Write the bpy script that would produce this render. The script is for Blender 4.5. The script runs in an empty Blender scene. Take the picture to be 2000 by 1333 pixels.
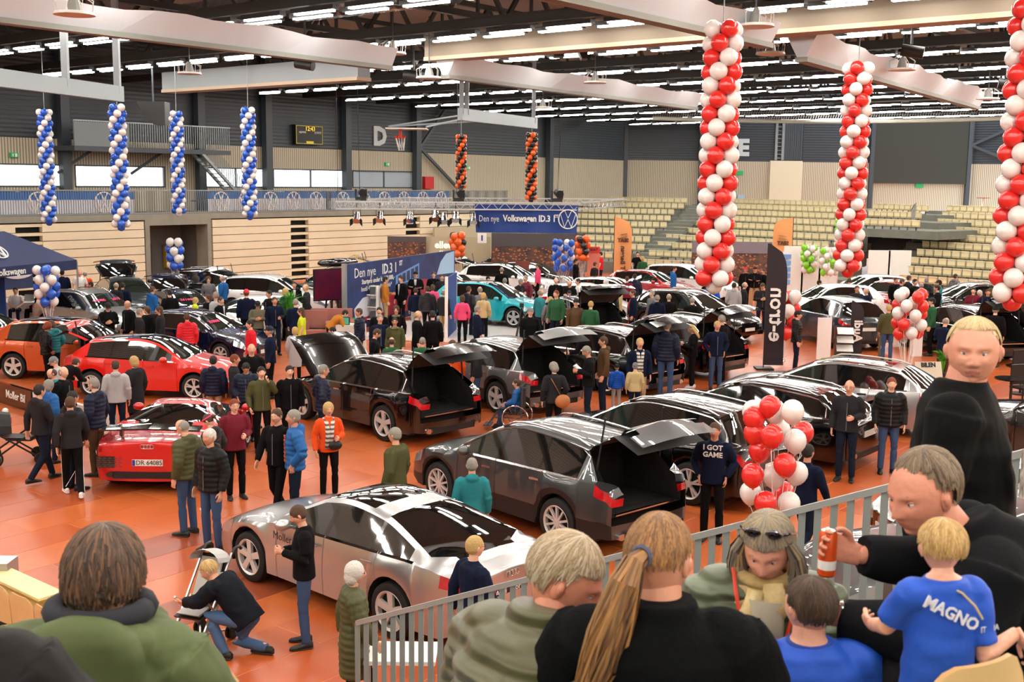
import bpy, bmesh, math, random
import numpy as np
from mathutils import Vector, Matrix, Euler
from math import sin, cos, tan, pi, radians as R, sqrt, atan2
random.seed(7)
C = bpy.context.scene.collection
sc = bpy.context.scene
# ---------------------------------------------------------------- camera
F, PIT, ROL, CH = 2225.0, R(8.03), R(.68), 5.4
_cp, _sp, _cr, _sr = cos(PIT), sin(PIT), cos(ROL), sin(ROL)
CM = np.array([[_cr, -_sr, 0], [_sr, _cr, 0], [0, 0, 1]]) @ np.array([[1, 0, 0], [0, -_sp, -_cp], [0, _cp, -_sp]])
cd = bpy.data.cameras.new('camera'); cam = bpy.data.objects.new('camera', cd); C.objects.link(cam)
cd.sensor_width = 36; cd.lens = F / 2000 * 36; cd.clip_start = .1; cd.clip_end = 400
cam.matrix_world = Matrix([[CM[0][0], -CM[1][0], -CM[2][0], 0], [CM[0][1], -CM[1][1], -CM[2][1], 0], [CM[0][2], -CM[1][2], -CM[2][2], CH], [0, 0, 0, 1]])
sc.camera = cam
cd.dof.use_dof = True; cd.dof.focus_distance = 17; cd.dof.aperture_fstop = 7.0
# ---------------------------------------------------------------- view + world
sc.view_settings.view_transform = 'Standard'; sc.view_settings.look = 'None'; sc.view_settings.gamma = 1
sc.view_settings.use_curve_mapping = False; sc.view_settings.exposure = -0.72
wd = bpy.data.worlds.new('world'); sc.world = wd; wd.use_nodes = True
wd.node_tree.nodes['Background'].inputs[0].default_value = (.93, .97, 1, 1); wd.node_tree.nodes['Background'].inputs[1].default_value = 5.0
TUBE = 72.0     # strength of the fluorescent tubes
sc.cycles.max_bounces = 5; sc.cycles.diffuse_bounces = 3; sc.cycles.glossy_bounces = 3; sc.cycles.transmission_bounces = 6
sc.cycles.caustics_reflective = False; sc.cycles.caustics_refractive = False; sc.cycles.sample_clamp_indirect = 4; sc.cycles.use_adaptive_sampling = True; sc.cycles.adaptive_threshold = .12; sc.cycles.adaptive_min_samples = 16

ORD = 'first second third fourth fifth sixth seventh eighth ninth tenth eleventh twelfth thirteenth fourteenth fifteenth sixteenth seventeenth eighteenth nineteenth twentieth'.split()
ORD += ['twenty-' + o for o in ORD[:9]] + ['thirtieth'] + ['thirty-' + o for o in ORD[:9]] + ['fortieth'] + ['forty-' + o for o in ORD[:9]] + ['fiftieth'] + ['fifty-' + o for o in ORD[:9]]
# ---------------------------------------------------------------- geometry from the photograph's perspective
def ray(x, y):
    d = CM.T @ np.array([(x - 1000) / F, (y - 666.5) / F, 1.]); return d / d[1]
def G(x, y, z=0.):                       # the point of the level z seen there
    d = ray(x, y); t = (z - CH) / d[2]; return Vector((d[0] * t, d[1] * t, z))
def AT(x, y, Y):                         # the point at distance Y seen there
    d = ray(x, y); return Vector((d[0] * Y, Y, CH + d[2] * Y))
HD = R(38.6)
U = Vector((sin(HD), cos(HD), 0)); V = Vector((-cos(HD), sin(HD), 0)); Z = Vector((0, 0, 1))
def UV(u, v, z=0): return U * u + V * v + Z * z
# ---------------------------------------------------------------- colours and materials
def lin(c):
    if isinstance(c, str):
        c = [int(c[i:i + 2], 16) / 255 for i in (0, 2, 4)]
        c = [x / 12.92 if x <= .04045 else ((x + .055) / 1.055) ** 2.4 for x in c]
    return (c[0], c[1], c[2], 1)
MATS = {}
def mat(name, col='808080', rough=.5, metal=0, coat=0, spec=.5, emit=0, bump=None, noise=None, trans=0, alpha=1, sheen=0, stripes=None, coatr=.03):
    key = name
    if key in MATS: return MATS[key]
    m = bpy.data.materials.new(name); m.use_nodes = True; nt = m.node_tree; b = nt.nodes['Principled BSDF']
    b.inputs['Base Color'].default_value = lin(col); b.inputs['Roughness'].default_value = rough; b.inputs['Metallic'].default_value = metal
    b.inputs['Coat Weight'].default_value = coat; b.inputs['Coat Roughness'].default_value = coatr; b.inputs['Specular IOR Level'].default_value = spec
    b.inputs['Transmission Weight'].default_value = trans; b.inputs['Alpha'].default_value = alpha; b.inputs['Sheen Weight'].default_value = sheen
    if emit: b.inputs['Emission Color'].default_value = lin(col); b.inputs['Emission Strength'].default_value = emit
    N, L = nt.nodes.new, nt.links.new
    if noise or bump or stripes: tc = N('ShaderNodeTexCoord')
    if noise:                            # (scale, amount, second colour)
        n = N('ShaderNodeTexNoise'); n.inputs['Scale'].default_value = noise[0]; n.inputs['Detail'].default_value = 5; L(tc.outputs['Object'], n.inputs[0])
        x = N('ShaderNodeMix'); x.data_type = 'RGBA'; x.inputs[6].default_value = lin(col); x.inputs[7].default_value = lin(noise[2])
        mr = N('ShaderNodeMapRange'); mr.inputs[1].default_value = .35; mr.inputs[2].default_value = .65; mr.inputs[4].default_value = noise[1]
        L(n.outputs[0], mr.inputs[0]); L(mr.outputs[0], x.inputs[0]); L(x.outputs[2], b.inputs['Base Color'])
    if stripes:                          # (axis 0/1/2, scale, second colour)
        w = N('ShaderNodeTexWave'); w.bands_direction = 'XYZ'[stripes[0]]; w.inputs['Scale'].default_value = stripes[1]; L(tc.outputs['Object'], w.inputs[0])
        x = N('ShaderNodeMix'); x.data_type = 'RGBA'; x.inputs[6].default_value = lin(col); x.inputs[7].default_value = lin(stripes[2])
        L(w.outputs['Fac'], x.inputs[0]); L(x.outputs[2], b.inputs['Base Color'])
    if bump:                             # (kind, scale, strength)
        bp = N('ShaderNodeBump'); bp.inputs['Strength'].default_value = bump[2]; bp.inputs['Distance'].default_value = .02
        if bump[0] == 'noise': t = N('ShaderNodeTexNoise'); t.inputs['Scale'].default_value = bump[1]; t.inputs['Detail'].default_value = 4; o = t.outputs[0]
        else:
            t = N('ShaderNodeTexWave'); t.bands_direction = bump[0]; t.inputs['Scale'].default_value = bump[1]; t.inputs['Distortion'].default_value = 1.2 if len(bump) < 4 else bump[3]
            t.inputs['Detail'].default_value = 1; o = t.outputs['Fac']
        L(tc.outputs['Object'], t.inputs[0]); L(o, bp.inputs['Height']); L(bp.outputs[0], b.inputs['Normal'])
    MATS[key] = m; return m
# ---------------------------------------------------------------- objects
def link(name, me, parent=None, loc=None, rot=None, mats=None, kind=None):
    o = bpy.data.objects.new(name, me); C.objects.link(o)
    if parent is not None: o.parent = parent
    if loc is not None: o.location = loc
    if rot is not None: o.rotation_euler = rot
    if kind: o['kind'] = kind
    return o
def tag(o, label=None, cat=None, group=None, kind=None):
    if label: o['label'] = label
    if cat: o['category'] = cat
    if group: o['group'] = group
    if kind: o['kind'] = kind
    return o
def thing(name, label, cat, loc=(0, 0, 0), rz=0, group=None):
    return tag(link(name, None, None, loc, (0, 0, rz)), label, cat, group)
class MB:                                # collects geometry into one mesh
    def __init__(s): s.v = []; s.f = []; s.m = []; s.mi = 0
    def add(s, v, f, mtx=None):
        n = len(s.v)
        s.v += [tuple(mtx @ Vector(p)) for p in v] if mtx is not None else [tuple(p) for p in v]
        s.f += [tuple(i + n for i in q) for q in f]; s.m += [s.mi] * len(f); return s
    def box(s, c, d, mtx=None):
        x, y, z = c; a, b, e = d[0] / 2, d[1] / 2, d[2] / 2
        v = [(x + i * a, y + j * b, z + k * e) for i in (-1, 1) for j in (-1, 1) for k in (-1, 1)]
        return s.add(v, [(0, 1, 3, 2), (4, 6, 7, 5), (0, 4, 5, 1), (2, 3, 7, 6), (0, 2, 6, 4), (1, 5, 7, 3)], mtx)
    def bar(s, a, b, w, h=None, up=Z):   # a box between two points
        a, b = Vector(a), Vector(b); h = h or w; d = b - a; L = d.length; d = d / L
        r = d.cross(Vector(up)); r = Vector((1, 0, 0)) if r.length < 1e-5 else r.normalized(); t = r.cross(d)
        v = [p + r * (i * w / 2) + t * (j * h / 2) for p in (a, b) for i, j in ((-1, -1), (1, -1), (1, 1), (-1, 1))]
        return s.add(v, [(3, 2, 1, 0), (4, 5, 6, 7), (0, 1, 5, 4), (1, 2, 6, 5), (2, 3, 7, 6), (3, 0, 4, 7)])
    def tube(s, pts, rad, n=8, cap=True, sx=1.0, up=Z):
        pts = [Vector(p) for p in pts]; rads = rad if hasattr(rad, '__len__') else [rad] * len(pts)
        rings = []
        for i, p in enumerate(pts):
            d = (pts[min(i + 1, len(pts) - 1)] - pts[max(i - 1, 0)]).normalized()
            r = d.cross(Vector(up)); r = d.cross(Vector((1, 0, 0))) if r.length < 1e-4 else r
            if r.length < 1e-4: r = d.cross(Vector((0, 1, 0)))
            r.normalize(); t = r.cross(d)
            rings.append([p + r * (cos(2 * pi * k / n) * rads[i] * sx) + t * (sin(2 * pi * k / n) * rads[i]) for k in range(n)])
        return s.loft(rings, cap)
    def loft(s, rings, cap=True, closed=True):
        n = len(rings[0]); v = [p for r in rings for p in r]; f = []
        for i in range(len(rings) - 1):
            for k in range(n if closed else n - 1):
                k2 = (k + 1) % n; f.append((i * n + k, i * n + k2, (i + 1) * n + k2, (i + 1) * n + k))
        if cap: f.append(tuple(range(n - 1, -1, -1))); f.append(tuple((len(rings) - 1) * n + k for k in range(n)))
        return s.add(v, f)
    def ball(s, c, r, n=12, m=8, mtx=None):
        if not hasattr(r, '__len__'): r = (r, r, r)
        v = [(c[0], c[1], c[2] + r[2])]
        for j in range(1, m):
            t = pi * j / m
            v += [(c[0] + r[0] * sin(t) * cos(2 * pi * k / n), c[1] + r[1] * sin(t) * sin(2 * pi * k / n), c[2] + r[2] * cos(t)) for k in range(n)]
        v.append((c[0], c[1], c[2] - r[2])); f = []
        for k in range(n):
            k2 = (k + 1) % n; f.append((0, 1 + k, 1 + k2))
            for j in range(m - 2): a = 1 + j * n; f.append((a + k, a + n + k, a + n + k2, a + k2))
            a = 1 + (m - 2) * n; f.append((a + k, len(v) - 1, a + k2))
        return s.add(v, f, mtx)
    def quad(s, *p): return s.add(p, [tuple(range(len(p)))])
    def mesh(s, name, mats, smooth=False, angle=None):
        me = bpy.data.meshes.new(name); me.from_pydata(s.v, [], s.f)
        for m in (mats if isinstance(mats, (list, tuple)) else [mats]): me.materials.append(m)
        if any(s.m): me.polygons.foreach_set('material_index', s.m)
        if smooth: me.polygons.foreach_set('use_smooth', [True] * len(s.f))
        me.update()
        if smooth and angle: me.set_sharp_from_angle(angle=angle)
        return me
    def obj(s, name, mats, parent=None, smooth=False, kind=None, loc=None, rot=None, angle=None):
        return link(name, s.mesh(name, mats, smooth, angle), parent, loc, rot, kind=kind)
def txt(name, s, size, m, parent=None, mtx=None, ext=.004, align='CENTER', bold=0, space=1):
    c = bpy.data.curves.new(name, 'FONT'); c.body = s; c.size = size; c.extrude = ext; c.align_x = align; c.align_y = 'CENTER'; c.offset = bold; c.space_character = space
    c.resolution_u = 2; c.materials.append(m)
    t = bpy.data.objects.new('t', c); me = bpy.data.meshes.new_from_object(t); bpy.data.objects.remove(t); bpy.data.curves.remove(c)
    o = link(name, me, parent)
    if mtx is not None: o.matrix_local = mtx
    return o
def frame(o, x, z):                       # matrix: local x along x, local y along z, local z out
    x = Vector(x).normalized(); z = Vector(z).normalized(); n = x.cross(z)
    return Matrix([[x[0], z[0], n[0], o[0]], [x[1], z[1], n[1], o[1]], [x[2], z[2], n[2], o[2]], [0, 0, 0, 1]])
# ================================================================ the hall
S = 'structure'
VW, WV = 46.73, 50.7                      # front plane of the gallery, plane of the window wall
def PW(x, y, v=VW):                       # (u, z) on a vertical plane v
    r = ray(x, y); r = Vector((r[0], r[1], r[2])); t = v / (r.x * V.x + r.y * V.y); p = r * t
    return p.x * U.x + p.y * U.y, CH + p.z
m_dark = mat('dark_cladding', '2b333b', .45, bump=('Z', 1.6, .5, 0))
m_dcol = mat('steel_dark', '3a424a', .5)
m_wood = mat('slatted_wood', 'd3c8b2', .7, stripes=(0, 2.2, '857a66'))
m_conc = mat('concrete', '8d8c80', .8, noise=(1.5, .5, '77776d'))
m_board = mat('pale_board', 'e2d6b8', .55, noise=(.6, .5, 'd6c8a6'))
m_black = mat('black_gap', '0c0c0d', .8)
m_glass = mat('window_glass', 'ffffff', .05, trans=1, alpha=.35)
m_blind = mat('roller_blind', 'a9b2bd', .9, trans=0)
m_grey = mat('galvanised', '8b9296', .4, .6)
m_white = mat('white_paint', 'f2f2ee', .5)
# floor: tiles 2.32 x 0.815 in a staggered bond, 300 nearest as pieces of their own
fb = MB(); fb.quad(UV(-14, -22, -.003), UV(90, -22, -.003), UV(90, 60, -.003), UV(-14, 60, -.003))
floor = fb.obj('floor', mat('floor_joint', 'eba67c', .5), kind=S)
TC = [('c4622f', 'b95627'), ('cc6c38', 'c0602d'), ('bb5a2c', 'af5026'), ('9c4c2e', '90442a')]
tmats = []
for i, (a, b) in enumerate(TC):
    m = mat('floor_tile_%d' % i, a, .30, spec=.6, noise=(1.3, .8, b)); tmats.append(m)
tile_me = {}
for i, m in enumerate(tmats):
    t = MB(); t.box((0, 0, -.005), (2.308, .803, .01)); tile_me[i] = t.mesh('floor_tile', m)
rest = MB(); near = []
for r in range(-24, 48):
    v = 10.49 + .815 * (r + .5) - .0
    off = 8.0 + (r * .58 * 3) % 2.32
    for k in range(-10, 34):
        u = off + 2.32 * (k + .5) - 2.32 * 3
        rnd = random.random(); mi = 3 if rnd < .025 else (0 if rnd < .4 else (1 if rnd < .75 else 2))
        if v > VW or u > 78: continue
        p = UV(u, v)
        if p.y > 9 and abs(p.x / p.y) < .5 and v > 3: near.append((p.y, u, v, mi))
        else: rest.mi = mi; rest.box((u, v, -.005), (2.308, .803, .01), Matrix(((U.x, V.x, 0, 0), (U.y, V.y, 0, 0), (0, 0, 1, 0), (0, 0, 0, 1))))
near.sort()
UVM = Matrix(((U.x, V.x, 0, 0), (U.y, V.y, 0, 0), (0, 0, 1, 0), (0, 0, 0, 1)))
for j, (_, u, v, mi) in enumerate(near):
    if j < 295: link('floor_tile', tile_me[mi], floor, UV(u, v), (0, 0, pi / 2 - HD))
    else: rest.mi = mi; rest.box((u, v, -.005), (2.308, .803, .01), UVM)
rest.obj('floor_tile', tmats, floor, kind='stuff')
def ubox(b, u0, u1, v0, v1, z0, z1): return b.box(((u0 + u1) / 2, (v0 + v1) / 2, (z0 + z1) / 2), (u1 - u0, v1 - v0, z1 - z0), UVM)
# materials whose stripes run along the wall need the wall's own axes
UROT = (0, 0, pi / 2 - HD)
def ulocal(name, m, boxes, parent=None, kind=None, smooth=False):    # boxes given in u, v, z; object rotated to the hall's axes
    b = MB()
    for q in boxes: b.box(((q[0] + q[1]) / 2, (q[2] + q[3]) / 2, (q[4] + q[5]) / 2), (q[1] - q[0], q[3] - q[2], q[5] - q[4]))
    return b.obj(name, m, parent, kind=kind, rot=None if parent is not None else UROT)
# ---- left wall: dark cladding, wood band, windows
CU = PW(1224, 314, WV)[0]                 # corner
ZB = 7.08; ZW1, ZW0 = 5.90, 4.83
wall = ulocal('wall_left', m_dark, [(-14, CU, WV, WV + .3, ZB, 12.6)], kind=S)
wins = []
for a, b in ((-400, 128), (145, 322), (400, 518), (533, 676), (688, 808)):
    wins.append((PW(a, 330, WV)[0], PW(b, 330, WV)[0]))
wins[0] = (PW(20, 330, WV)[0] - 4.9, wins[0][1])
solid = []; cur = -14
for a, b in wins: solid.append((cur, a)); cur = b
solid.append((cur, CU))
bd = [(-14, CU, WV, WV + .3, ZW1, ZB)] + [(a, b, WV, WV + .3, ZW0, ZW1) for a, b in solid] + [(-14, CU, WV, WV + .3, 3.6, ZW0)]
ulocal('wood_band', m_wood, bd, wall)
for i, (a, b) in enumerate(wins):
    fr = [(a, b, WV - .03, WV + .1, ZW0, ZW0 + .07), (a, b, WV - .03, WV + .1, ZW1 - .07, ZW1), (a, a + .07, WV - .03, WV + .1, ZW0, ZW1), (b - .07, b, WV - .03, WV + .1, ZW0, ZW1), ((a + b) / 2 - .03, (a + b) / 2 + .03, WV - .03, WV + .1, ZW0, ZW1)]
    w = ulocal('window_%d' % (i + 1), m_dcol, fr, kind=S)
    for q in (0, 1):
        ulocal('pane', m_glass if i < 4 else m_blind, [(a + (b - a) / 2 * q + .05, a + (b - a) / 2 * (q + 1) - .05, WV + .03, WV + .045, ZW0 + .05, ZW1 - .05)], w)
# outside: snow-bright ground and a few parked cars' worth of low hedge
ulocal('terrain', mat('bright_yard', 'e8edf0', .9), [(-40, CU + 20, WV + .6, WV + 60, 3.9, 4.0)], kind=S)
# columns of the wall, braces
for i, x in enumerate((132, 397, 528, 683, 820, 1079)):
    u = PW(x, 300, WV - .5)[0]
    ulocal('pillar', m_dcol, [(u - .22, u + .22, WV - .45, WV - .05, 3.6, 12.4)], kind=S)
def ubar(b, u0, v0, z0, u1, v1, z1, w): b.bar((u0, v0, z0), (u1, v1, z1), w); return b
b = MB(); u0 = PW(822, 300, WV - .4)[0]
ubar(b, u0, WV - .3, 7.4, u0 + 4.6, WV - .3, 4.2, .16); ubar(b, u0, WV - .3, 7.4, u0 + 3, WV - .3, 10.5, .16)
b.obj('trim_1', m_dcol, kind=S, rot=UROT)
# ---- gallery: slab, lower boards, pillars, doorway
UE = PW(993, 375)[0]
ulocal('trim_2', m_conc, [(-14, UE + 3, VW, WV, 3.36, 3.64)], kind=S)
uA, uD0, uD1, uB = PW(283, 430)[0], PW(292, 430)[0], PW(405, 430)[0], PW(412, 430)[0]
ulocal('pillar', m_conc, [(uA, uD0, VW, VW + 1, 0, 3.36), (uD1, uB, VW, VW + 1, 0, 3.36), (uD0, uD1, VW, VW + .3, 3.1, 3.36)], kind=S)
m_dg = mat('grey_recess', '5c605f', .8)
dw = ulocal('door_1', m_dg, [(uD0, uD1, VW + 2.2, VW + 2.3, 0, 3.36), (uD0 - .02, uD0, VW + .9, VW + 2.3, 0, 3.36), (uD1, uD1 + .02, VW + .9, VW + 2.3, 0, 3.36)], kind=S)
ulocal('door_leaf', mat('door_dark', '2f3232', .6), [(uD0 + .2, uD0 + 1.5, VW + 2.14, VW + 2.2, 0, 2.1)], dw)
ulocal('door_panel', mat('yellow_cabinet', 'b89b2c', .5), [(uD1 - 1.1, uD1 - .5, VW + 1.9, VW + 2.15, .9, 2.0)], dw)
s1, s2, s3, s4 = PW(568, 425)[0], PW(603, 425)[0], PW(793, 425)[0], PW(821, 425)[0]
q1, q2 = PW(30, 440)[0], PW(83, 440)[0]
uEnd = PW(940, 440)[0]
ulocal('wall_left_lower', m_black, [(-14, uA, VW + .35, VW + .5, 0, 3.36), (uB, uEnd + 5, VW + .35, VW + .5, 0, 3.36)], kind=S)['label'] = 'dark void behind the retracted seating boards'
bank = thing('retracted_seating', 'pale wooden boards of the retracted seating stands under the gallery', 'seating')
bank.rotation_euler = UROT
segs = [(-12.6, q1), (q2, uA - .05), (uB + .1, s1), (s2, s3), (s4, uEnd)]
for a, b in segs:
    for k in range(9):
        z0 = 3.30 - .385 * (k + 1)
        ulocal('board', m_board, [(a, b, VW + .02 * (8 - k) / 8, VW + .3, max(z0 + .03, .0), z0 + .385)], bank)
for a, b in ((q1, q2), (s1, s2), (s3, s4)):
    for k in range(9):
        z0 = 3.30 - .385 * (k + 1); zt = z0 + .385
        ulocal('slot', m_board, [(a, b, VW + .05, VW + .3, zt - .13, zt)], bank)
ulocal('partition_panel', mat('beige_grey_wall', 'b3ab90', .8), [(s4 + .6, uEnd + 4.5, VW - .6, VW - .45, 0, 2.55)], bank, )
# ---- gallery railing
rail = thing('gallery_railing', 'long grey barred railing along the gallery above the pale boards', 'railing'); rail.rotation_euler = UROT
b = MB(); u = -12
while u < UE: b.box((u, VW + .04, 4.19), (.02, .04, 1.08)); u += .115
b.obj('bars', m_grey, rail, kind='stuff')
b = MB(); b.box(((UE - 12) / 2, VW + .04, 4.74), (UE + 12, .06, .05)); b.box(((UE - 12) / 2, VW + .04, 3.68), (UE + 12, .04, .04)); b.obj('handrail', m_grey, rail)
b = MB(); u = UE
while u < UE + 5: b.box((u, VW + .04 + (u - UE) * .0, 4.19), (.02, .04, 1.08)); u += .115
m_vwblue = mat('banner_blue', '2f7ad2', .6); m_vwlight = mat('banner_backlit', 'f3f8ff', .6)  # window glow from behind is put into these lightened banner colours
for i, (a, c, n) in enumerate(((0, 265, 3), (408, 640, 5), (650, 880, 6))):
    ua, uc = PW(a, 400)[0] - (3 if i == 0 else 0), PW(c, 400)[0]
    bn = thing('gallery_banner', ('pale blue banner with ring emblems on the railing left of the hanging blue columns', 'pale blue emblem banner on the railing below the scoreboard', 'pale blue emblem banner on the railing above the truss lights')[i], 'banner', (0, 0, 0), 0, 'emblem banners on the gallery railing')
    bn.rotation_euler = UROT
    ulocal('cloth', m_vwlight, [(ua, uc, VW + .10, VW + .12, 3.72, 4.32)], bn)
    ulocal('top_strip', m_vwblue, [(ua, uc, VW + .10, VW + .12, 4.32, 4.66)], bn)
    for k in range(n):
        uu = ua + (uc - ua) * (k + .5) / n; e = MB(); rr = .46
        e.tube([(uu + rr * cos(t * pi / 12), VW + .06, 4.2 + rr * sin(t * pi / 12)) for t in range(25)], .03, 5, up=(0, 1, 0))
        for s in (-1, 1):
            e.bar((uu + s * .16, VW + .06, 4.62), (uu, VW + .06, 4.26), .05); e.bar((uu + s * .38, VW + .06, 4.42), (uu + s * .17, VW + .06, 3.82), .05); e.bar((uu + s * .17, VW + .06, 3.82), (uu, VW + .06, 4.18), .05)
        e.obj('emblem', m_white, bn)
# chairs on the gallery
m_chair = mat('navy_chair', '122b4d', .6)
ch = MB(); ch.box((0, 0, .45), (.44, .44, .06)); ch.box((0, -.2, .72), (.44, .05, .42))
for i in (-1, 1):
    for j in (-1, 1): ch.box((i * .19, j * .19, .22), (.03, .03, .44))
chm = ch.mesh('gallery_chair', m_chair)
cn = 0
for a, c, st in ((5, 40, 17), (68, 110, 14), (110, 262, 18), (410, 560, 15), (583, 900, 14)):
    x = a
    while x < c:
        uu = PW(x, 400)[0]; o = link('gallery_chair', chm, None, UV(uu, VW + 1.0, 3.64 + .12), (0, 0, pi / 2 - HD)); cn += 1
        tag(o, '%s dark navy chair from the left behind the gallery railing' % ORD[cn - 1], 'chair', 'navy chairs on the gallery'); x += st
# ---- mezzanine platform with railing and stair
pz = 6.75; pu0, pu1 = PW(134, 240, WV - 1.5)[0], PW(440, 250, WV - 1.5)[0]
pf = thing('mezzanine_platform', 'dark steel platform with barred railing high on the window wall', 'platform'); pf.rotation_euler = UROT
ulocal('deck', m_dcol, [(pu0, pu1, WV - 1.9, WV - .1, pz - .22, pz)], pf)
b = MB(); u = pu0
while u < pu1: b.box((u, WV - 1.88, pz + .6), (.03, .03, 1.1)); u += .13
b.obj('bars', m_grey, pf, kind='stuff')
b = MB(); b.box(((pu0 + pu1) / 2, WV - 1.88, pz + 1.16), (pu1 - pu0, .06, .05)); b.obj('handrail', m_grey, pf)
ulocal('mesh_panel', mat('rail_mesh', '6f787c', .5), [(pu0, pu0 + (pu1 - pu0) * .32, WV - 1.92, WV - 1.9, pz, pz + 1.1)], pf)
for uu in (pu0 + 1.0, (pu0 + pu1) / 2 + .5): b = MB(); ubar(b, uu - .9, WV - .2, 5.5, uu + .6, WV - .6, pz - .2, .12); b.obj('brace', m_dcol, pf)
sa, sb = PW(385, 305, WV - 1.5)[0], PW(485, 372, WV - 1.5)[0]
st = MB(); ubar(st, sa, WV - 1.8, pz - .1, sb, WV - 1.8, 3.7, .14); ubar(st, sa, WV - 1.0, pz - .1, sb, WV - 1.0, 3.7, .14)
st.obj('stringer', m_grey, pf)
for k in range(15):
    t = (k + .5) / 15; s = MB(); s.box((sa + (sb - sa) * t, WV - 1.4, pz - .1 + (3.7 - pz + .1) * t), (.26, .8, .04)); s.obj('tread', m_grey, pf)
st = MB()
for k in range(24):
    t = k / 23; st.box((sa + (sb - sa) * t, WV - 1.85, pz + .4 + (3.7 - pz + .1) * t), (.03, .03, 1.0))
st.obj('stair_bars', m_grey, pf, kind='stuff')
# ---- far wall and right wall (the hall's end is canted)
P0 = UV(CU, WV); YF = P0.y
XR = AT(1900, 320, YF).x
P1 = Vector((XR, YF, 0)); P2 = P1 + Vector((sin(R(122)), cos(R(122)), 0)) * 45
def wseg(name, a, b, z0, z1, m, parent=None, th=.3, off=0, kind=S):
    d = (b - a); L = d.length; ang = atan2(d.y, d.x)
    q = MB(); q.box((L / 2, th / 2 + off, (z0 + z1) / 2), (L, th, z1 - z0)); return q.obj(name, m, parent, loc=a, rot=(0, 0, ang), kind=kind)
wseg('wall_far', P0, P1, ZB + .05, 12.6, m_dark); wseg('wall_far_lower', P0, P1, 3.2, ZB + .05, m_wood)
wseg('wall_right', P1, P2, ZB + .05, 12.6, m_dark); wseg('wall_right_lower', P1, P2, 0, ZB + .05, m_wood)
wseg('wall_rear', P2, UV(-14, -22), 0, 12.6, mat('rear_wall', 'b5ae9c', .8), off=-.3)
wseg('wall_near', UV(-14, -22), UV(-14, WV), 0, 12.6, mat('near_wall', 'a5a49c', .8), off=-.3)
for i, (x, t) in enumerate(((1087, 1), (1222, 1), (1168, 1), (1369, 1), (1556, 0), (1703, 1), (1893, 1))):
    if not t or i < 1: continue
    X = AT(x, 320, YF - .3).x; q = MB(); q.box((X, YF - .2, 7.8), (.32, .35, 8.6)); q.obj('pillar', m_dcol, kind=S)
q = MB(); q.bar((XR - .3, YF - .3, 8.6), (XR + 4.8, YF - 3.0, 11.4), .2); q.bar((XR - .3, YF - .3, 8.6), (XR + 5.2, YF - 3.4, 5.9), .2); q.obj('trim_3', m_dcol, kind=S)
def fbox(name, x0, y0, x1, y1, m, d=.12, parent=None, Y=None, kind=None):       # a flat object on the far wall between two pixels of the photograph
    Y = Y or YF; a, b = AT(x0, y0, Y - d), AT(x1, y1, Y - d); q = MB(); q.box(((a.x + b.x) / 2, Y - d / 2 - .01, (a.z + b.z) / 2), (abs(b.x - a.x), d, abs(a.z - b.z)))
    return q.obj(name, m, parent, kind=kind)
tag(fbox('projection_screen', 1709, 234, 1886, 360, mat('screen_dark', '34352f', .8), .3), 'large dark rolled-down screen on the far wall', 'screen')
tag(fbox('white_wall_panel', 1505, 314, 1564, 393, mat('cream_panel', 'd8cfb6', .8), .25), 'cream white panel on the wooden far wall', 'panel')
tag(fbox('grey_fixture', 1441, 381, 1455, 388, mat('pale_blue', '9cb8c8', .5), .3), 'small pale blue box above the seats beside the red white column', 'box')
ld = thing('wall_ladder', 'steel ladder on the dark far wall left of the grille', 'ladder')
for x in (1516, 1529): fbox('rail', x, 236, x + 1.5, 313, m_grey, .15, ld)
for k in range(10): fbox('rung', 1517, 240 + 7.6 * k, 1530, 241.2 + 7.6 * k, m_grey, .12, ld)
gr = thing('wall_grille', 'black barred opening in the dark far wall beside the ladder', 'grille'); fbox('recess', 1532, 236, 1567, 313, m_black, .06, gr)
for k in range(9): fbox('bar', 1533 + 4 * k, 236, 1534 + 4 * k, 313, m_dcol, .14, gr)
ulog = AT(1452, 290, YF - .1); o = txt('wall_letter_far', 'E', 1.75, mat('grey_letter', 'c3cacd', .6), None, frame(ulog, (1, 0, 0), (0, 0, 1)), .02, bold=.09); tag(o, 'large pale grey letter E on the dark far wall', 'letter')
lu = PW(742, 268, WV - .05); o = txt('wall_letter', 'D', 1.5, MATS['grey_letter'], None, frame(UV(lu[0], WV - .05, lu[1]), U, Z), .02, bold=.08); tag(o, 'large pale grey letter D on the dark cladding', 'letter')
# scoreboard
sx0, sz1 = PW(577, 243, WV - .3); sx1, sz0 = PW(631, 284, WV - .3)
sb = thing('scoreboard', 'black scoreboard with yellow digits and yellow frame line', 'scoreboard'); sb.rotation_euler = UROT
ulocal('case', mat('scoreboard_black', '0b0c0c', .5), [(sx0, sx1, WV - .3, WV, sz0, sz1)], sb)
sw = sx1 - sx0; sh = sz1 - sz0
m_yel = mat('digit_yellow', 'ffd23c', .5, emit=1.3); m_yl = mat('yellow_line', 'e6d530', .5)
ulocal('edge_line', m_yl, [(sx0 + .04, sx1 - .04, WV - .32, WV - .3, sz1 - .07, sz1 - .045), (sx0 + .04, sx1 - .04, WV - .32, WV - .3, sz0 + .045, sz0 + .07), (sx0 + .04, sx0 + .065, WV - .32, WV - .3, sz0 + .05, sz1 - .05), (sx1 - .065, sx1 - .04, WV - .32, WV - .3, sz0 + .05, sz1 - .05)], sb)
ulocal('badge', m_yl, [(sx0 + sw * .38, sx0 + sw * .64, WV - .33, WV - .3, sz0 + .06, sz0 + .2)], sb)
def wtxt(s, fu, fz, size, m): return txt('digits' if s[0] in '1' else 'lettering', s, size, m, sb, frame((sx0 + sw * fu, WV - .33, sz0 + sh * fz), (1, 0, 0), (0, 0, 1)), .004, bold=.0)
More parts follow.
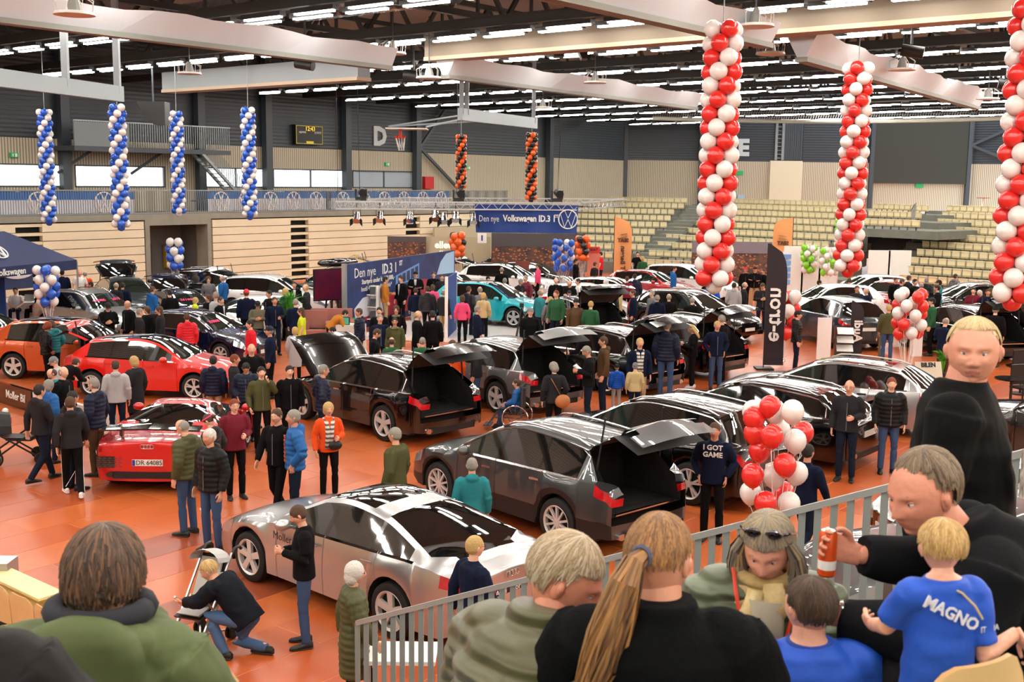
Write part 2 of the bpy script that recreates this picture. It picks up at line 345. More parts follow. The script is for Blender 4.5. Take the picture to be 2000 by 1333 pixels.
wtxt('12:43', .52, .80, .34, m_yel); wtxt('HJEMME', .24, .62, .15, m_white); wtxt('BORTE', .80, .62, .17, m_white)
# red fire cabinet, exit signs
fu0, fz1 = PW(825, 345, WV); fu1, fz0 = PW(842, 369, WV)
tag(ulocal('fire_cabinet', mat('cabinet_red', 'c4161c', .4), [(fu0, fu1, WV - .25, WV, fz0, fz1)]), 'red fire cabinet on the slatted wood wall', 'cabinet')
m_exit = mat('exit_green', '1d9a54', .5, emit=.4)
for x, y, l in ((28, 303, 'green exit sign on the wood band far left'), (757, 321, 'green exit sign above the window with blinds'), (915, 328, 'green exit sign right of the left orange black column')):
    uu, zz = PW(x, y, WV - .1); e = tag(ulocal('exit_sign', m_exit, [(uu - .19, uu + .19, WV - .12, WV - .02, zz - .11, zz + .11)]), l, 'sign')
    g = MB(); g.box((uu + .07, WV - .13, zz), (.1, .02, .16)); g.box((uu - .08, WV - .13, zz), (.05, .02, .14)); g.obj('pictogram', m_white, e)
for x, y, l in ((1796, 363, 'green exit sign under the dark screen'), (1732, 461, 'green exit sign over the dark stand opening'), (1445, 338, 'small green exit sign beside the tall red white column')):
    tag(fbox('exit_sign', x - 7, y - 4, x + 7, y + 4, m_exit, .12, Y=YF if y < 400 else 66), l, 'sign')
# ================================================================ far seating stands
m_seat = mat('pale_birch_seat', 'e6d8ae', .45); m_seat2 = mat('birch_dark', 'bba876', .5); m_step = mat('stand_concrete', '74766c', .85, noise=(2, .5, '60635b'))
se = MB(); se.box((0, .03, .24), (.43, .035, .36)); se.mi = 1; se.box((0, -.03, .09), (.42, .05, .1)); se.mi = 0; se.box((0, -.05, .27), (.42, .03, .30)); se.box((0, -.06, .40), (.43, .1, .03)); se.mi = 2; se.box((0, .02, -.05), (.05, .06, .3))
seat_me = se.mesh('stand_seat', [m_seat, m_seat2, m_dcol])
allseats = []
stand = MB()
BL = [('left', (1000, 386), (1345, 393), 4.0, (930, 492), (1238, 501), 1.0, 9),
      ('middle', (1383, 392), (1650, 400), 4.0, (1256, 513), (1600, 531), .75, 10),
      ('small', (1712, 404), (1811, 408), 4.0, (1692, 434), (1790, 438), 3.3, 3),
      ('right', (1856, 408), (2060, 415), 4.0, (1765, 545), (2040, 565), .6, 10)]
for nm, tl, tr, zt, bl, br, zb, n in BL:
    A, B, Cc, D = G(*tl, zt), G(*tr, zt), G(*bl, zb), G(*br, zb)
    # keep the run of the steps believable: 0.85 m a row
    rows = []
    for k in range(n):
        t = k / (n - 1); rows.append((Cc.lerp(A, t), D.lerp(B, t)))
    for k, (a, b_) in enumerate(rows):
        d = (b_ - a); L = d.length; d.normalize(); cnt = int(L / .52); nrm = Vector((-d.y, d.x, 0))
        ang = atan2(d.y, d.x)
        for j in range(cnt + 1):
            p = a + d * (j * .52); allseats.append((p, ang, nm, k, j))
        # the step under the row
        p0 = a - d * 1.4; p1 = b_ + d * 1.4; zf = a.z - .35
        if k < n - 1: run = abs((rows[k + 1][0] - a).dot(nrm)) + .05
        else: run = 2.2
        run = max(run, .6)
        v = []
        for p in (p0, p1):
            for (o, z) in ((-.35, 0 if k == 0 and nm != 'small' else zf - .45), (-.35, zf), (run - .3, zf), (run - .3, 0 if k == 0 and nm != 'small' else zf - .45)): v.append((p.x + nrm.x * o, p.y + nrm.y * o, z))
        stand.add(v, [(0, 1, 5, 4), (1, 2, 6, 5), (2, 3, 7, 6), (3, 0, 4, 7), (0, 3, 2, 1), (4, 5, 6, 7)])
stand.obj('ground_stand_steps', m_step, kind=S)['label'] = 'grey concrete steps of the far seating stands'
allseats.sort(key=lambda q: q[0].y)
sm = MB(); cntv = 0
where = {'left': 'left', 'middle': 'middle', 'small': 'small', 'right': 'right-hand'}
for p, ang, nm, k, j in allseats:
    if cntv < 290:
        o = link('tip_up_chair', seat_me, None, p - Z * .2, (0, 0, ang)); cntv += 1
        tag(o, '%s folded birch seat from the left in %s lowest row, %s far block' % (ORD[j], ORD[k], where[nm]), 'seat', 'folded seats in the %s block' % where[nm])
    else:
        M = Matrix.Translation(p - Z * .2) @ Matrix.Rotation(ang, 4, 'Z'); n0 = len(sm.v); sm.add(se.v, se.f, M); sm.m[-len(se.m):] = se.m
tag(sm.obj('tip_up_chairs', [m_seat, m_seat2, m_dcol], kind='stuff'), 'rows of folded pale birch seats higher up the far stands', 'seats')
# stairs between the blocks, vomitory
def stair(x0, y0, x1, y1, zt, zb, w, n, nm):
    a, b_ = G(x0, y0, zb), G(x1, y1, zt); q = MB(); d = (b_ - a); d.z = 0; r = Vector((d.y, -d.x, 0)).normalized() * w / 2
    for k in range(n):
        p, p2 = a.lerp(b_, k / n), a.lerp(b_, (k + 1.3) / n); z = zb + (zt - zb) * (k + 1) / n
        q.add([p - r, p + r, p2 + r, p2 - r] + [Vector((s.x, s.y, z)) for s in (p - r, p + r, p2 + r, p2 - r)], [(4, 5, 6, 7), (0, 1, 5, 4), (1, 2, 6, 5), (3, 0, 4, 7)])
    tag(q.obj('stand_stairs', m_step), nm, 'stairs')
stair(1228, 545, 1370, 402, 3.7, 0, 1.5, 20, 'grey concrete stairs between the left and middle seat blocks')
stair(1752, 560, 1835, 412, 3.7, 0, 1.5, 20, 'grey concrete stairs left of the right seat block')
YV = 70
vo = thing('stand_opening', 'dark opening under the small upper seat block', 'opening')
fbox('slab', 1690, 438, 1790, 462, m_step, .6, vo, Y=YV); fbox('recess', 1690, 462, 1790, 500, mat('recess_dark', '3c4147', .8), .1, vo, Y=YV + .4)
fbox('jamb', 1655, 440, 1692, 520, m_step, .6, vo, Y=YV)
rb = MB(); a, b_ = G(1740, 490, 1.0), G(1787, 425, 3.6)
for zz in (0, 1.0): rb.bar(a + Z * (zz - .2), b_ + Z * (zz - .2), .05)
for k in range(30): p = a.lerp(b_, k / 29); rb.box((p.x, p.y, p.z + .3), (.03, .03, 1.0))
tag(rb.obj('stair_railing', m_grey), 'grey barred stair railing beside the stand opening', 'railing')
tb = thing('high_table', 'small red-topped round table at the top of the stands', 'table', AT(1919, 405, 80) - Z * .28); q = MB(); q.tube([(0, 0, 0), (0, 0, .9)], .05, 8); q.obj('leg', m_white, tb); q = MB(); q.tube([(0, 0, .9), (0, 0, .94)], .45, 16); q.obj('top', mat('red_top', 'a03028', .5), tb)
# ================================================================ roof, trusses, lights
m_deck = mat('roof_deck', '8d857a', .8, bump=('X', 3.0, .8, 0))
q = MB(); q.box((30, 14, 12.9), (100, 76, .2)); q.obj('ceiling', m_deck, kind=S, rot=UROT)
m_truss = mat('truss_steel', '26241f', .5)
ZL = 9.6
def truss(v, u0, u1, zb, zt, nm):
    t = thing('roof_truss', nm, 'truss', group='steel roof trusses'); t.rotation_euler = UROT
    q = MB(); q.box(((u0 + u1) / 2, v, zb), (u1 - u0, .2, .2)); q.obj('bottom_chord', m_truss, t)
    q = MB(); q.box(((u0 + u1) / 2, v, zt), (u1 - u0, .2, .2)); q.obj('top_chord', m_truss, t)
    u = u0; q = MB()
    while u < u1 - .1:
        q.bar((u, v, zb), (u + 1.4, v, zt), .13); q.bar((u + 1.4, v, zt), (u + 2.8, v, zb), .13); q.bar((u + 1.4, v, zb), (u + 1.4, v, zt), .09); u += 2.8
    q.obj('web_bars', m_truss, t)
for i, v in enumerate((5.5, 12.6, 18.6, 24.4, 31.0, 38.0, 45.0)):
    truss(v, 2, 80, 10.6, 12.4, 'dark steel roof truss with diagonal web bars, %s from the right side of the hall' % ORD[i])
for i in range(12):                        # purlins that carry the lamps
    u = 9.15 + 5.75 * i; q = MB(); q.box((u, 24, 10.0), (.28, 52, .3))
    tag(q.obj('lamp_beam', m_truss, rot=UROT), 'dark beam carrying the %s row of ceiling tube lights' % ORD[i], 'beam', 'dark lamp beams')
m_tube = mat('tube_light', 'fff8ee', .5, emit=TUBE); m_house = mat('lamp_housing', '1c1c1e', .5)
hs = MB()
for dx, dy in ((-.35, -.28), (.35, .28)): hs.box((dy, dx, .1), (.22, 1.62, .12))
hs.box((0, 0, .14), (.5, .3, .06)); hme = hs.mesh('housing', m_house)
tbm = MB(); tbm.box((0, 0, 0), (.15, 1.42, .06)); tme = tbm.mesh('tube', m_tube)
for i in range(12):
    u = 9.15 + 5.75 * i
    nn_ = -1; v = 2.75 + (i % 2) * .2
    while v < 46:
        p = UV(u, v)
        if p.y > 3 and (abs(p.x / p.y) < .62 or p.y < 14):
            nn_ += 1; t = thing('ceiling_light', '%s twin tube light from the right in the %s ceiling row from the camera' % (ORD[nn_], ORD[i]), 'light', UV(u, v, ZL), pi / 2 - HD, 'tube lights of ceiling row %d' % (i + 1))
            link('housing', hme, t)
            for dx, dy in ((-.35, -.28), (.35, .28)): link('tube', tme, t, (dy, dx, .03))
        v += 2.05
# lights over the rest of the hall, outside the view
for i in range(-3, 12):
    u = 9.15 + 5.75 * i; q = MB(); v = -20.0
    while v < (46 if i < 0 else 2):
        p = UV(u, v)
        if not (i >= 0 and v > 2.9):
            for dx, dy in ((-.35, -.28), (.35, .28)): q.box((u + dy, v + dx, ZL + .03), (.17, 1.45, .06), UVM)
        v += 2.6
    if q.v: tag(q.obj('ceiling_lights', m_tube, kind='stuff'), 'tube lights over the part of the hall behind and beside the view', 'lights')
# curtain boxes hanging under the trusses
m_cloth = mat('grey_white_cloth', 'cdd6dd', .75, bump=('noise', .8, .5)); m_cb = mat('box_frame', '868a84', .6)
CUR = [(24.3, 24.1, -8, 24.3, 8.78, 8.66, .52, 'long pale curtain box sloping across the upper left'), (24.7, 25.7, 27.4, 44.9, 8.68, 8.68, .55, 'pale curtain box above the orange balloon columns'),
       (12.4, 12.6, 2, 25.3, 8.68, 8.68, .5, 'grey curtain box behind the top of the tall red white column'), (13.2, 15.2, 28.5, 50, 8.68, 8.68, .6, 'translucent curtain box behind the second red white column')]
for v0_, v1_, u0, u1, z0_, z1_, h, l in CUR:
    t = thing('curtain_box', l, 'curtain box'); t.rotation_euler = UROT
    q = MB(); n = int((u1 - u0) / .8)
    R0 = []
    for k in range(n + 1):
        u = u0 + (u1 - u0) * k / n; v = v0_ + (v1_ - v0_) * k / n; z = z0_ + (z1_ - z0_) * k / n; s = .05 * sin(k * 1.7) + .04 * sin(k * .6 + 1)
        R0.append([(u, v - .12, z), (u, v - .42 - s, z + h + s * .7), (u, v + .42 + s, z + h), (u, v + .12, z)])
    q.loft(R0); q.obj('cloth', m_cloth, t)
    q = MB(); q.bar((u0, v0_, z0_ - .06), (u1, v1_, z1_ - .06), .34, .12); q.obj('rail', m_cb, t)
# divider beams along the rows (brownish folded curtains across the hall)
m_div = mat('brown_curtain', '73685a', .85)
for u, v0, v1, z0, z1, l in ((27.6, -6, 25.5, 9.25, 9.95, 'brownish folded divider curtain across the middle of the roof'), (28.5, 29.5, 41, 8.9, 9.6, 'grey folded divider curtain near the window wall')):
    t = thing('divider_curtain', l, 'curtain'); t.rotation_euler = UROT
    q = MB(); q.box((u, (v0 + v1) / 2, (z0 + z1) / 2), (.6, v1 - v0, z1 - z0)); q.obj('cloth', m_div if v0 < 5 else mat('grey_curtain', '7f8488', .7), t)
    q = MB(); q.box((u, (v0 + v1) / 2, z0 - .05), (.7, v1 - v0, .12)); q.obj('bottom_bar', mat('bar_brown', 'a08b74', .5), t)
# duct
t = thing('air_duct', 'silver spiral ventilation duct under the roof deck top left', 'duct'); t.rotation_euler = UROT
q = MB(); pts = [(30.5 + 0 * k, 12 + k * 1.0, 11.3) for k in range(30)]
for k in range(120): pass
q.tube([(26.5, 23.5 + .25 * k, 11.2) for k in range(74)], [.55 + .02 * (k % 2) for k in range(74)], 20); q.obj('pipe', mat('duct_metal', 'a8b4bc', .25, .9), t, smooth=False)
# hanging steel frames (basketball goal carriers)
def carrier(px0, py0, px1, py1, Y0, Y1, h, l, posts):
    a, b_ = AT(px0, py0, Y0), AT(px1, py1, Y1); b_.z = a.z
    t = thing('hanging_gantry', l, 'frame'); q = MB(); q.bar(a, b_, .18, .42); q.obj('beam', m_cb if h < 1 else m_grey, t)
    for f in posts:
        p = a.lerp(b_, f); q = MB(); q.bar(p, (p.x, p.y, 10.3), .16); q.obj('post', m_grey, t)
    return t
carrier(-30, 148, 236, 164, 27, 32.5, 1, 'grey hanging steel beam on posts at the far left', (.55, .97))
carrier(898, 223, 1046, 236, 41, 47, 1, 'grey hanging steel beam above the orange balloon columns', (.02, .08, .97))
# basketball goal seen below the letter D carrier
t = thing('basketball_goal', 'basketball goal with white backboard seen from below on a folded frame', 'basketball goal')
bb = G(795, 252, 7.6)
q = MB(); q.box((bb.x, bb.y, bb.z), (1.8, 1.2, .05)); q.obj('backboard', m_white, t)
q = MB(); hp = Vector((bb.x - .3, bb.y, bb.z - .35)); q.tube([hp + Vector((.23 * cos(k * pi / 8), .23 * sin(k * pi / 8) * .6, .05 * sin(k * pi / 8))) for k in range(17)], .03, 6); q.bar(hp, (bb.x - .3, bb.y, bb.z), .12); q.obj('hoop', mat('hoop_red', 'd8301e', .4), t)
q = MB()
for k in range(10):
    a = 2 * pi * k / 10; q.tube([hp + Vector((.22 * cos(a), .14 * sin(a), 0)), hp + Vector((.12 * cos(a + .5) + .05, .1 * sin(a + .5), -.6))], .012, 4)
q.obj('net', m_white, t, kind='stuff')
q = MB()
for s in (-.7, .7): q.bar((bb.x + s * 1.2, bb.y, bb.z + .1), (bb.x + 3.6, bb.y + s + 2, bb.z + .9), .07)
q.bar((bb.x - .8, bb.y, bb.z + .1), (bb.x + 3.4, bb.y + 2, bb.z + .5), .07); q.obj('arm', m_grey, t)
# loudspeakers and projectors
def speaker(px, py, Yd, w, h, l, round_=False):
    p = AT(px, py, Yd); t = thing('ceiling_speaker', l, 'speaker', p); q = MB()
    if round_: q.tube([(-w / 2, 0, 0), (w / 2, -.2, -.1)], h / 2, 14); q.obj('cabinet', mat('speaker_dark', '1b1d1e', .5), t, smooth=True, angle=.7)
    else:
        pr = [(-w / 2, h / 2), (w / 2, h / 2), (w / 2, -h / 2), (w * .1, -h / 2), (-w * .3, 0)]
        q.loft([[(x, -.35, z) for x, z in pr], [(x, .35, z) for x, z in pr]]); q.obj('cabinet', mat('speaker_dark', '1b1d1e', .5), t)
    q = MB(); q.bar((0, 0, h / 2), (0, 0, 10.4 - p.z), .06); q.obj('bracket', m_dcol, t)
speaker(1078, 92, 36, .75, .6, 'large dark loudspeaker hung left of its slimmer neighbour'); speaker(1133, 92, 36, .45, .75, 'slim dark loudspeaker hung beside the large one')
speaker(1780, 98, 32, .55, .33, 'round grey ceiling loudspeaker above the second red white column', True); speaker(596, 124, 36, .55, .3, 'dark tubular loudspeaker under the long curtain box', True)
speaker(808, 147, 40, .6, .4, 'dark round loudspeaker behind the basketball cage', True); speaker(1966, 163, 42, .6, .4, 'dark round loudspeaker near the right frame edge', True)
speaker(300, 222, 46, 1.1, .9, 'black wedge loudspeaker on the platform')
# caged detectors / small projectors in white wire cages
for i, (x, y, Yd, l) in enumerate(((145, 18, 24, 'at top left over the long curtain box'), (767, 98, 36, 'right of the long curtain box end'), (838, 146, 37, 'left of the orange column curtain box'), (1162, 156, 42, 'over the orange column curtain box'), (1476, 42, 26, 'right of the tall red white column'), (1505, 98, 33, 'under the grey divider curtain'), (1762, 130, 36, 'below the round ceiling loudspeaker'), (1060, 206, 52, 'above the far dark wall'), (370, 138, 40, 'left above the third blue column'), (590, 155, 44, 'above the fourth blue column'), (1930, 188, 44, 'near the end of the translucent box'))):
    p = AT(x, y, Yd); t = thing('caged_lamp', 'small white device in wire cage hanging ' + l, 'device', p)
    q = MB(); q.tube([(0, 0, -.12), (0, 0, -.06)], [.42, .40], 16); q.obj('plate', m_white, t)
    q = MB(); q.tube([(0, 0, -.06), (0, 0, .12), (0, 0, .3)], [.16, .12, .05], 10); q.obj('body', mat('device_grey', '9a9c98', .5), t)
    q = MB()
    for k in range(8):
        a = k * pi / 4; q.tube([(.38 * cos(a), .38 * sin(a), -.06), (.4 * cos(a), .4 * sin(a), .16), (.2 * cos(a), .2 * sin(a), .28)], .012, 4)
    q.obj('cage', m_white, t); q = MB(); q.bar((0, 0, .28), (0, 0, 10.5 - p.z), .03); q.obj('rod', m_dcol, t)
# net roll along the far wall
nt = thing('net_roll', 'long rolled-up safety net hanging before the far wall', 'net'); q = MB()
a, b_ = AT(1275, 231, 74), AT(2060, 228, 66); pts = [a.lerp(b_, k / 20) - Z * (.25 * sin(k / 20 * pi)) for k in range(21)]
q.tube(pts, .12, 8); q.obj('lower_rope', mat('net_grey', 'a3a49a', .7), nt); q = MB(); q.tube([p + Z * 1.15 for p in pts], .06, 6); q.obj('upper_rope', MATS['net_grey'], nt)
q = MB()
for k in range(20):
    for j in range(8):
        p = pts[k].lerp(pts[k + 1], j / 8); q.bar(p, p + Z * 1.15 + Vector((.3, 0, 0)), .025)
q.obj('mesh', MATS['net_grey'], nt, kind='stuff')
# trusses' hanging cables
for x, y0, y1, Yd, l in ((300, 0, 0, 0, ''),):
    pass
# ================================================================ cars
def pchip(xs, ys, x):
    xs = np.array(xs, float); ys = np.array(ys, float); h = np.diff(xs); d = np.diff(ys) / h; m = np.zeros(len(xs))
    for i in range(1, len(xs) - 1):
        if d[i - 1] * d[i] > 0: w1, w2 = 2 * h[i] + h[i - 1], h[i] + 2 * h[i - 1]; m[i] = (w1 + w2) / (w1 / d[i - 1] + w2 / d[i])
    m[0], m[-1] = d[0], d[-1]
    x = min(max(x, xs[0]), xs[-1]); i = min(int(np.searchsorted(xs, x, side='right')) - 1, len(xs) - 2); i = max(i, 0)
    t = (x - xs[i]) / h[i]
    return float((1 + 2 * t) * (1 - t) ** 2 * ys[i] + t * (1 - t) ** 2 * h[i] * m[i] + t * t * (3 - 2 * t) * ys[i + 1] + t * t * (t - 1) * h[i] * m[i + 1])
m_cgl = mat('car_glass_dark', '0b0e0f', .02, coat=1, spec=.9); m_cgf = mat('car_glass_green', '1a2522', .02, coat=1, spec=.9)
m_chrome = mat('chrome', 'e8e8ea', .12, 1); m_blk = mat('black_plastic', '131415', .5); m_gblk = mat('gloss_black', '050506', .06, coat=1)
m_tyre = mat('tyre', '0d0d0e', .75); m_alloy = mat('alloy', 'd6d5d2', .3, .35); m_tl = mat('tail_light', '9c0a12', .08, coat=1, noise=(6, .6, 'e02028')); m_hl = mat('head_light', 'b9c2c6', .06, .6, coat=1)
m_plate = mat('number_plate', 'ecece6', .4); m_int = mat('car_interior', '0e0e10', .85); m_intg = mat('car_trim_grey', '3d3d3e', .7); m_well = mat('wheel_well', '050505', .9)
CAR = dict(L=4.75, W=1.86, H=1.46, fo=.86, wb=2.82, rw=.335, cowl=(1.35, 1.0), wst=(2.15, 1.38), rm=2.6, re=(3.35, 1.37), rg=(4.5, 1.03), tz=.98, belt=(.93, .99), nose=.62, tum=.27, gb=4.0, sB=2.45, sC=3.45, zb=.2, hoodz=.86)
TYPES = dict(
 sportback=dict(re=(3.3, 1.375), rg=(4.42, 1.06), tz=1.0, gb=3.95, sB=2.42, sC=3.3, H=1.43, rw=.345),
 suv=dict(L=4.70, W=1.92, H=1.64, fo=.88, wb=2.82, rw=.37, cowl=(1.25, 1.10), wst=(2.0, 1.52), rm=2.6, re=(4.05, 1.56), rg=(4.52, 1.12), tz=1.04, belt=(1.02, 1.10), nose=.72, tum=.30, gb=4.05, sB=2.3, sC=3.25, zb=.24, hoodz=.97),
 suvl=dict(L=4.90, W=1.94, H=1.63, fo=.9, wb=2.93, rw=.38, cowl=(1.3, 1.08), wst=(2.1, 1.5), rm=2.75, re=(4.15, 1.54), rg=(4.72, 1.12), tz=1.04, belt=(1.0, 1.08), nose=.72, tum=.30, gb=4.25, sB=2.45, sC=3.42, zb=.24, hoodz=.95),
 wagon=dict(L=4.95, W=1.89, H=1.50, fo=.92, wb=2.92, rw=.355, cowl=(1.42, 1.02), wst=(2.25, 1.41), rm=2.8, re=(4.2, 1.42), rg=(4.80, 1.05), tz=1.0, belt=(.94, 1.02), nose=.64, tum=.28, gb=4.35, sB=2.55, sC=3.5, hoodz=.88),
 hatch=dict(L=4.26, W=1.80, H=1.46, fo=.86, wb=2.62, rw=.32, cowl=(1.15, 1.0), wst=(1.85, 1.36), rm=2.4, re=(3.65, 1.38), rg=(4.08, 1.05), tz=.97, belt=(.92, 1.0), nose=.6, tum=.26, gb=3.6, sB=2.15, sC=3.0, hoodz=.86),
 idcar=dict(L=4.26, W=1.81, H=1.56, fo=.72, wb=2.77, rw=.365, cowl=(.95, 1.02), wst=(1.75, 1.46), rm=2.3, re=(3.7, 1.46), rg=(4.1, 1.1), tz=1.0, belt=(.95, 1.05), nose=.7, tum=.27, gb=3.7, sB=2.1, sC=3.1, hoodz=.92),
 csuv=dict(L=4.3, W=1.82, H=1.58, fo=.85, wb=2.62, rw=.345, cowl=(1.15, 1.06), wst=(1.8, 1.47), rm=2.4, re=(3.7, 1.5), rg=(4.13, 1.1), tz=1.02, belt=(.98, 1.06), nose=.68, tum=.27, gb=3.65, sB=2.15, sC=3.0, zb=.23, hoodz=.93),
 small=dict(L=3.6, W=1.64, H=1.48, fo=.6, wb=2.42, rw=.29, cowl=(.8, .98), wst=(1.4, 1.38), rm=1.9, re=(3.1, 1.42), rg=(3.45, 1.05), tz=.98, belt=(.9, .98), nose=.58, tum=.22, gb=3.1, sB=1.75, sC=2.5, hoodz=.82),
 super=dict(L=4.43, W=1.94, H=1.24, fo=.98, wb=2.65, rw=.35, cowl=(1.05, .82), wst=(1.85, 1.16), rm=2.2, re=(2.55, 1.2), rg=(3.55, .97), tz=.96, belt=(.84, .93), nose=.52, tum=.34, gb=2.75, sB=2.5, sC=9, zb=.16, hoodz=.7),
)
def wheel_meshes(rw, style):
    key = ('wheel', round(rw, 3), style)
    if key in MATS: return MATS[key]
    t = MB(); pr = [(-.115, rw * .70), (-.118, rw * .86), (-.10, rw * .97), (-.06, rw), (.06, rw), (.10, rw * .97), (.118, rw * .86), (.115, rw * .70)]
    n = 32; t.loft([[(r * cos(2 * pi * k / n), y, r * sin(2 * pi * k / n)) for y, r in pr] for k in range(n)] + [[(r, y, 0) for y, r in pr]], cap=False, closed=False)
    tm = t.mesh('tyre', m_tyre, True, .7)
    r = MB(); R0 = rw * .72
    r.loft([[(q * cos(2 * pi * k / n), y, q * sin(2 * pi * k / n)) for y, q in ((-.08, R0 - .03), (.10, R0 - .03), (.118, R0 - .005), (.112, R0 + .005), (-.1, R0 + .005))] for k in range(n)] + [[(q, y, 0) for y, q in ((-.08, R0 - .03), (.10, R0 - .03), (.118, R0 - .005), (.112, R0 + .005), (-.1, R0 + .005))]], cap=False)
    sp = {'five': 5, 'ten': 10, 'twin': 5, 'seven': 7}[style]
    for k in range(sp):
        a = 2 * pi * k / sp + .3
        offs = (0,) if style != 'twin' else (-.16, .16)
        for o in offs:
            w0, w1 = {'five': (.10, .13), 'ten': (.045, .04), 'twin': (.04, .045), 'seven': (.06, .07)}[style]
            c0 = Vector((cos(a), 0, sin(a))); tt = Vector((-sin(a), 0, cos(a))); c1 = Vector((cos(a + o), 0, sin(a + o))); t1 = Vector((-sin(a + o), 0, cos(a + o)))
            v = []
            for c, tv, rad, w, y in ((c0, tt, .035, w0 * rw * 2.2, .095), (c1, t1, R0 - .01, w1 * rw * 2.2, .108)):
                for i, j in ((-.5, 0), (.5, 0), (.5, -.04), (-.5, -.04)): v.append(c * rad + tv * (i * w) + Vector((0, y + j, 0)))
            r.add(v, [(0, 1, 5, 4), (1, 2, 6, 5), (2, 3, 7, 6), (3, 0, 4, 7), (4, 5, 6, 7)])
    r.tube([(0, .06, 0), (0, .105, 0)], .055 * rw / .35, 12); r.mi = 1
    r.tube([(0, -.06, 0), (0, .04, 0)], [R0 - .02, R0 - .03], 24); r.mi = 0
    rm = r.mesh('rim', [m_alloy, m_well], True, .6)
    MATS[key] = (tm, rm); return tm, rm
def paint(nm, col, metal=0, rough=.3): return mat('paint_' + nm, col, rough, metal, coat=1, spec=.5)
BOXES = []
def car(label, typ, col, gpos, az, cat='car', group=None, rim='five', gate=0, hood=0, rails=None, chrome=True, panorama=False, clad=False, plate=None, badge=None, lights=True, gl=None, scale=1, doors=True, name=None, door_open=0):
    p = dict(CAR); p.update(TYPES[typ]); L, W = p['L'], p['W']; P = col if not isinstance(col, str) else MATS[col]
    root = thing(name or 'car', label, cat, Vector((gpos[0], gpos[1], gpos[2] if len(gpos) > 2 else 0)), pi / 2 - az, group)
    BOXES.append((root.location.copy(), pi / 2 - az, L / 2 + .08, W / 2 + .06, label))
    cs, cz = p['cowl']; ws, wz = p['wst']; es, ez = p['re']; gs, gz_ = p['rg']
    TX = [0, .10, .45, cs, ws, p['rm'], es, gs, gs + (L - gs) * .6, L]; TY = [p['nose'], p['nose'] + .08, p['hoodz'], cz, wz, p['H'], ez, gz_, gz_ - .02, p['tz'] - .05]
    if TX[6] <= TX[5]: TX[5] = es - .2
    top = lambda s: pchip(TX, TY, s) if not (cs < s < ws) else cz + (wz - cz) * ((s - cs) / (ws - cs)) ** .92
    if True:
        base_top = top
        def top(s):
            if es < s < gs: t = (s - es) / (gs - es); return ez + (gz_ - ez) * (t ** 1.12)
            return base_top(s)
    belt = lambda s: p['belt'][0] + (p['belt'][1] - p['belt'][0]) * min(max((s - cs) / (es - cs), 0), 1.3)
    def wid(s):
        w = W / 2
        if s < .6: w *= .80 + .20 * sqrt(max(0, 1 - (1 - s / .6) ** 2))
        e = L - s
        if e < .5: w *= .87 + .13 * sqrt(max(0, 1 - (1 - e / .5) ** 2))
        return w - .02 * sin(pi * s / L) ** 2 * 0
    aw = [p['fo'], p['fo'] + p['wb']]; ra = p['rw'] + .055
    dA, dB, dC = cs + .12, p['sB'], p['sC'] + .12
    if typ == 'super': dC = 2.5; dB = 2.45
    seams = [dA, dB, dC] if typ != 'super' else [dA, dB]
    st = set(round(x, 3) for x in np.linspace(0, L, int(L / .13)))
    for x in (0.02, .06, .12, L - .02, L - .06, L - .12, cs, cs - .02, ws, ws + .03, es, es - .03, gs, gs + .02, p['sB'] - .045, p['sB'] + .045, p['sC'] - .03, p['sC'] + .03, cs + .30, p['gb']): st.add(round(x, 3))
    for a in aw:
        for k in range(13): st.add(round(a - ra * cos(pi * k / 12), 3))
    for x in seams:
        for o in (-.012, -.004, .004, .012): st.add(round(x + o, 3))
    st = sorted(x for x in st if 0 <= x <= L); st2 = [st[0]]
    for x in st[1:]:
        if x - st2[-1] > .006: st2.append(x)
    st = st2
    def sect(s):
        zt = top(s); zb_ = belt(s); w = wid(s); z0 = p['zb'] + (.06 if s < .2 or s > L - .2 else 0)
        for a in aw:
            if abs(s - a) < ra: z0 = max(z0, p['rw'] + sqrt(max(0, ra * ra - (s - a) ** 2)))
        zz = min(zb_, zt - .07); g = zt - .07 - zz
        ins = .013 if any(abs(s - x) < .006 for x in seams) else 0
        flare = 0
        for a in aw: flare += .022 * max(0, 1 - ((s - a) / .62) ** 2)
        w2 = w - .02 + flare
        r = [(w2 - .14, z0 - .0), (w2 - .012 - ins, z0 + .02), (w2 - ins + .004, z0 + (zz - z0) * .36), (w2 - ins - .004, z0 + (zz - z0) * (.70 if s < L - .7 else .80)), (w - .055 - ins, zz - .012)]
        if g > .015:
            f = min(g / (p['H'] - zb_ - .07), 1); wr = w - .085 - p['tum'] * f
            r += [(w - .085, zz + .012), (wr, zz + g * .97 + .0), (wr - .07, zt - .035), (wr * .66, zt - .012), (wr * .33, zt - .003), (0, zt)]
        else:
            for t in (.10, .25, .45, .65, .83, 1): r.append(((w - .075) * (1 - t), zz + (zt - zz) * sin(t * pi / 2) ** .8))
        return r
    rows = [sect(s) for s in st]; NR = 11; X = [L / 2 - s for s in st]
    parts = {}
    def put(key, pts):
        parts.setdefault(key, []).append(pts)
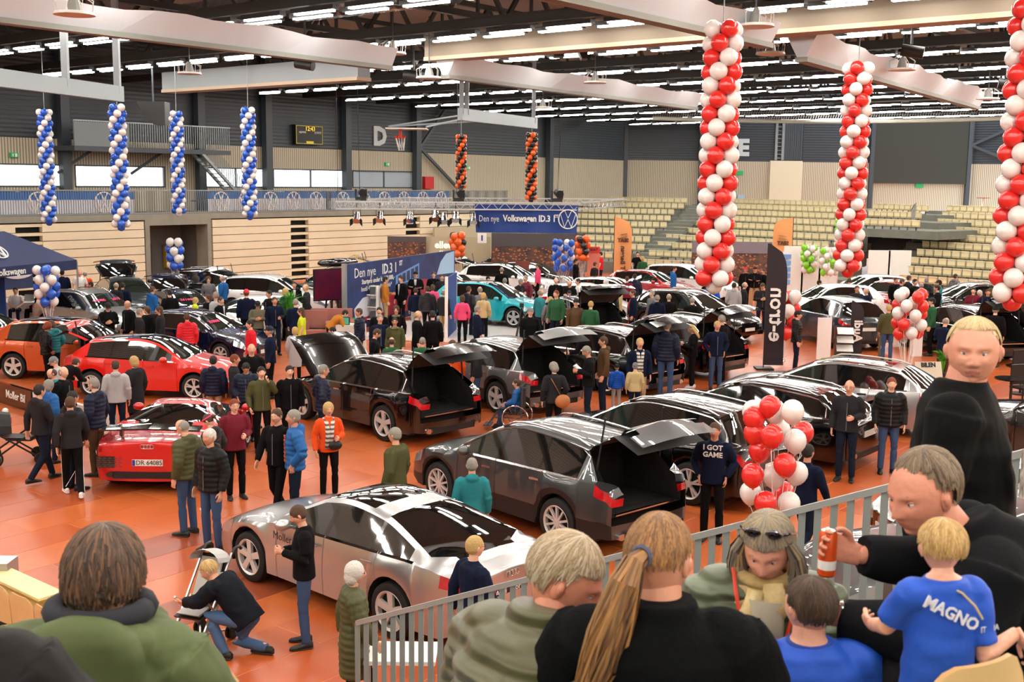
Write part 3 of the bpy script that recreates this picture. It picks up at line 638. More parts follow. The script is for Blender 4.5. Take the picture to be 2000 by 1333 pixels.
    for i in range(len(st) - 1):
        sm = (st[i] + st[i + 1]) / 2
        for j in range(NR - 1):
            near_arch = any(abs(sm - a) < ra + .07 for a in aw)
            if j == 0: key = 'underbody'
            elif j == 1 and clad: key = 'cladding'
            elif j <= 3:
                key = 'body'
                if j == 3 and lights and sm > L - .27: key = 'tail_light'
                elif j >= 2 and lights and sm < .42 and j == 3: key = 'headlight'
                elif dA < sm < dB: key = 'front_door'
                elif dB < sm < dC and typ != 'super' and not any(abs(sm - a) < ra for a in aw): key = 'rear_door'
            elif j == 4: key = 'window_trim' if (cs + .25 < sm < p['gb'] + .05) else ('hood' if .18 < sm < cs else 'body')
            elif j == 5:
                key = 'body'
                if cs + .30 < sm < p['gb'] and not abs(sm - p['sB']) < .045: key = 'side_window' if sm < p['sB'] else ('rear_side_window' if sm < p['sC'] - .03 or typ == 'super' else 'quarter_window')
                if abs(sm - p['sC']) < .03 or abs(sm - p['sB']) < .045: key = 'window_pillar'; pid = 1 if sm < p['sB'] + .1 else 2
                if sm < cs: key = 'hood' if sm > .18 else 'body'
            else:
                if sm < cs: key = 'hood' if sm > .18 else 'body'
                elif sm < ws: key = 'windscreen' if j >= 7 else 'body'
                elif sm < es: key = 'roof_glass' if (panorama and j >= 7 and sm < es - .25 * (typ != 'super')) else 'body'
                elif sm < gs: key = 'rear_window' if j >= 7 else ('tailgate' if gate else 'body')
                else: key = 'tailgate'
            for sgn in (1, -1):
                a, b, c, d = rows[i][j], rows[i + 1][j], rows[i + 1][j + 1], rows[i][j + 1]
                q = [(X[i], sgn * a[0], a[1]), (X[i + 1], sgn * b[0], b[1]), (X[i + 1], sgn * c[0], c[1]), (X[i], sgn * d[0], d[1])]
                if sgn < 0: q.reverse()
                if key == 'window_pillar': put((key, sgn * pid), q)
                elif key in ('tail_light', 'headlight', 'front_door', 'rear_door', 'side_window', 'rear_side_window', 'quarter_window'): put((key, sgn), q)
                else: put((key, 0), q)
    # end caps
    NC = 8
    for e, si in ((0, 0), (1, len(st) - 1)):
        rw_ = rows[si]; x0 = X[si]; out = .10 if e == 0 else .05; sg = 1 if e == 0 else -1
        cap = []
        for (y, z) in rw_: cap.append([(x0 + sg * out * (1 - (2 * c / NC - 1) ** 2) * (1 if y > .3 else y / .3) * (1 - .3 * abs(z - .5)), y * (1 - 2 * c / NC), z) for c in range(NC + 1)])
        for j in range(NR - 1):
            for c in range(NC):
                q = [cap[j][c], cap[j][c + 1], cap[j + 1][c + 1], cap[j + 1][c]]
                if e == 0: q.reverse()
                if e == 0: key = ('headlight', 1 if c == 0 else -1) if (j == 3 and lights and c in (0, NC - 1)) else ('body', 0)
                else:
                    key = ('tailgate', 0) if j >= 2 else ('body', 0)
                    if j == 3 and lights and (c in (0, NC - 1) or (gl == 'bar')): key = ('tail_light', 1 if c < NC / 2 else -1)
                put(key, q)
    mm = dict(body=P, hood=P, front_door=P, rear_door=P, tailgate=P, underbody=m_well, cladding=m_blk, tail_light=m_tl, headlight=m_hl, window_trim=m_chrome if chrome else m_gblk, side_window=m_cgf, rear_side_window=m_cgl, quarter_window=m_cgl, window_pillar=m_gblk, windscreen=m_cgf, rear_window=m_cgl, roof_glass=m_gblk)
    hinge = Vector((L / 2 - es, 0, top(es))); hh = Vector((L / 2 - cs, 0, cz))
    made = {}
    def mk(key, polys, parent, origin=Vector((0, 0, 0)), name=None):
        idx = {}; v = []; f = []
        for q in polys:
            ff = []
            for pnt in q:
                k = (round(pnt[0], 4), round(pnt[1], 4), round(pnt[2], 4))
                if k not in idx: idx[k] = len(v); v.append((pnt[0] - origin.x, pnt[1], pnt[2] - origin.z))
                if not ff or ff[-1] != idx[k]: ff.append(idx[k])
            if len(ff) > 2 and ff[0] == ff[-1]: ff.pop()
            if len(set(ff)) > 2 and len(set(ff)) == len(ff): f.append(tuple(ff))
        b = MB(); b.v = v; b.f = f; b.m = [0] * len(f)
        nm = name or {'rear_side_window': 'side_window', 'front_door': 'door', 'rear_door': 'door'}.get(key, key)
        return b.obj(nm, mm[key], parent, smooth=True, angle=.62)
    merge_doors = not doors
    for (key, sgn), polys in list(parts.items()):
        if key in ('hood', 'tailgate', 'rear_window'): continue
        if merge_doors and key in ('front_door', 'rear_door'): parts[('body', 0)] += polys; continue
    for (key, sgn), polys in parts.items():
        if key in ('hood', 'tailgate', 'rear_window') or (merge_doors and key in ('front_door', 'rear_door')): continue
        made[(key, sgn)] = mk(key, polys, root)
    tg = mk('tailgate', parts[('tailgate', 0)], root, hinge); tg.location = hinge
    rwin = mk('rear_window', parts[('rear_window', 0)], tg, hinge)
    hd = mk('hood', parts[('hood', 0)], root, hh); hd.location = hh
    if gate:
        tg.rotation_euler = (0, gate, 0)
        q = MB(); q.box(((L / 2 - es + L / 2 - gs) / 2 - hinge.x - .0, 0, (ez + gz_) / 2 - hinge.z - .05), ((gs - es) * .9, W * .55, .02), None)
        # inner lining of the gate
        li = MB(); li.add([(0.0, -W * .33, -.05), (0, W * .33, -.05), (L / 2 - gs - hinge.x, W * .40, gz_ - hinge.z - .02), (L / 2 - gs - hinge.x, -W * .40, gz_ - hinge.z - .02), (L / 2 - gs - hinge.x + .02, W * .38, .62 - hinge.z), (L / 2 - gs - hinge.x + .02, -W * .38, .62 - hinge.z)], [(0, 1, 2, 3), (3, 2, 4, 5)]); li.obj('lining', m_intg, tg)
        c = MB(); x0, x1, yy, z0, z1 = L / 2 - es + .55, L / 2 - L + .06, W * .40, .62, ez - .08
        xm = -(gs - L / 2)
        c.add([(x0, -yy, z0), (x1, -yy, z0), (x1, yy, z0), (x0, yy, z0), (x0, -yy * .8, z1), (-(es - L / 2), -yy * .8, z1), (-(es - L / 2), yy * .8, z1), (x0, yy * .8, z1), (x1, -yy, z0 + .3), (x1, yy, z0 + .3)],
              [(3, 2, 1, 0), (0, 4, 7, 3), (4, 5, 6, 7), (0, 1, 8, 5, 4), (3, 7, 6, 9, 2)]); c.obj('cargo_bay', m_int, root)
        q = MB(); q.box((x1 + .03, 0, z0 + .01), (.05, yy * 1.7, .025)); q.obj('load_sill', m_chrome, root)
        for s in (-1, 1):
            a = Vector((-(gs - L / 2) + .25, s * W * .36, z1 - .25)); bb_ = hinge + Matrix.Rotation(gate, 3, 'Y') @ Vector((-.55, s * W * .33, -.12)); q = MB(); q.bar(a, bb_, .025); q.obj('strut', m_blk, root)
    if hood:
        hd.rotation_euler = (0, -hood, 0)
        c = MB(); c.box((L / 2 - (cs + .3) / 2 - .1, 0, .62), (cs - .4, W * .66, .1)); 
        for k in range(5): c.box((L / 2 - .35 - k * .18, .3 * sin(k * 2.1), .72), (.16, .4, .1 + .03 * (k % 2)))
        c.obj('engine_bay', m_int, root)
        l2 = MB(); q0 = parts[('hood', 0)]
        li = MB(); li.add([(0.02, -W * .4, -.05), (0.02, W * .4, -.05), (cs - .3, W * .36, p['hoodz'] - cz - .06), (cs - .3, -W * .36, p['hoodz'] - cz - .06)], [(0, 1, 2, 3)]); li.obj('hood_lining', m_int, hd)
    # floor pan, wheels
    q = MB(); q.box((0, 0, .42), (L - .7, W - .62, .44)); q.box((0, 0, p['zb'] + .06), (p['wb'] - 2 * ra - .02, W - .2, .08)); q.obj('floor_pan', m_well, root)
    tm, rm = wheel_meshes(p['rw'], rim)
    for a in aw:
        for s in (1, -1):
            w = link('wheel', tm, root, (L / 2 - a, s * (W / 2 - .125), p['rw']), (0, 0, 0 if s > 0 else pi)); link('rim', rm, w)
    # mirrors, handles, rails
    for s in (1, -1):
        q = MB(); x = L / 2 - (cs + .42); z = belt(cs + .3) + .07
        q.ball((x, s * (W / 2 + .09), z), (.09, .11, .075), 10, 8); q.bar((x, s * (W / 2 - .08), z - .06), (x, s * (W / 2 + .05), z - .04), .05, .03); q.obj('side_mirror', P if not chrome or 'black' in P.name else P, root, smooth=True, angle=1)
        for sd in ([p['sB'] - .18, p['sC'] - .02] if typ != 'super' else [2.3]):
            if doors: q = MB(); q.bar((L / 2 - sd + .1, s * (wid(sd) + .005), belt(sd) - .13), (L / 2 - sd - .1, s * (wid(sd) + .005), belt(sd) - .12), .02, .03); q.obj('door_handle', m_chrome if chrome else P, root)
        if rails:
            q = MB(); pts = []
            for t in range(9):
                sx = ws + .1 + (es - ws - .15) * t / 8; r7 = sect(sx)[7]; pts.append((L / 2 - sx, s * (r7[0] + .01), r7[1] + (.045 if 0 < t < 8 else .0)))
            q.tube(pts, .018, 6); q.obj('roof_rail', MATS[rails] if isinstance(rails, str) else rails, root, smooth=True)
        if chrome and typ != 'super':     # bright line over the side windows
            q = MB(); pts = []
            for t in range(15):
                sx = cs + .15 + (p['gb'] + .08 - cs - .15) * t / 14; r = sect(sx)[6]; pts.append((L / 2 - sx, s * (r[0] + .006), r[1]))
            pts.append((L / 2 - p['gb'] - .12, s * (sect(p['gb'] + .12)[5][0]), sect(p['gb'] + .12)[5][1])); q.tube(pts, .012, 4); q.obj('window_surround', m_chrome, root)
    # front: grille, intakes; rear: plate, badge, exhaust
    xn = L / 2 + .085; q = MB(); zc = p['nose'] - .14
    if typ not in ('idcar', 'super'):
        q.box((xn - .02, 0, zc), (.05, W * .40, .30 if 'suv' in typ else .22)); q.box((xn - .05, W * .32, .36), (.06, W * .13, .12)); q.box((xn - .05, -W * .32, .36), (.06, W * .13, .12)); q.obj('grille', m_gblk, root)
        q = MB(); q.box((xn + .008, 0, zc - .08), (.02, .5, .11)); q.obj('number_plate', m_plate, root)
    xr = -(L / 2 + .047); zp = p['tz'] - .30 if typ != 'super' else .55
    par = tg if gate else root; of = hinge if gate else Vector((0, 0, 0))
    if plate is not None or not gate:
        q = MB(); q.box((xr - of.x - .006, 0, zp - of.z), (.015, .52, .11)); q.obj('number_plate', m_plate if plate != 'dark' else m_blk, par)
    q = MB(); q.box((-(L / 2) - .01, 0, .33), (.09, W * .62, .12)); q.obj('rear_diffuser', m_blk, root)
    if badge:
        q = MB(); zb_ = p['tz'] - .13
        n, rr, gap = (4, .036, .052) if badge == 'rings' else (1, .06, 0)
        for k in range(n):
            yc = (k - (n - 1) / 2) * gap
            q.tube([(xr - of.x - .012, yc + rr * cos(a * pi / 10), zb_ - of.z + rr * sin(a * pi / 10)) for a in range(21)], .006, 4, up=(1, 0, 0))
        q.obj('badge', m_chrome, par)
    if typ in ('sportback', 'super', 'wagon', 'suv', 'suvl'):
        for s in (-1, 1):
            q = MB(); q.tube([(-(L / 2) - .055, s * W * .33, .34), (-(L / 2) + .1, s * W * .33, .34)], .05, 14, sx=1.7 if typ != 'super' else 1.5); q.obj('exhaust', m_chrome if typ != 'super' else m_gblk, root)
    return root, p, tg
def at_wheels(Fp, Rp, typ):               # place from where the two near wheels touch the ground (left side in view = side +1)
    p = dict(CAR); p.update(TYPES[typ]); f, r = G(*Fp), G(*Rp); d = (f - r); az = atan2(d.x, d.y); m = (f + r) / 2
    return m, az
def place(px, py, z=0): return G(px, py, z)
def car_at_rear(px, py, az, typ, side=-1):   # px,py: ground contact of the near rear wheel; az degrees; side: +1 its left side faces us
    p = dict(CAR); p.update(TYPES[typ]); g = G(px, py); a = R(az); fw = Vector((sin(a), cos(a), 0)); lf = Vector((-cos(a), sin(a), 0))
    return g + fw * (p['fo'] + p['wb'] - p['L'] / 2) - lf * (side * (p['W'] / 2 - .05)), a
def car_at_front(px, py, az, typ, side=1):
    p = dict(CAR); p.update(TYPES[typ]); g = G(px, py); a = R(az); fw = Vector((sin(a), cos(a), 0)); lf = Vector((-cos(a), sin(a), 0))
    return g - fw * (p['L'] / 2 - p['fo']) - lf * (side * (p['W'] / 2 - .05)), a
pk = lambda: None
p_silver = paint('silver', 'c3c5c6', .85, .28); p_black = paint('black', '040405', 0, .15); p_dgrey = paint('dark_grey', '4a4e50', .6, .3); p_grey = paint('grey', '77797a', .6, .3)
p_red = paint('red', 'd61a12', .0, .3); p_r8 = paint('deep_red', 'c80d14', .1, .25); p_orange = paint('orange', 'c9541e', .3, .3); p_white = paint('white', 'e9ebea', 0, .3); p_navy = paint('navy', '0a1230', .2, .2)
p_dslate = paint('slate', '303a40', .5, .3); p_teal = paint('teal', '19b0bc', .1, .3); p_yellow = paint('yellow', 'd6a614', 0, .3); p_mid = paint('mid_grey', '8d9294', .6, .3); p_wine = paint('wine_red', 'b01420', .1, .25)
m_txt = mat('dark_lettering', '26282a', .5)
# --- front rows
g, a = car_at_rear(765, 1248, -48, 'sportback', 1)
A5, pA5, tA5 = car('silver fastback car with black roof panel in front of the grey tailgate-open car', 'sportback', p_silver, g, a, rim='five', panorama=True, badge='rings', plate='dark', chrome=False)
txt('lettering', 'Sport', .1, m_white, A5, frame((-4.75 / 2 - .062, -.06, .68), (0, -1, 0), (0, 0, 1)), .002)
txt('lettering', 'Audi', .1, m_white, A5, frame((-4.75 / 2 - .062, .20 - .0, .68), (0, -1, 0), (0, 0, 1)), .002)
q = MB(); q.box((-4.75 / 2 - .06, .235 + .08, .68), (.006, .05, .07)); q.obj('red_mark', mat('mark_red', 'c8201c', .4), A5)
txt('lettering', 'Moller', .15, m_txt, A5, frame((.72, .945, .80), (-1, 0, 0), (0, 0, 1)), .002); txt('lettering', 'Bil', .15, mat('pale_lettering', '8d9092', .5), A5, frame((.36, .945, .80), (-1, 0, 0), (0, 0, 1)), .002)
R8, pR8, tR8 = car('red sports coupe with number plate and black honeycomb rear vents', 'super', p_r8, G(283, 962) + Vector((.06, 2.15, 0)), R(-1), rim='ten', badge='rings', chrome=False)
txt('lettering', 'DR 64085', .115, m_txt, R8, frame((-2.28, -.03, .55), (0, -1, 0), (0, 0, 1)), .002, space=.95)
q = MB(); q.box((-2.278, .232, .55), (.006, .045, .10)); q.obj('blue_field', mat('plate_blue', '1d3f9e', .4), R8)
for s in (-1, 1):
    q = MB(); q.box((-2.215, s * .60, .55), (.05, .56, .20)); v = q.obj('rear_vent', m_gblk, R8)
    q = MB()
    for k in range(6):
        for j in range(5): q.box((-2.245, s * (.38 + .088 * k + .022 * (j % 2)), .475 + .036 * j), (.012, .05, .012))
    q.obj('vent_mesh', m_dcol, v)
    q = MB(); q.box((-1.95, s * .52, 1.02), (.08, .05, .16)); q.obj('spoiler_post', m_gblk, R8)
q = MB(); q.loft([[(-2.12, -.86, 1.06), (-1.88, -.86, 1.10), (-1.88, -.86, 1.12), (-2.12, -.86, 1.09)], [(-2.14, 0, 1.09), (-1.86, 0, 1.13), (-1.86, 0, 1.15), (-2.14, 0, 1.12)], [(-2.12, .86, 1.06), (-1.88, .86, 1.10), (-1.88, .86, 1.12), (-2.12, .86, 1.09)]]); q.obj('rear_wing', m_gblk, R8)
g, a = car_at_rear(1088, 1068, -42, 'suv', 1)
car('dark grey car with raised tailgate behind the silver fastback', 'suv', p_dgrey, g, a, rim='ten', gate=R(-68) * -1, rails='chrome', clad=True)
g, a = car_at_rear(1345, 987, -45, 'suv', 1)
car('black car with ten-spoke wheel behind the man in the slogan hoodie', 'suv', p_black, g, a, rim='twin', rails='chrome')
g, a = car_at_rear(1545, 912, -50, 'wagon', 1)
car('black estate car between the big balloon bunch and the silver estate', 'wagon', p_black, g, a, rim='ten', rails='chrome')
g, a = car_at_rear(1712, 850, -58, 'wagon', 1)
car('silver estate car with dark panorama roof behind the two walking men', 'wagon', p_silver, g, a, rim='five', rails='alloy', panorama=True)
g, a = car_at_rear(750, 862, -45, 'suvl', 1)
car('black car with raised hood and raised tailgate in the middle', 'suvl', p_black, g, a, rim='five', gate=R(70), hood=R(52), rails='alloy')
g, a = car_at_rear(970, 808, -40, 'suvl', 1)
car('grey car with raised black-lined tailgate beside the wheelchair', 'suvl', p_grey, g, a, rim='five', gate=R(70), clad=True)
g, a = car_at_rear(1185, 772, -42, 'suvl', 1)
car('black car with raised tailgate that the man in orange leans into', 'suvl', p_black, g, a, gate=R(70), rails='alloy')
g, a = car_at_rear(1325, 738, -42, 'suvl', 1)
car('black car with raised tailgate behind the blonde woman in black', 'suvl', p_black, g, a, gate=R(70), rails='alloy')
g, a = car_at_front(1452, 662, 140, 'suvl', 1)
e5, _, _ = car('black car facing the aisle right of the raised tailgates', 'suvl', p_black, g, a, rails='alloy')
car('black car with flat raised tailgate behind the crouching orange jacket', 'suvl', p_black, G(1118, 669), R(-22), gate=R(78), plate=1)
# --- left group
g, a = car_at_front(380, 783, 97, 'hatch', -1)
car('bright red hatchback with raised tailgate and black roof', 'hatch', p_red, g, a, rim='twin', gate=R(66), panorama=True, chrome=False)
g, a = car_at_rear(28, 741, 98, 'csuv', -1)
car('orange hatchback at the left edge with black alloy wheels', 'csuv', p_orange, g, a, rim='five', panorama=True, chrome=False)
car('red hatchback behind the orange one at the left edge', 'hatch', p_red, G(-40, 700), R(100), chrome=False)
g, a = car_at_front(190, 668, 122, 'csuv', -1)
tc_, ptc, _ = car('grey compact car with price on its windscreen beside the blue tent', 'csuv', p_mid, g, a, rails='chrome')
PRC = mat('price_pink', 'd8306a', .6)
def byroof(px, py, z): return G(px, py, z)
def pl(p): return Vector((p[0], p[1], 0))
car('dark car with raised tailgate seen from the front below the doorway', 'wagon', p_dslate, pl(byroof(246, 543, 1.5)), R(152), gate=R(75))
tb1, pb1, _ = car('dark blue car with price on windscreen and raised tailgate', 'hatch', p_navy, pl(byroof(356, 567, 1.46)), R(150), gate=R(75))
g, a = car_at_front(432, 714, 112, 'hatch', -1)
tn1, pn1, _ = car('navy hatchback behind the woman in the red quilted jacket', 'hatch', p_navy, g, a, rim='seven')
car('black car behind the dark blue one under the pale boards', 'suv', p_black, pl(byroof(426, 524, 1.64)), R(97), rails='chrome')
car('white car with raised tailgate under the pale boards', 'suv', p_white, pl(byroof(535, 537, 1.64)), R(100), gate=R(62), rails='chrome')
car('white small car behind the man in the camouflage jacket', 'hatch', p_white, pl(byroof(491, 579, 1.46)), R(205))
sv, psv, _ = car('dark car carrying a black roof box left of the screen', 'suv', p_dslate, pl(byroof(658, 523, 1.64)), R(215), rails='chrome')
q = MB(); q.loft([[(x, w * cos(t), 1.86 + h * sin(t)) for t in [k * pi / 6 for k in range(12)]] for x, w, h in ((-1.1, .15, .08), (-.95, .34, .15), (0, .4, .19), (.8, .36, .14), (1.05, .12, .05))]); tag(q.obj('roof_box', m_gblk, None, smooth=True, loc=sv.location, rot=sv.rotation_euler), 'glossy black roof box on the dark car', 'roof box')
car('yellow car whose raised tailgate shows over the blue picture wall', 'csuv', p_yellow, pl(byroof(788, 508, 1.58)), R(88), gate=R(62))
# --- booth
g, a = car_at_front(1003, 647, 117, 'idcar', -1)
car('turquoise electric car with open-design black wheels in the blue booth', 'idcar', p_teal, (g.x, g.y, .12), a, rim='five', panorama=True, chrome=False)
car('white car behind the right end of the blue picture wall', 'hatch', p_white, pl(byroof(880, 531, 1.46)), R(150))
car('white car with raised tailgate behind the turquoise one', 'suv', p_white, pl(byroof(992, 514, 1.64)), R(112), gate=R(60), panorama=True)
car('black car with raised tailgate in front of the city picture wall', 'suv', p_black, pl(byroof(985, 492, 1.64)), R(-75), gate=R(70))
car('black car beneath the blue white balloon bunch', 'hatch', p_black, pl(byroof(1045, 511, 1.46)), R(112))
car('white rounded small car between the blue booth and the red car', 'small', p_white, pl(byroof(1150, 553, 1.48)), R(100))
car('white car with dark roof left of the red car', 'hatch', p_white, pl(byroof(1200, 541, 1.46)), R(118), panorama=True)
car('wine red car with front number plate in the middle distance', 'hatch', p_wine, pl(byroof(1272, 527, 1.46)), R(122), panorama=True)
car('white car behind the bottom of the tall red white column', 'suv', p_white, pl(byroof(1345, 516, 1.64)), R(125), rim='five')
# --- right group
g, a = car_at_rear(1698, 638, -103, 'csuv', 1)
car('white car with dark windows right of the black lettered flag', 'csuv', p_white, g, a, chrome=False)
car('dark slate car seen from behind beside the slim dark flag', 'suv', p_dslate, G(1625, 668), R(-12))
car('red car right behind the white one near the red white bunch', 'hatch', p_wine, pl(byroof(1738, 547, 1.46)), R(-140))
car('white car at the far booth under the second red white column', 'hatch', p_white, pl(byroof(1692, 536, 1.46)), R(-100))
car('black car behind the crowd on the right', 'suv', p_black, pl(byroof(1895, 552, 1.64)), R(-95), rails='chrome')
car('black car with raised tailgate at the right edge crowd', 'suv', p_black, pl(byroof(2012, 541, 1.64)), R(-60), gate=R(70))
car('black car with raised tailgate behind the blond standing man', 'suvl', p_black, G(1868, 690), R(-14), gate=R(72), rails='chrome')
car('black car at the right edge beside the railing', 'suv', p_black, G(2105, 905), R(-52), rails='chrome')
gf = G(1740, 1040, .35)
car('silver car with bright headlight beyond the railing', 'hatch', p_silver, (gf.x + 2.1, gf.y + .3, 0), R(-97))
gf = G(1585, 1150, .3)
dk, _, _ = car('dark grey car seen through the railing bars with yellow card in windscreen', 'wagon', p_dgrey, (gf.x + 2.4, gf.y + .1, 0), R(-100))
q = MB(); q.box((.75, .1, 1.16), (.35, .5, .012), Matrix.Rotation(.5, 4, 'Y') if 0 else None); q.obj('yellow_card', mat('card_yellow', 'e8e020', .6), dk)
for t_, p_, s_, yy in ((tc_, ptc, '498900', -.28), (tc_, ptc, '2019', .4), (tb1, pb1, '261000', 0), (tn1, pn1, '255000', -.35)):
    (cs, cz), (ws, wz) = p_['cowl'], p_['wst']; k_ = .45; n_ = Vector((wz - cz, 0, ws - cs)).normalized()
    txt('price_lettering', s_, .17, PRC, t_, frame(Vector((p_['L'] / 2 - (cs + (ws - cs) * k_), yy, cz + (wz - cz) * k_)) + n_ * .035, (0, 1, 0), (-(ws - cs), 0, wz - cz)), .002, bold=.006)
# ================================================================ people
TS = bpy.data.scenes.new('sculpt')
def remesh(mb, voxel, smooth=2, name='body', factor=.5):
    me = mb.mesh('t', []); o = bpy.data.objects.new('t', me); TS.collection.objects.link(o)
    m = o.modifiers.new('r', 'REMESH'); m.mode = 'VOXEL'; m.voxel_size = voxel; m.use_smooth_shade = True
    s = o.modifiers.new('s', 'SMOOTH'); s.iterations = smooth; s.factor = factor
    with bpy.context.temp_override(scene=TS, view_layer=TS.view_layers[0]): dg = bpy.context.evaluated_depsgraph_get()
    dg.update(); e = o.evaluated_get(dg); r = bpy.data.meshes.new_from_object(e)
    bpy.data.objects.remove(o); bpy.data.meshes.remove(me)
    v = np.empty(len(r.vertices) * 3); r.vertices.foreach_get('co', v); v = v.reshape(-1, 3)
    f = [tuple(p.vertices) for p in r.polygons]; bpy.data.meshes.remove(r); return v, f
def G2(x, s): return math.exp(-(x / s) ** 2)
def head_mesh(nu=30, nv=24, child=0, mouth=0, smile=0, jaw=1.0, nose=1.0, fat=1.0):
    """a head around its centre, face towards +y; returns MB: slots 0 skin, 1 eye white, 2 iris, 3 lips"""
    b = MB(); V_ = []; a0, b0, c0 = .076 * fat, .097, .118
    if child: c0 = .105; b0 = .093; a0 = .075
    for j in range(nv + 1):
        th = pi * j / nv
        for i in range(nu):
            ph = 2 * pi * i / nu
            # denser in front
            ph = ph - .35 * sin(2 * ph) * 0
            d = Vector((sin(th) * sin(ph), sin(th) * cos(ph), cos(th)))
            x, y, z = a0 * d.x, b0 * d.y, c0 * d.z
            if z < 0:
                t = -z / c0; x *= 1 - .26 * t ** 1.6 * (1 if not child else 1.1) / jaw
                if y < 0: y *= 1 - .35 * t
                else: y *= 1 - .02 * t
            else: x *= 1 + .03 * sin(pi * z / c0)
            if y > 0:
                f = min(1, y / (b0 * .55)); k = .8 if child else 1
                ax = abs(x)
                if -.045 < z < .03:
                    hz = (.004 + .020 * (.022 - z) / .05) if z > -.028 else .024 * max(0, 1 - (-.028 - z) / .011)
                    y += f * k * nose * max(hz, 0) * G2(x, .0085 + .004 * max(0, min(1, (.02 - z) / .05)))
                    y += f * .006 * G2(ax - .014, .006) * G2(z + .028, .008) * k
                y += f * .006 * k * G2(z - .030, .010) * G2(ax - .028, .024)
                y -= f * .013 * G2(ax - .031, .017) * G2(z - .010, .012)
                y += f * .004 * G2(ax - .040, .016) * G2(z + .022, .016)
                y += f * .0055 * G2(z + .053, .0055) * G2(x, .021) + f * .005 * G2(z + .064, .006) * G2(x, .018)
                y -= f * .0045 * G2(z + .0585, .0028) * G2(x, .024)
                y -= f * .004 * G2(z + .077, .007) * G2(x, .02)
                y += f * .010 * G2(z + .096, .015) * G2(x, .022)
                y -= f * .004 * G2(ax - .05, .014) * G2(z + .055, .02)
            V_.append((x, y, z))
    f = []
    mi = []
    for j in range(nv):
        for i in range(nu):
            i2 = (i + 1) % nu; q = (j * nu + i, (j + 1) * nu + i, (j + 1) * nu + i2, j * nu + i2)
            if j == 0: q = (i, nu + i, nu + i2)
            if j == nv - 1: q = (j * nu + i, (j + 1) * nu + i, j * nu + i2)
            f.append(q); c = [sum(V_[k][m] for k in q) / len(q) for m in range(3)]
            mi.append(3 if (c[1] > .06 and (c[0] / .024) ** 2 + ((c[2] + .0585) / .0085) ** 2 < 1) else 0)
    b.v = V_; b.f = f; b.m = mi
    ey = .0805 if not child else .077
    for s in (-1, 1):
        b.mi = 1; b.ball((s * .031, ey - .009, .009), (.0125, .0115, .0068), 12, 8)
        b.mi = 2; b.ball((s * .031, ey - .0015, .0085), (.0058, .0046, .0056), 10, 6)
        b.mi = 0; b.ball((s * .031, ey - .0085, .0165), (.0150, .0125, .0062), 12, 8); b.ball((s * .031, ey - .0095, .0015), (.0140, .0115, .0045), 12, 8)
        b.mi = 0; b.ball((s * .079 * fat * (.97 if not child else .97), -.008, .000), (.010, .019, .031), 8, 8, None)
        b.ball((s * .083 * fat, -.004, .004), (.009, .012, .02), 8, 6)
        b.mi = 4; b.bar((s * .014, ey + .006, .0335), (s * .032, ey + .005, .036), .005, .0045); b.bar((s * .032, ey + .005, .036), (s * .047, ey - .007, .030), .0045, .004); b.mi = 0
    return b
def hand_parts(mb, M, s=1, curl=.5, spread=.05, sc=1.0, n=7):
    """right (s=1) or left hand: wrist at the origin, fingers towards -z, palm facing -x*s... thumb at the front"""
    def P(x, y, z): return M @ (Vector((x * s, y, z)) * sc)
    mb.loft([[P(w * cos(t) * .014, yy + w * sin(t) * hw, z) for t in [2 * pi * k / n for k in range(n)]] for z, w, hw, yy in ((.015, 1.3, .024, 0), (-.02, 1.2, .031, 0), (-.055, 1.1, .041, 0), (-.09, 1, .041, 0), (-.097, .6, .034, 0))])
    for k, (y, L) in enumerate(((.031, .070), (.011, .078), (-.010, .072), (-.030, .058))):
        p = Vector((0, y, -.088)); a = 0; pts = [p.copy()]; rr = [.0095]
        for seg in range(3):
            a += curl * (.35 + .3 * seg); l = L * (.45, .32, .25)[seg]; p = p + Vector((-sin(a) * l, (y * spread), -cos(a) * l)); pts.append(p.copy()); rr.append((.0088, .008, .0065)[seg])
        mb.tube([P(*q) for q in pts], [q * sc for q in rr], 6)
    pts = [(.0, .030, -.030), (-.012, .050, -.052), (-.022, .056, -.080), (-.030, .050, -.100)]
    mb.tube([P(*q) for q in pts], [q * sc for q in (.013, .0115, .0095, .0075)], 6)
def aim(p, d, fwd=(0, 1, 0)):             # matrix at p whose -z looks along d
    z = -Vector(d).normalized(); y = Vector(fwd); x = y.cross(z)
    if x.length < .05: y = Vector((1, 0, .1)); x = y.cross(z)
    x.normalize(); y = z.cross(x)
    return Matrix([[x.x, y.x, z.x, p[0]], [x.y, y.y, z.y, p[1]], [x.z, y.z, z.z, p[2]], [0, 0, 0, 1]])
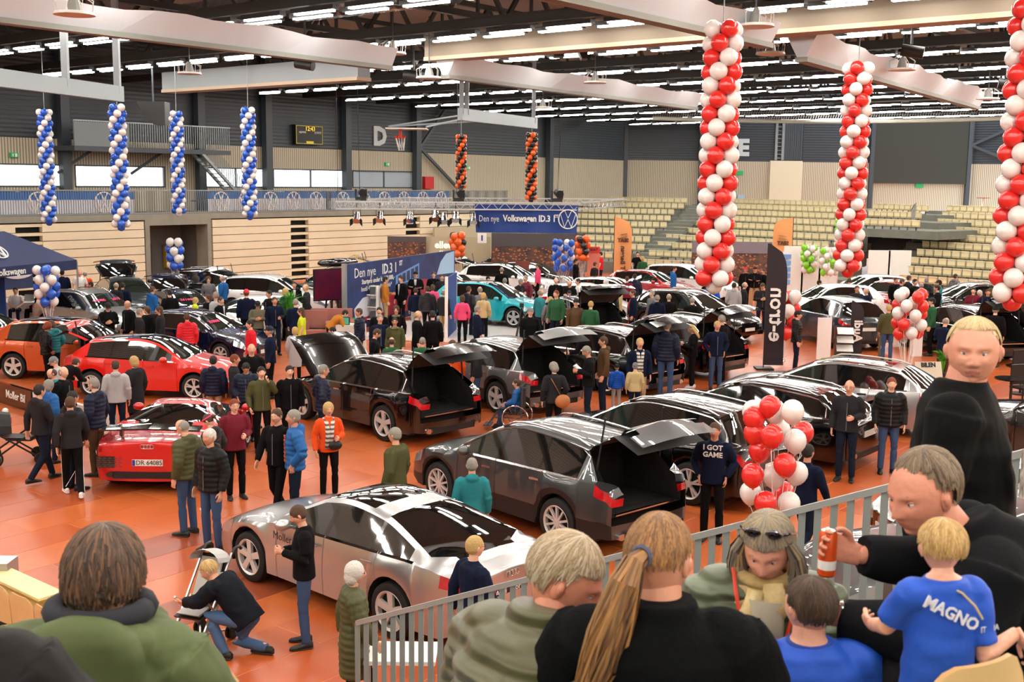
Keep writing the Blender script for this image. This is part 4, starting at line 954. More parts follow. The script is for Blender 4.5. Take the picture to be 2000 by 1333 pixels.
def joints(pose):
    J = dict(hp=(0, 0, .93), ch=(0, 0, 1.28), nk=(0, -.01, 1.48), hd=(0, .02, 1.635), hr=(0, 0),
             kn=[(-.105, .02, .50), (.105, .02, .50)], an=[(-.11, -.01, .09), (.11, -.01, .09)], ft=[0.15, -.15],
             el=[(-.245, -.03, 1.15), (.245, -.03, 1.15)], wr=[(-.25, .06, .90), (.25, .06, .90)], hj=[(-.09, 0, .93), (.09, 0, .93)], lean=0, curl=.5)
    if pose == 'walk': J.update(kn=[(-.10, .14, .52), (.10, -.02, .49)], an=[(-.10, .26, .10), (.10, -.30, .14)], el=[(-.25, -.09, 1.16), (.25, .06, 1.16)], wr=[(-.25, -.10, .90), (.24, .20, .95)])
    if pose == 'pock': J.update(el=[(-.30, -.08, 1.16), (.30, -.08, 1.16)], wr=[(-.19, .07, .97), (.19, .07, .97)], curl=.9)
    if pose == 'phone': J.update(el=[(-.25, -.02, 1.15), (.25, -.02, 1.15)], wr=[(-.06, .25, 1.20), (.08, .24, 1.18)], hd=(0, .055, 1.625), hr=(0, -.5), curl=1.1)
    if pose == 'fold': J.update(el=[(-.26, .06, 1.16), (.26, .06, 1.16)], wr=[(.10, .19, 1.20), (-.10, .17, 1.17)], curl=.8)
    if pose == 'look': J.update(hd=(0, .06, 1.62), hr=(.2, -.6), el=[(-.25, -.05, 1.15), (.28, -.06, 1.16)], wr=[(-.25, .02, .90), (.19, .08, .98)])
    if pose == 'turn': J.update(hr=(.9, 0))
    if pose == 'turn2': J.update(hr=(-.9, 0))
    if pose == 'up': J.update(el=[(-.26, .08, 1.25), (.27, -.03, 1.15)], wr=[(-.11, .16, 1.47), (.25, .1, .93)], curl=1.1)
    if pose == 'hold': J.update(el=[(-.25, -.02, 1.15), (.25, -.03, 1.15)], wr=[(-.12, .26, 1.15), (.25, .06, .90)], curl=1.2)
    if pose == 'bend': J.update(ch=(0, .22, 1.18), nk=(0, .40, 1.28), hd=(0, .50, 1.36), hr=(0, -.6), el=[(-.22, .42, 1.0), (.22, .42, 1.0)], wr=[(-.18, .62, .95), (.18, .62, .95)], lean=1)
    if pose == 'sit': J.update(hp=(0, 0, .48), hj=[(-.09, 0, .48), (.09, 0, .48)], ch=(0, .0, .83), nk=(0, .0, 1.03), hd=(0, .03, 1.185), kn=[(-.13, .42, .50), (.13, .42, .50)], an=[(-.13, .46, .09), (.13, .46, .09)], el=[(-.25, .06, .72), (.25, .06, .72)], wr=[(-.14, .30, .62), (.14, .30, .62)], lean=0)
    return J
def limb(mb, pts, rad, n=10, puff=0, per=.07, sx=1.0):
    out = []; rr = []
    for i in range(len(pts) - 1):
        a, b_ = Vector(pts[i]), Vector(pts[i + 1]); L = (b_ - a).length; m = max(2, int(L / .02)) if puff else 4
        for k in range(m + (1 if i == len(pts) - 2 else 0)):
            t = k / m; out.append(a.lerp(b_, t)); r = rad[i] + (rad[i + 1] - rad[i]) * t; rr.append(r)
    if puff:
        d = 0
        for i in range(len(out)):
            if i: d += (out[i] - out[i - 1]).length
            rr[i] *= 1 + puff * (abs(sin(pi * d / per)) - .5)
    mb.tube(out, rr, n, sx=sx)
def torso(mb, J, levels, puff=0, per=.075, n=18):
    """levels: (t along pelvis..neck, half width, half depth, y shift)"""
    hp, ch, nk = Vector(J['hp']), Vector(J['ch']), Vector(J['nk']); rings = []; tot = (ch - hp).length + (nk - ch).length; k1 = (ch - hp).length / tot
    ts = []
    for i in range(len(levels) - 1):
        a, b_ = levels[i], levels[i + 1]; m = max(1, int(abs(b_[0] - a[0]) * tot / (.018 if puff else .06)))
        for k in range(m): f = k / m; ts.append([a[q] + (b_[q] - a[q]) * f for q in range(4)])
    ts.append(list(levels[-1])); d = 0; prev = None
    for t, w, dp, ys in ts:
        c = hp + (ch - hp) * (t / k1) if t < k1 else ch + (nk - ch) * ((t - k1) / (1 - k1)); ax = (ch - hp).normalized() if t < k1 else ((nk - ch).normalized() + (ch - hp).normalized()).normalized()
        if t < 0 and J['lean'] == 0: ax = Vector((0, 0, 1)); c = hp + Vector((0, 0, t * tot))
        fy = ax.cross(Vector((1, 0, 0))) * -1; fy = Vector((0, ax.z, -ax.y))
        if prev is not None: d += (c - prev).length
        prev = c; s = 1 + puff * (abs(sin(pi * d / per)) - .5)
        rings.append([c + Vector((1, 0, 0)) * (w * s * (abs(cos(a)) ** .85) * (1 if cos(a) > 0 else -1)) + fy * (ys + dp * s * sin(a)) for a in [2 * pi * k / n for k in range(n)]])
    mb.loft(rings)
CACHE = {}
HANDC = {}
def body_mesh(pose, woman=0, child=0):
    key = ('body', pose, woman, child)
    if key in CACHE: return CACHE[key]
    J = joints(pose); b = MB(); s = .92 if woman else 1
    torso(b, J, [(-.05, .14, .09, 0), (.05, .15, .10, 0), (.35, .13, .09, 0), (.7, .155 * s, .10, 0), (.88, .16 * s, .09, 0), (.97, .08, .06, 0), (1.0, .055, .055, 0)])
    nk, hd = Vector(J['nk']), Vector(J['hd'])
    limb(b, [nk - Vector((0, 0, .05)), nk + (hd - nk) * .75], [.06 * s, .052 * s])
    sh = shoulders(J, .17 * s)
    for i in (0, 1):
        limb(b, [sh[i], J['el'][i], J['wr'][i]], [.05, .038, .026]); limb(b, [J['hj'][i], J['kn'][i], J['an'][i]], [.075, .052, .038])
    v, f = remesh(b, .017, 1); m = MB(); m.add(v, f)
    for i in (0, 1):
        w, e = Vector(J['wr'][i]), Vector(J['el'][i]); d = w - e; dd = Vector((0, 0, -1)) if pose == 'pock' else d
        hm = MB(); fw = (0, 1, 0) if abs(d.normalized().y) < .8 else (0, 0, 1)
        hand_parts(hm, aim(w, dd, fw), 1 if i == 1 else -1, J['curl'])
        hv, hf = remesh(hm, .0062, 1); m.add(hv, hf)
    hb = head_mesh(28, 24, child); M = Matrix.Translation(hd) @ Matrix.Rotation(J['hr'][0], 4, 'Z') @ Matrix.Rotation(J['hr'][1], 4, 'X')
    if child: M = M @ Matrix.Scale(1.0, 4)
    n0 = len(m.m); m.add(hb.v, hb.f, M); m.m[n0:] = hb.m
    me = m.mesh('body', [mat('skin', 'd69a7e', .55)] * 1 + [mat('eye_white', 'e8e4e0', .3), mat('iris', '2a2320', .2), mat('lips', 'bd776a', .5), mat('brow', '4a3828', .8)], True)
    CACHE[key] = (me, M); return CACHE[key]
def shoulders(J, w=.17):
    nk, ch = Vector(J['nk']), Vector(J['ch']); ax = (nk - ch).normalized(); c = nk - ax * .075
    return [c + Vector((-w, 0, 0)), c + Vector((w, 0, 0))]
def top_mesh(pose, kind, woman=0):
    key = ('top', pose, kind, woman)
    if key in CACHE: return CACHE[key]
    J = joints(pose); b = MB(); s = .9 if woman else 1; pf = .13 if kind == 'puffer' else 0; th = .02 if kind in ('puffer', 'coat') else .008
    if kind == 'tee': th = 0
    low = -.12 if kind in ('jacket', 'puffer', 'sweater', 'tee') else -.75
    if kind == 'longpuffer': low = -.75; pf = .12; th = .025
    if pose in ('sit', 'bend'): low = max(low, -.08)
    lv = [(low, .19 * s + th, .13 + th, 0)] + ([(-.1, .185 + th, .135 + th, 0)] if low < -.3 else []) + [(.1, .168 + th, .125 + th, .0), (.35, .158 * s + th, .118 + th, .005), (.62, .18 * s + th, .128 + th, .005), (.82, .185 * s + th, .115 + th, -.005), (.92, .15 * s + th, .10 + th, -.01), (.99, .085, .075, -.01), (1.04, .065, .065, -.005)]
    torso(b, J, lv, pf)
    sh = shoulders(J, .175 * s)
    for i in (0, 1):
        el, wr = Vector(J['el'][i]), Vector(J['wr'][i])
        b.ball(tuple(sh[i] - Vector((.012 * (1 if i else -1), 0, .005))), (.072 + th, .072 + th, .07 + th), 12, 8)
        if kind == 'tee': limb(b, [sh[i], sh[i].lerp(el, .75)], [.072, .062])
        else: limb(b, [sh[i], el, el.lerp(wr, .97)], [.078 + th, .060 + th, .042 + th * .7], 10, pf * 1.2)
    if kind in ('sweater', 'puffer'):       # hood
        nk = Vector(J['nk']); b.ball(tuple(nk + Vector((0, -.075, -.01))), (.11, .07, .07), 12, 8)
    v, f = remesh(b, .0165, 1); m = MB(); m.add(v, f); me = m.mesh('top', [mat('fabric', '808080', .85)], True); CACHE[key] = me; return me
def leg_mesh(pose, kind='trousers'):
    key = ('leg', pose, kind)
    if key in CACHE: return CACHE[key]
    J = joints(pose); b = MB()
    torso(b, J, [(-.10, .15, .11, 0), (.0, .165, .12, 0), (.15, .155, .11, 0)])
    for i in (0, 1):
        a = Vector(J['an'][i]); limb(b, [J['hj'][i], J['kn'][i], a + Vector((0, 0, -.02))], [.095, .068, .055])
    v, f = remesh(b, .0165, 1); m = MB(); m.add(v, f); me = m.mesh('trousers', [MATS['fabric']], True); CACHE[key] = me; return me
def shoe_mesh():
    if 'shoe' in CACHE: return CACHE['shoe']
    b = MB(); n = 12; P = [(-.09, .030, .075), (-.07, .038, .095), (-.02, .042, .10), (.06, .044, .07), (.12, .046, .055), (.17, .036, .045), (.19, .015, .03)]
    b.loft([[(w * cos(a), y, max(.012, h * .5 + h * .5 * sin(a))) for a in [2 * pi * k / n for k in range(n)]] for y, w, h in P])
    b.mi = 1; b.loft([[(w * 1.06 * cos(a), y, .012 + .012 * sin(a)) for a in [2 * pi * k / n for k in range(n)]] for y, w, h in P]); b.mi = 0
    CACHE['shoe'] = b.mesh('shoe', [mat('shoe_black', '141414', .5), mat('sole', '1a1a1a', .6)], True, .8); return CACHE['shoe']
def hair_mesh(style):
    key = ('hair', style)
    if key in CACHE: return CACHE[key]
    b = MB()
    if style == 'short': b.ball((0, -.011, .028), (.0840, .101, .100), 20, 14); b.ball((0, -.03, .0), (.0835, .08, .075), 16, 10)
    elif style == 'fringe': b.ball((0, -.020, .006), (.0838, .094, .090), 20, 14)
    elif style == 'medium': b.ball((0, -.012, .024), (.10, .106, .112), 20, 14); b.ball((0, -.045, -.04), (.095, .075, .09), 16, 10)
    elif style == 'long':
        b.ball((0, -.012, .024), (.092, .103, .106), 20, 14); b.loft([[(w * cos(a), y + d * sin(a), z) for a in [2 * pi * k / 12 for k in range(12)]] for z, w, d, y in ((.0, .09, .06, -.045), (-.08, .095, .05, -.06), (-.16, .10, .045, -.075), (-.25, .085, .035, -.08), (-.31, .04, .02, -.075))])
    elif style == 'pony':
        b.ball((0, -.012, .026), (.085, .101, .101), 20, 14); b.tube([(0, -.10, .04), (0, -.15, .0), (0, -.15, -.10), (0, -.13, -.2)], [.03, .035, .03, .01], 8)
    elif style == 'cap':
        b.ball((0, -.012, .040), (.088, .102, .090), 20, 12); b.loft([[(x * .9, .07, .052 - abs(x) * .15) for x in (-.07, -.035, 0, .035, .07)], [(x, .15 - abs(x) * .4, .045 - abs(x) * .2) for x in (-.07, -.035, 0, .035, .07)], [(x, .15 - abs(x) * .4, .037 - abs(x) * .2) for x in (-.07, -.035, 0, .035, .07)], [(x * .9, .07, .042 - abs(x) * .15) for x in (-.07, -.035, 0, .035, .07)]], cap=False, closed=False)
    elif style == 'beanie': b.ball((0, -.012, .036), (.090, .106, .104), 20, 14)
    if style in ('cap',): v, f = b.v, b.f
    else:
        v, f = remesh(b, .009, 1); v = np.array(v)
        for i, p in enumerate(v):
            n = mathutils_noise(Vector(p) * 55); l = 1 + .03 * n; v[i] = p * l
    m = MB(); m.add(v, f); CACHE[key] = m.mesh('hair', [mat('hair', '3a2a1c', .8, spec=.2)], True); return CACHE[key]
from mathutils import noise as _n
def mathutils_noise(p): return _n.noise(p)
COL = dict(k=('0c0c0e', 'black'), n=('101930', 'navy'), b=('1f5c9c', 'blue'), B=('1a5fd0', 'bright blue'), g=('707173', 'grey'), G=('26272a', 'dark grey'), o=('4c4e30', 'olive'), O=('e0511f', 'orange'), r=('cf2430', 'red'), w=('e8e8e6', 'white'),
           t=('2b7d86', 'teal'), y=('c5d62c', 'lime yellow'), c=('6b6653', 'camouflage'), e=('c0ae80', 'beige'), m=('6e2030', 'maroon'), p=('e0507c', 'pink'), u=('54402c', 'brown'), j=('3a4f70', 'blue jeans'), J=('161f30', 'dark jeans'), K=('a5906a', 'khaki'), s=('a9aaab', 'light grey'), v=('2d5a3c', 'green'), a=('b5762c', 'tan'))
HC = dict(d=('1e1814', 'dark'), b=('4b3524', 'brown'), g=('8b867e', 'grey'), l=('b99a62', 'blond'), w=('cfcbc4', 'white'), r=('7a3a22', 'reddish'))
HS = dict(s='short', x='fringe', m='medium', l='long', p='pony', c='cap', n='beanie')
TT = dict(j='jacket', p='puffer', c='coat', s='sweater', t='tee', P='longpuffer')
def fab(code, kind):
    h, nm = COL[code]
    if kind in ('puffer', 'longpuffer'): return mat('quilted_' + nm.replace(' ', '_'), h, .55, bump=('noise', 14, .35), spec=.25)
    return mat('cloth_' + nm.replace(' ', '_'), h, .9, bump=('noise', 9, .5), spec=.15)
def setm(o, m, slot=0):
    o.material_slots[slot].link = 'OBJECT'; o.material_slots[slot].material = m
SK = [mat('skin_%s' % i, h, .5) for i, h in enumerate(('dba488', 'cf9478', 'e3b298'))]
def person(label, pos, az, top, bot, hair, pose='stand', h=1.76, child=0, woman=0, shoe=None, capcol=None, skin=None, extra=None):
    """top: colour+type letters, bot: colour letter, hair: colour+style letters"""
    kind = TT[top[1]]; me, M = body_mesh(pose, woman, child); s = h / 1.76
    o = link('person', me, None, (pos[0], pos[1], pos[2] if len(pos) > 2 else 0), (0, 0, -az)); o.scale = (s, s, s)
    tag(o, label, 'person'); setm(o, SK[skin if skin is not None else (hash_(label) % 3)])
    setm(o, mat('brow_' + HC[hair[0]][1], HC[hair[0]][0], .8), 4)
    t = link({'coat': 'coat', 'longpuffer': 'coat', 'tee': 'shirt', 'sweater': 'sweater'}.get(kind, 'jacket'), top_mesh(pose, kind, woman), o); setm(t, fab(top[0], kind))
    l = link('trousers', leg_mesh(pose), o); setm(l, mat('trouser_' + COL[bot][1].replace(' ', '_'), COL[bot][0], .9, spec=.15))
    J = joints(pose)
    for i in (0, 1):
        a = J['an'][i]; sh = link('shoe', shoe_mesh(), o, (a[0], a[1] + .01, a[2] - .09), (0, 0, -(.15 if i else -.15)))
        if shoe: setm(sh, mat('shoe_' + COL[shoe][1], COL[shoe][0], .6)); setm(sh, m_white, 1)
    st = hair[1]
    if st != '0':
        hr = link('hair' if st not in 'cn' else {'c': 'cap', 'n': 'beanie'}[st], hair_mesh(HS[st]), o); hr.matrix_local = M
        setm(hr, mat('hair_' + HC[hair[0]][1], HC[hair[0]][0], .75, bump=('noise', 60, .6)) if st not in 'cn' else mat('hat_' + COL[capcol or 'k'][1], COL[capcol or 'k'][0], .8))
        if st in 'cn':
            h2 = link('hair', hair_mesh('fringe'), o); h2.matrix_local = M; setm(h2, mat('hair_' + HC[hair[0]][1], HC[hair[0]][0], .75))
    if extra: extra(o, J)
    return o
def hash_(s): return sum(ord(c) * (i + 3) for i, c in enumerate(s))
def glasses(o, J):
    M = CACHE_M(o); b = MB()
    for s in (-1, 1):
        b.tube([(s * .031 + .021 * cos(a * pi / 5), .094, .008 + .015 * sin(a * pi / 5)) for a in range(11)], .0018, 4, up=(0, 1, 0)); b.bar((s * .052, .090, .012), (s * .082, -.005, .014), .003)
    b.bar((-.01, .097, .012), (.01, .097, .012), .003); g = b.obj('glasses', m_blk, o); g.matrix_local = head_m(J)
def head_m(J): return Matrix.Translation(Vector(J['hd'])) @ Matrix.Rotation(J['hr'][0], 4, 'Z') @ Matrix.Rotation(J['hr'][1], 4, 'X')
def CACHE_M(o): return None
# the crowd: head-top pixel in the photograph, facing, clothes, hair, pose, height, words
DIRS = dict(T=180, A=0, L=-90, R=90, TL=-135, TR=135, AL=-45, AR=45)
CROWD = '''
30,561,T,wt,J,ds,sit,1.75|bowed over the counter under the blue tent
121,527,A,nj,k,dc,stand,1.8|with dark cap at the right post of the blue tent
155,527,T,wt,k,gx,stand,1.8|half hidden behind the orange-red jacket by the tent
166,530,A,Oj,k,gx,stand,1.74|beside the right post of the blue tent
178,551,L,kj,J,ds,stand,1.6|behind the grey compact car near the tent
226,552,AR,Gj,k,gx,stand,1.76|with bald head before the dark car with lifted tailgate
239,552,A,nj,k,ds,stand,1.76|next to the bald one before the dark car with lifted tailgate
297,559,AR,bs,J,bs,stand,1.8|between the two cars with prices on their windscreens
331,565,A,kj,k,ds,stand,1.8|in front of the dark blue car's side window
407,540,T,gj,J,bm,stand,1.72|in front of the black car under the pale boards
435,538,AL,bj,G,gx,stand,1.8|at the raised tailgate of the white car
381,581,R,yj,J,lm,stand,1.5|by the dark blue car's rear
407,575,TL,kc,k,bl,stand,1.7|in fur-edged coat left of the small white car
422,570,AL,sc,k,gs,stand,1.72|left of the small white car
430,580,TR,kj,k,bs,stand,1.74|in suit and white shirt left of the small white car
481,565,A,nj,k,bc,stand,1.8|with red cap before the small white car
210,590,T,ks,s,dc,phone,1.78|with black cap hand on chin beside the grey compact car
250,587,TL,kj,k,gx,stand,1.8|with glasses at the grey compact car's headlight
272,602,R,Gj,k,gs,stand,1.74|facing the one in black near the grey compact car
287,598,TL,kc,k,bm,stand,1.7|with pale handbag before the navy car
312,598,L,Gj,J,bl,stand,1.76|with long brown hair left of the navy car
365,612,A,rp,k,bs,stand,1.68|at the navy hatchback's front door
172,627,TL,kj,k,dc,stand,1.7|with black cap behind the raised red tailgate
88,628,R,kp,k,rm,look,1.7|with reddish hair next to the orange hatchback
103,625,AL,tp,J,bm,look,1.72|with curly hair next to the orange hatchback
489,625,L,rj,k,ds,stand,1.82|with dark beard near the navy hatchback's nose
491,671,T,ks,k,gx,stand,1.85|with bald head behind the group of boys
416,695,A,np,K,ds,stand,1.8|at the red hatchback's front corner
457,692,R,Gj,J,rs,stand,1.76|with red beard right of the navy quilted back
481,706,T,np,J,ds,look,1.66|with glasses in the group of boys
110,695,L,sj,k,gc,look,1.6|with grey cap by the red hatchback's rear
150,700,AR,kj,k,bs,bend,1.7|bent with hanging hood at the red hatchback's rear
107,718,L,tj,J,bx,look,1.62|with a bald child's head beside the grey-haired man
122,716,TR,kj,k,gx,stand,1.72|grey-haired looking back before the red hatchback
94,742,AR,bp,J,gm,stand,1.6|short with grey hair behind the low black sign
184,738,AL,np,u,gs,stand,1.8|with glasses and brown trousers before the red hatchback
225,704,A,ss,J,bs,stand,1.7|with shoulder strap before the red hatchback's doors
262,696,AL,Gc,k,lm,stand,1.68|before the red hatchback's front door
75,751,AR,Gs,J,ds,walk,1.76|walking past the black pram
136,775,A,Gs,k,bs,walk,1.72|with white-striped track trousers walking away
140,764,AR,kp,J,ds,stand,1.76|hidden behind the boy with striped track trousers
362,818,AL,op,j,gx,look,1.8|with glasses looking into the red sports coupe
410,837,TL,kp,j,ws,stand,1.82|with white hair and moustache before the red sports coupe
412,808,AL,Gp,k,bp,look,1.6|with pink headband at the red sports coupe
457,779,T,ms,k,rs,hold,1.72|with glasses holding a fur-edged coat
510,716,T,oj,k,ds,up,1.72|with hand on head in the group of boys
565,714,T,kj,k,ds,stand,1.72|before the open black hood
630,712,R,np,J,gs,pock,1.8|with glasses at the black car's windscreen
541,798,TL,kj,k,bs,walk,1.8|walking beside the blue quilted jacket
575,800,L,bp,J,gs,pock,1.8|with striped sweater walking left in the middle
641,786,T,Oj,k,lm,hold,1.66|with checked scarf and black bag
773,835,AL,oc,k,gs,stand,1.76|behind the roof of the silver fastback
592,985,L,kj,j,bs,phone,1.7|looking at a phone before the silver fastback
690,1098,R,oP,k,wm,walk,1.66|with glasses walking by the railing end
925,1047,AR,nj,k,ls,walk,1.76|with glasses behind the silver fastback's boot
922,895,A,ts,J,gs,stand,1.62|with grey hair at the dark grey car's door
527,637,L,nj,k,gc,stand,1.8|with navy cap right of the red jacket
503,587,T,cj,J,bc,phone,1.76|with cap right of the small white car
536,580,T,nj,J,bs,hold,1.8|holding a cup beside the camouflage jacket
526,567,TL,kj,k,ds,stand,1.8|behind the one holding a cup
557,563,AR,vj,k,lm,stand,1.68|with blond hair talking by the palm plant
574,550,T,kj,k,bs,stand,1.8|in suit and pale shirt by the white car's nose
598,555,L,Gj,k,lx,stand,1.86|tall before the dark car with roof box
577,584,A,nj,J,gs,stand,1.76|with grey hair beside the palm plant
589,601,L,yt,k,bl,stand,1.7|in reflective vest beside the palm plant
576,639,A,sc,k,lm,stand,1.5|with blond hair left of the open black hood
651,638,L,tj,k,ds,sit,1.75|seated behind the open black hood
752,540,R,aj,K,ds,hold,1.8|at the brochure rack before the blue picture wall
784,539,TL,kj,k,bs,stand,1.84|in suit and white shirt before the blue picture wall
812,530,T,kj,k,gc,fold,1.84|with grey beard and cap before the blue picture wall
847,531,T,kj,k,bs,stand,1.76|behind the pink jacket at the blue picture wall
863,536,T,Gj,k,bs,stand,1.74|right of centre before the blue picture wall
845,556,A,pj,J,bm,stand,1.6|in front of the blue picture wall's right half
675,606,R,aj,k,ds,bend,1.7|bent over the white brochure counter
702,602,L,np,u,bs,stand,1.8|with brown trousers at the white counter
741,600,T,kj,J,ds,stand,1.76|behind the grey-haired man at the white counter
742,614,T,nj,J,gs,stand,1.76|grey-haired right of the white counter
731,641,R,kj,k,bs,look,1.76|looking down before the white counter
771,620,T,oj,J,ds,stand,1.68|with patterned scarf and glasses near the white counter
774,597,T,kj,J,bm,stand,1.74|with long fringe behind the patterned scarf
765,659,A,vt,J,bx,stand,1.6|with thinning hair over the open-tailgate black car
815,607,R,kc,k,lx,stand,1.8|blond talking left of the white stage
845,607,A,kj,k,ds,stand,1.8|seen from behind left of the white stage
825,659,A,vj,k,gs,stand,1.6|low behind the raised tailgate of the black car
812,562,A,nj,s,bs,stand,1.66|with grey bag before the turquoise car
835,559,A,Gp,k,bs,stand,1.76|left of the turquoise car
867,565,AR,Gj,K,gx,stand,1.76|half behind the upright blue panel
885,537,T,bj,J,gx,stand,1.76|behind the turquoise car's windscreen left part
915,559,AR,Gp,J,bs,stand,1.8|beside the turquoise car's front door
944,572,A,ej,k,lm,stand,1.66|with blond hair before the turquoise car
932,597,R,nj,J,gs,stand,1.76|with grey hair on the stage edge
903,577,A,pj,k,bm,stand,1.62|at the turquoise car's rear door
938,560,AL,gj,J,gx,stand,1.78|bald before the turquoise car's windscreen
953,540,T,rs,k,gn,stand,1.7|with patterned front behind the turquoise car
986,543,A,uc,k,gs,stand,1.76|with grey hair behind the turquoise car's bonnet
980,522,A,kj,k,gx,stand,1.8|by the white car with raised tailgate
1015,544,TR,Gj,J,gs,phone,1.8|looking down right of the turquoise car's roof
1027,538,TL,mp,k,gs,stand,1.8|right of the white car with raised tailgate
1055,565,AR,tj,J,gx,stand,1.82|with balding head at the turquoise car's nose
1075,580,A,gs,k,lm,stand,1.66|with blond hair right of the turquoise car
1087,567,TL,vs,J,rs,stand,1.76|with red beard right of the turquoise car
1086,542,T,kj,J,gx,stand,1.8|bald under the blue white balloon bunch
1114,547,TL,kj,k,gx,phone,1.78|bald left of the white T-shirt
1130,544,L,wt,k,ds,stand,1.8|left of the rounded white car
1112,566,T,kj,J,ds,look,1.62|looking down left of the rounded white car
1148,571,T,wj,J,ds,stand,1.74|with beard in front of the rounded white car
1125,584,T,us,k,bc,stand,1.7|with cap over the flat raised tailgate
1154,588,A,vj,k,ls,stand,1.74|behind the flat raised tailgate
1180,568,A,kj,k,gs,stand,1.8|with grey hair right of the rounded white car
1191,564,A,Gj,k,ds,stand,1.76|dark-haired beside the grey-haired back
1184,546,TL,gj,k,wm,stand,1.74|with white hair near the dark-roofed white car
1209,556,L,ej,J,bs,stand,1.84|tall behind the flat raised tailgate
1237,566,L,nj,J,bs,stand,1.8|with red shirt under the jacket
1225,540,A,mj,k,bs,stand,1.72|left of the navy quilted back by the red car
1240,535,A,np,K,ds,stand,1.84|with khaki trousers by the wine red car
1274,567,TL,gs,k,gs,stand,1.76|in front of the wine red car
1284,576,A,ns,J,gs,stand,1.74|with hood in front of the wine red car
1307,574,A,kj,k,gx,stand,1.74|with balding head below the wine red car's plate
1352,581,A,kj,k,gs,stand,1.68|behind the black raised tailgate near the aisle
1036,601,T,ks,k,gc,stand,1.82|with grey cap and hood beside a camera tripod
1051,515,L,pj,k,bp,stand,1.7|behind the white cars near the city picture wall
1125,505,R,kj,k,ds,stand,1.84|right of the blue white balloon bunch
1174,492,L,rt,J,ds,stand,1.82|at the red brochure panel
1162,512,AR,Gj,k,bs,stand,1.74|in front of the red brochure panel
1245,492,T,kt,k,ds,up,1.8|on the stand stairs right of the peach flag
1255,501,A,vj,J,lm,stand,1.68|by the stand stairs right of the peach flag
931,661,L,Gj,j,ds,look,1.78|in jeans between the two raised tailgates
1125,648,L,kj,o,bs,bend,1.8|bent into the black car's boot
1151,675,L,kj,J,gs,phone,1.8|with grey hair telephoning behind the wheelchair
1180,657,L,us,J,bs,stand,1.84|in tan vest right of the telephoning man
1083,707,A,Gj,k,gm,look,1.7|pushing the wheelchair with a tan shoulder bag
1241,709,A,ej,n,gn,stand,1.3|small with grey beanie and tan-topped jacket
1205,712,A,Bp,s,ln,stand,1.15|small in blue jacket beside the open boots
1250,660,T,nj,K,ls,stand,1.8|with checked scarf before the crouching orange jacket
1225,642,AL,Oj,k,bs,bend,1.76|leaning into the open boot of the black car
1283,630,A,nj,J,lm,stand,1.68|with blond hair by the black car's side
1303,626,A,np,j,gs,stand,1.86|with white hair beside the black car
1355,634,L,kj,k,ll,phone,1.7|with very long blond hair
1401,627,T,nj,j,ls,pock,1.82|facing us with jeans in the aisle
1411,615,AL,kj,k,gs,stand,1.82|with grey hair behind the man in the aisle
1422,620,AL,kj,k,bl,stand,1.7|with long brown hair behind the man in the aisle
1489,552,T,Gj,J,bs,phone,1.82|alone in the far aisle left of the lettered flag
1316,520,R,bs,J,ds,stand,1.8|at the wine red car's bonnet
1334,511,T,kj,K,ds,stand,1.8|left of two before the city picture
1346,512,TL,kj,K,gs,stand,1.78|right of two before the city picture
1391,551,A,Bp,J,gs,stand,1.74|under the tall red white column
1434,552,A,ss,K,ds,stand,1.78|right of the bright blue jacket
1454,551,R,Gj,K,gx,stand,1.78|balding beside the pale grey sweater
1457,522,T,kj,k,gc,stand,1.76|with red cap right of the tall column
1475,521,T,kj,K,gc,fold,1.82|with folded arms before the lettered flag
1492,525,TL,kj,k,bs,stand,1.74|beside the folded arms near the lettered flag
1558,607,R,kp,J,dc,stand,1.8|with dark cap right of the lettered flag
1600,548,R,Gj,k,dn,stand,1.7|with beanie behind the white car
1659,543,A,bj,k,bs,stand,1.7|in front of the white booth walls
1674,558,T,Gj,k,bs,stand,1.8|behind the one with folded arms on the right
1693,562,TL,nj,k,gx,fold,1.82|bald with folded arms over the slate car
1737,595,A,oj,j,ls,stand,1.78|in jeans left of the right balloon bunch
1725,625,AL,cj,c,bs,stand,1.2|small in patterned leggings left of the right balloon bunch
1750,542,TR,kj,k,bs,stand,1.74|far left in the crowd on the right
1762,545,R,Gj,k,bs,stand,1.76|second from left in the crowd on the right
1775,538,AR,Gj,k,bs,stand,1.8|third from left in the crowd on the right
1787,545,TR,kj,k,ds,stand,1.76|fourth from left in the crowd on the right
1800,552,A,uj,k,gx,stand,1.7|balding in the crowd on the right
1810,543,A,Gp,k,gs,stand,1.8|grey-haired in the crowd on the right
1835,547,L,tj,k,dc,stand,1.78|with cap at the right end of the crowd
1866,535,AR,gs,k,bs,stand,1.76|behind the black car on the right
1810,568,TL,kj,J,bs,stand,1.8|right of the red white bunch
1822,582,L,vj,k,dc,stand,1.78|with cap right of the red white bunch
1832,557,L,kj,k,ds,stand,1.82|behind the green jacket on the right
1902,562,T,mj,k,ds,stand,1.76|behind the raised tailgate on the right
1914,567,TL,kj,k,wm,stand,1.66|with white hair behind the raised tailgate
1930,565,T,nj,k,bs,stand,1.74|looking on behind the raised tailgate
1946,547,A,oj,k,bs,stand,1.8|near the third red white column
1846,620,AR,nj,u,gx,phone,1.8|at the boot of the black car behind the blond man
1945,598,A,kc,k,gn,stand,1.8|in front of the third red white column's foot
1985,588,A,kj,J,ds,stand,1.82|at the right picture edge in dark clothes
884,664,A,Oj,k,bs,stand,1.78|behind the raised tailgate of the black car with the raised hood
1397,825,T,ns,k,bs,pock,1.84|in slogan hoodie with both hands in pockets
1660,742,T,Gj,J,gx,hold,1.76|with glasses and checked shirt walking left of the bearded one
1742,737,T,kp,j,rs,stand,1.84|with red beard and jeans before the silver estate
1578,868,AR,nj,J,ds,walk,1.75|walking half hidden by the big balloon bunch
'''
STAND = []
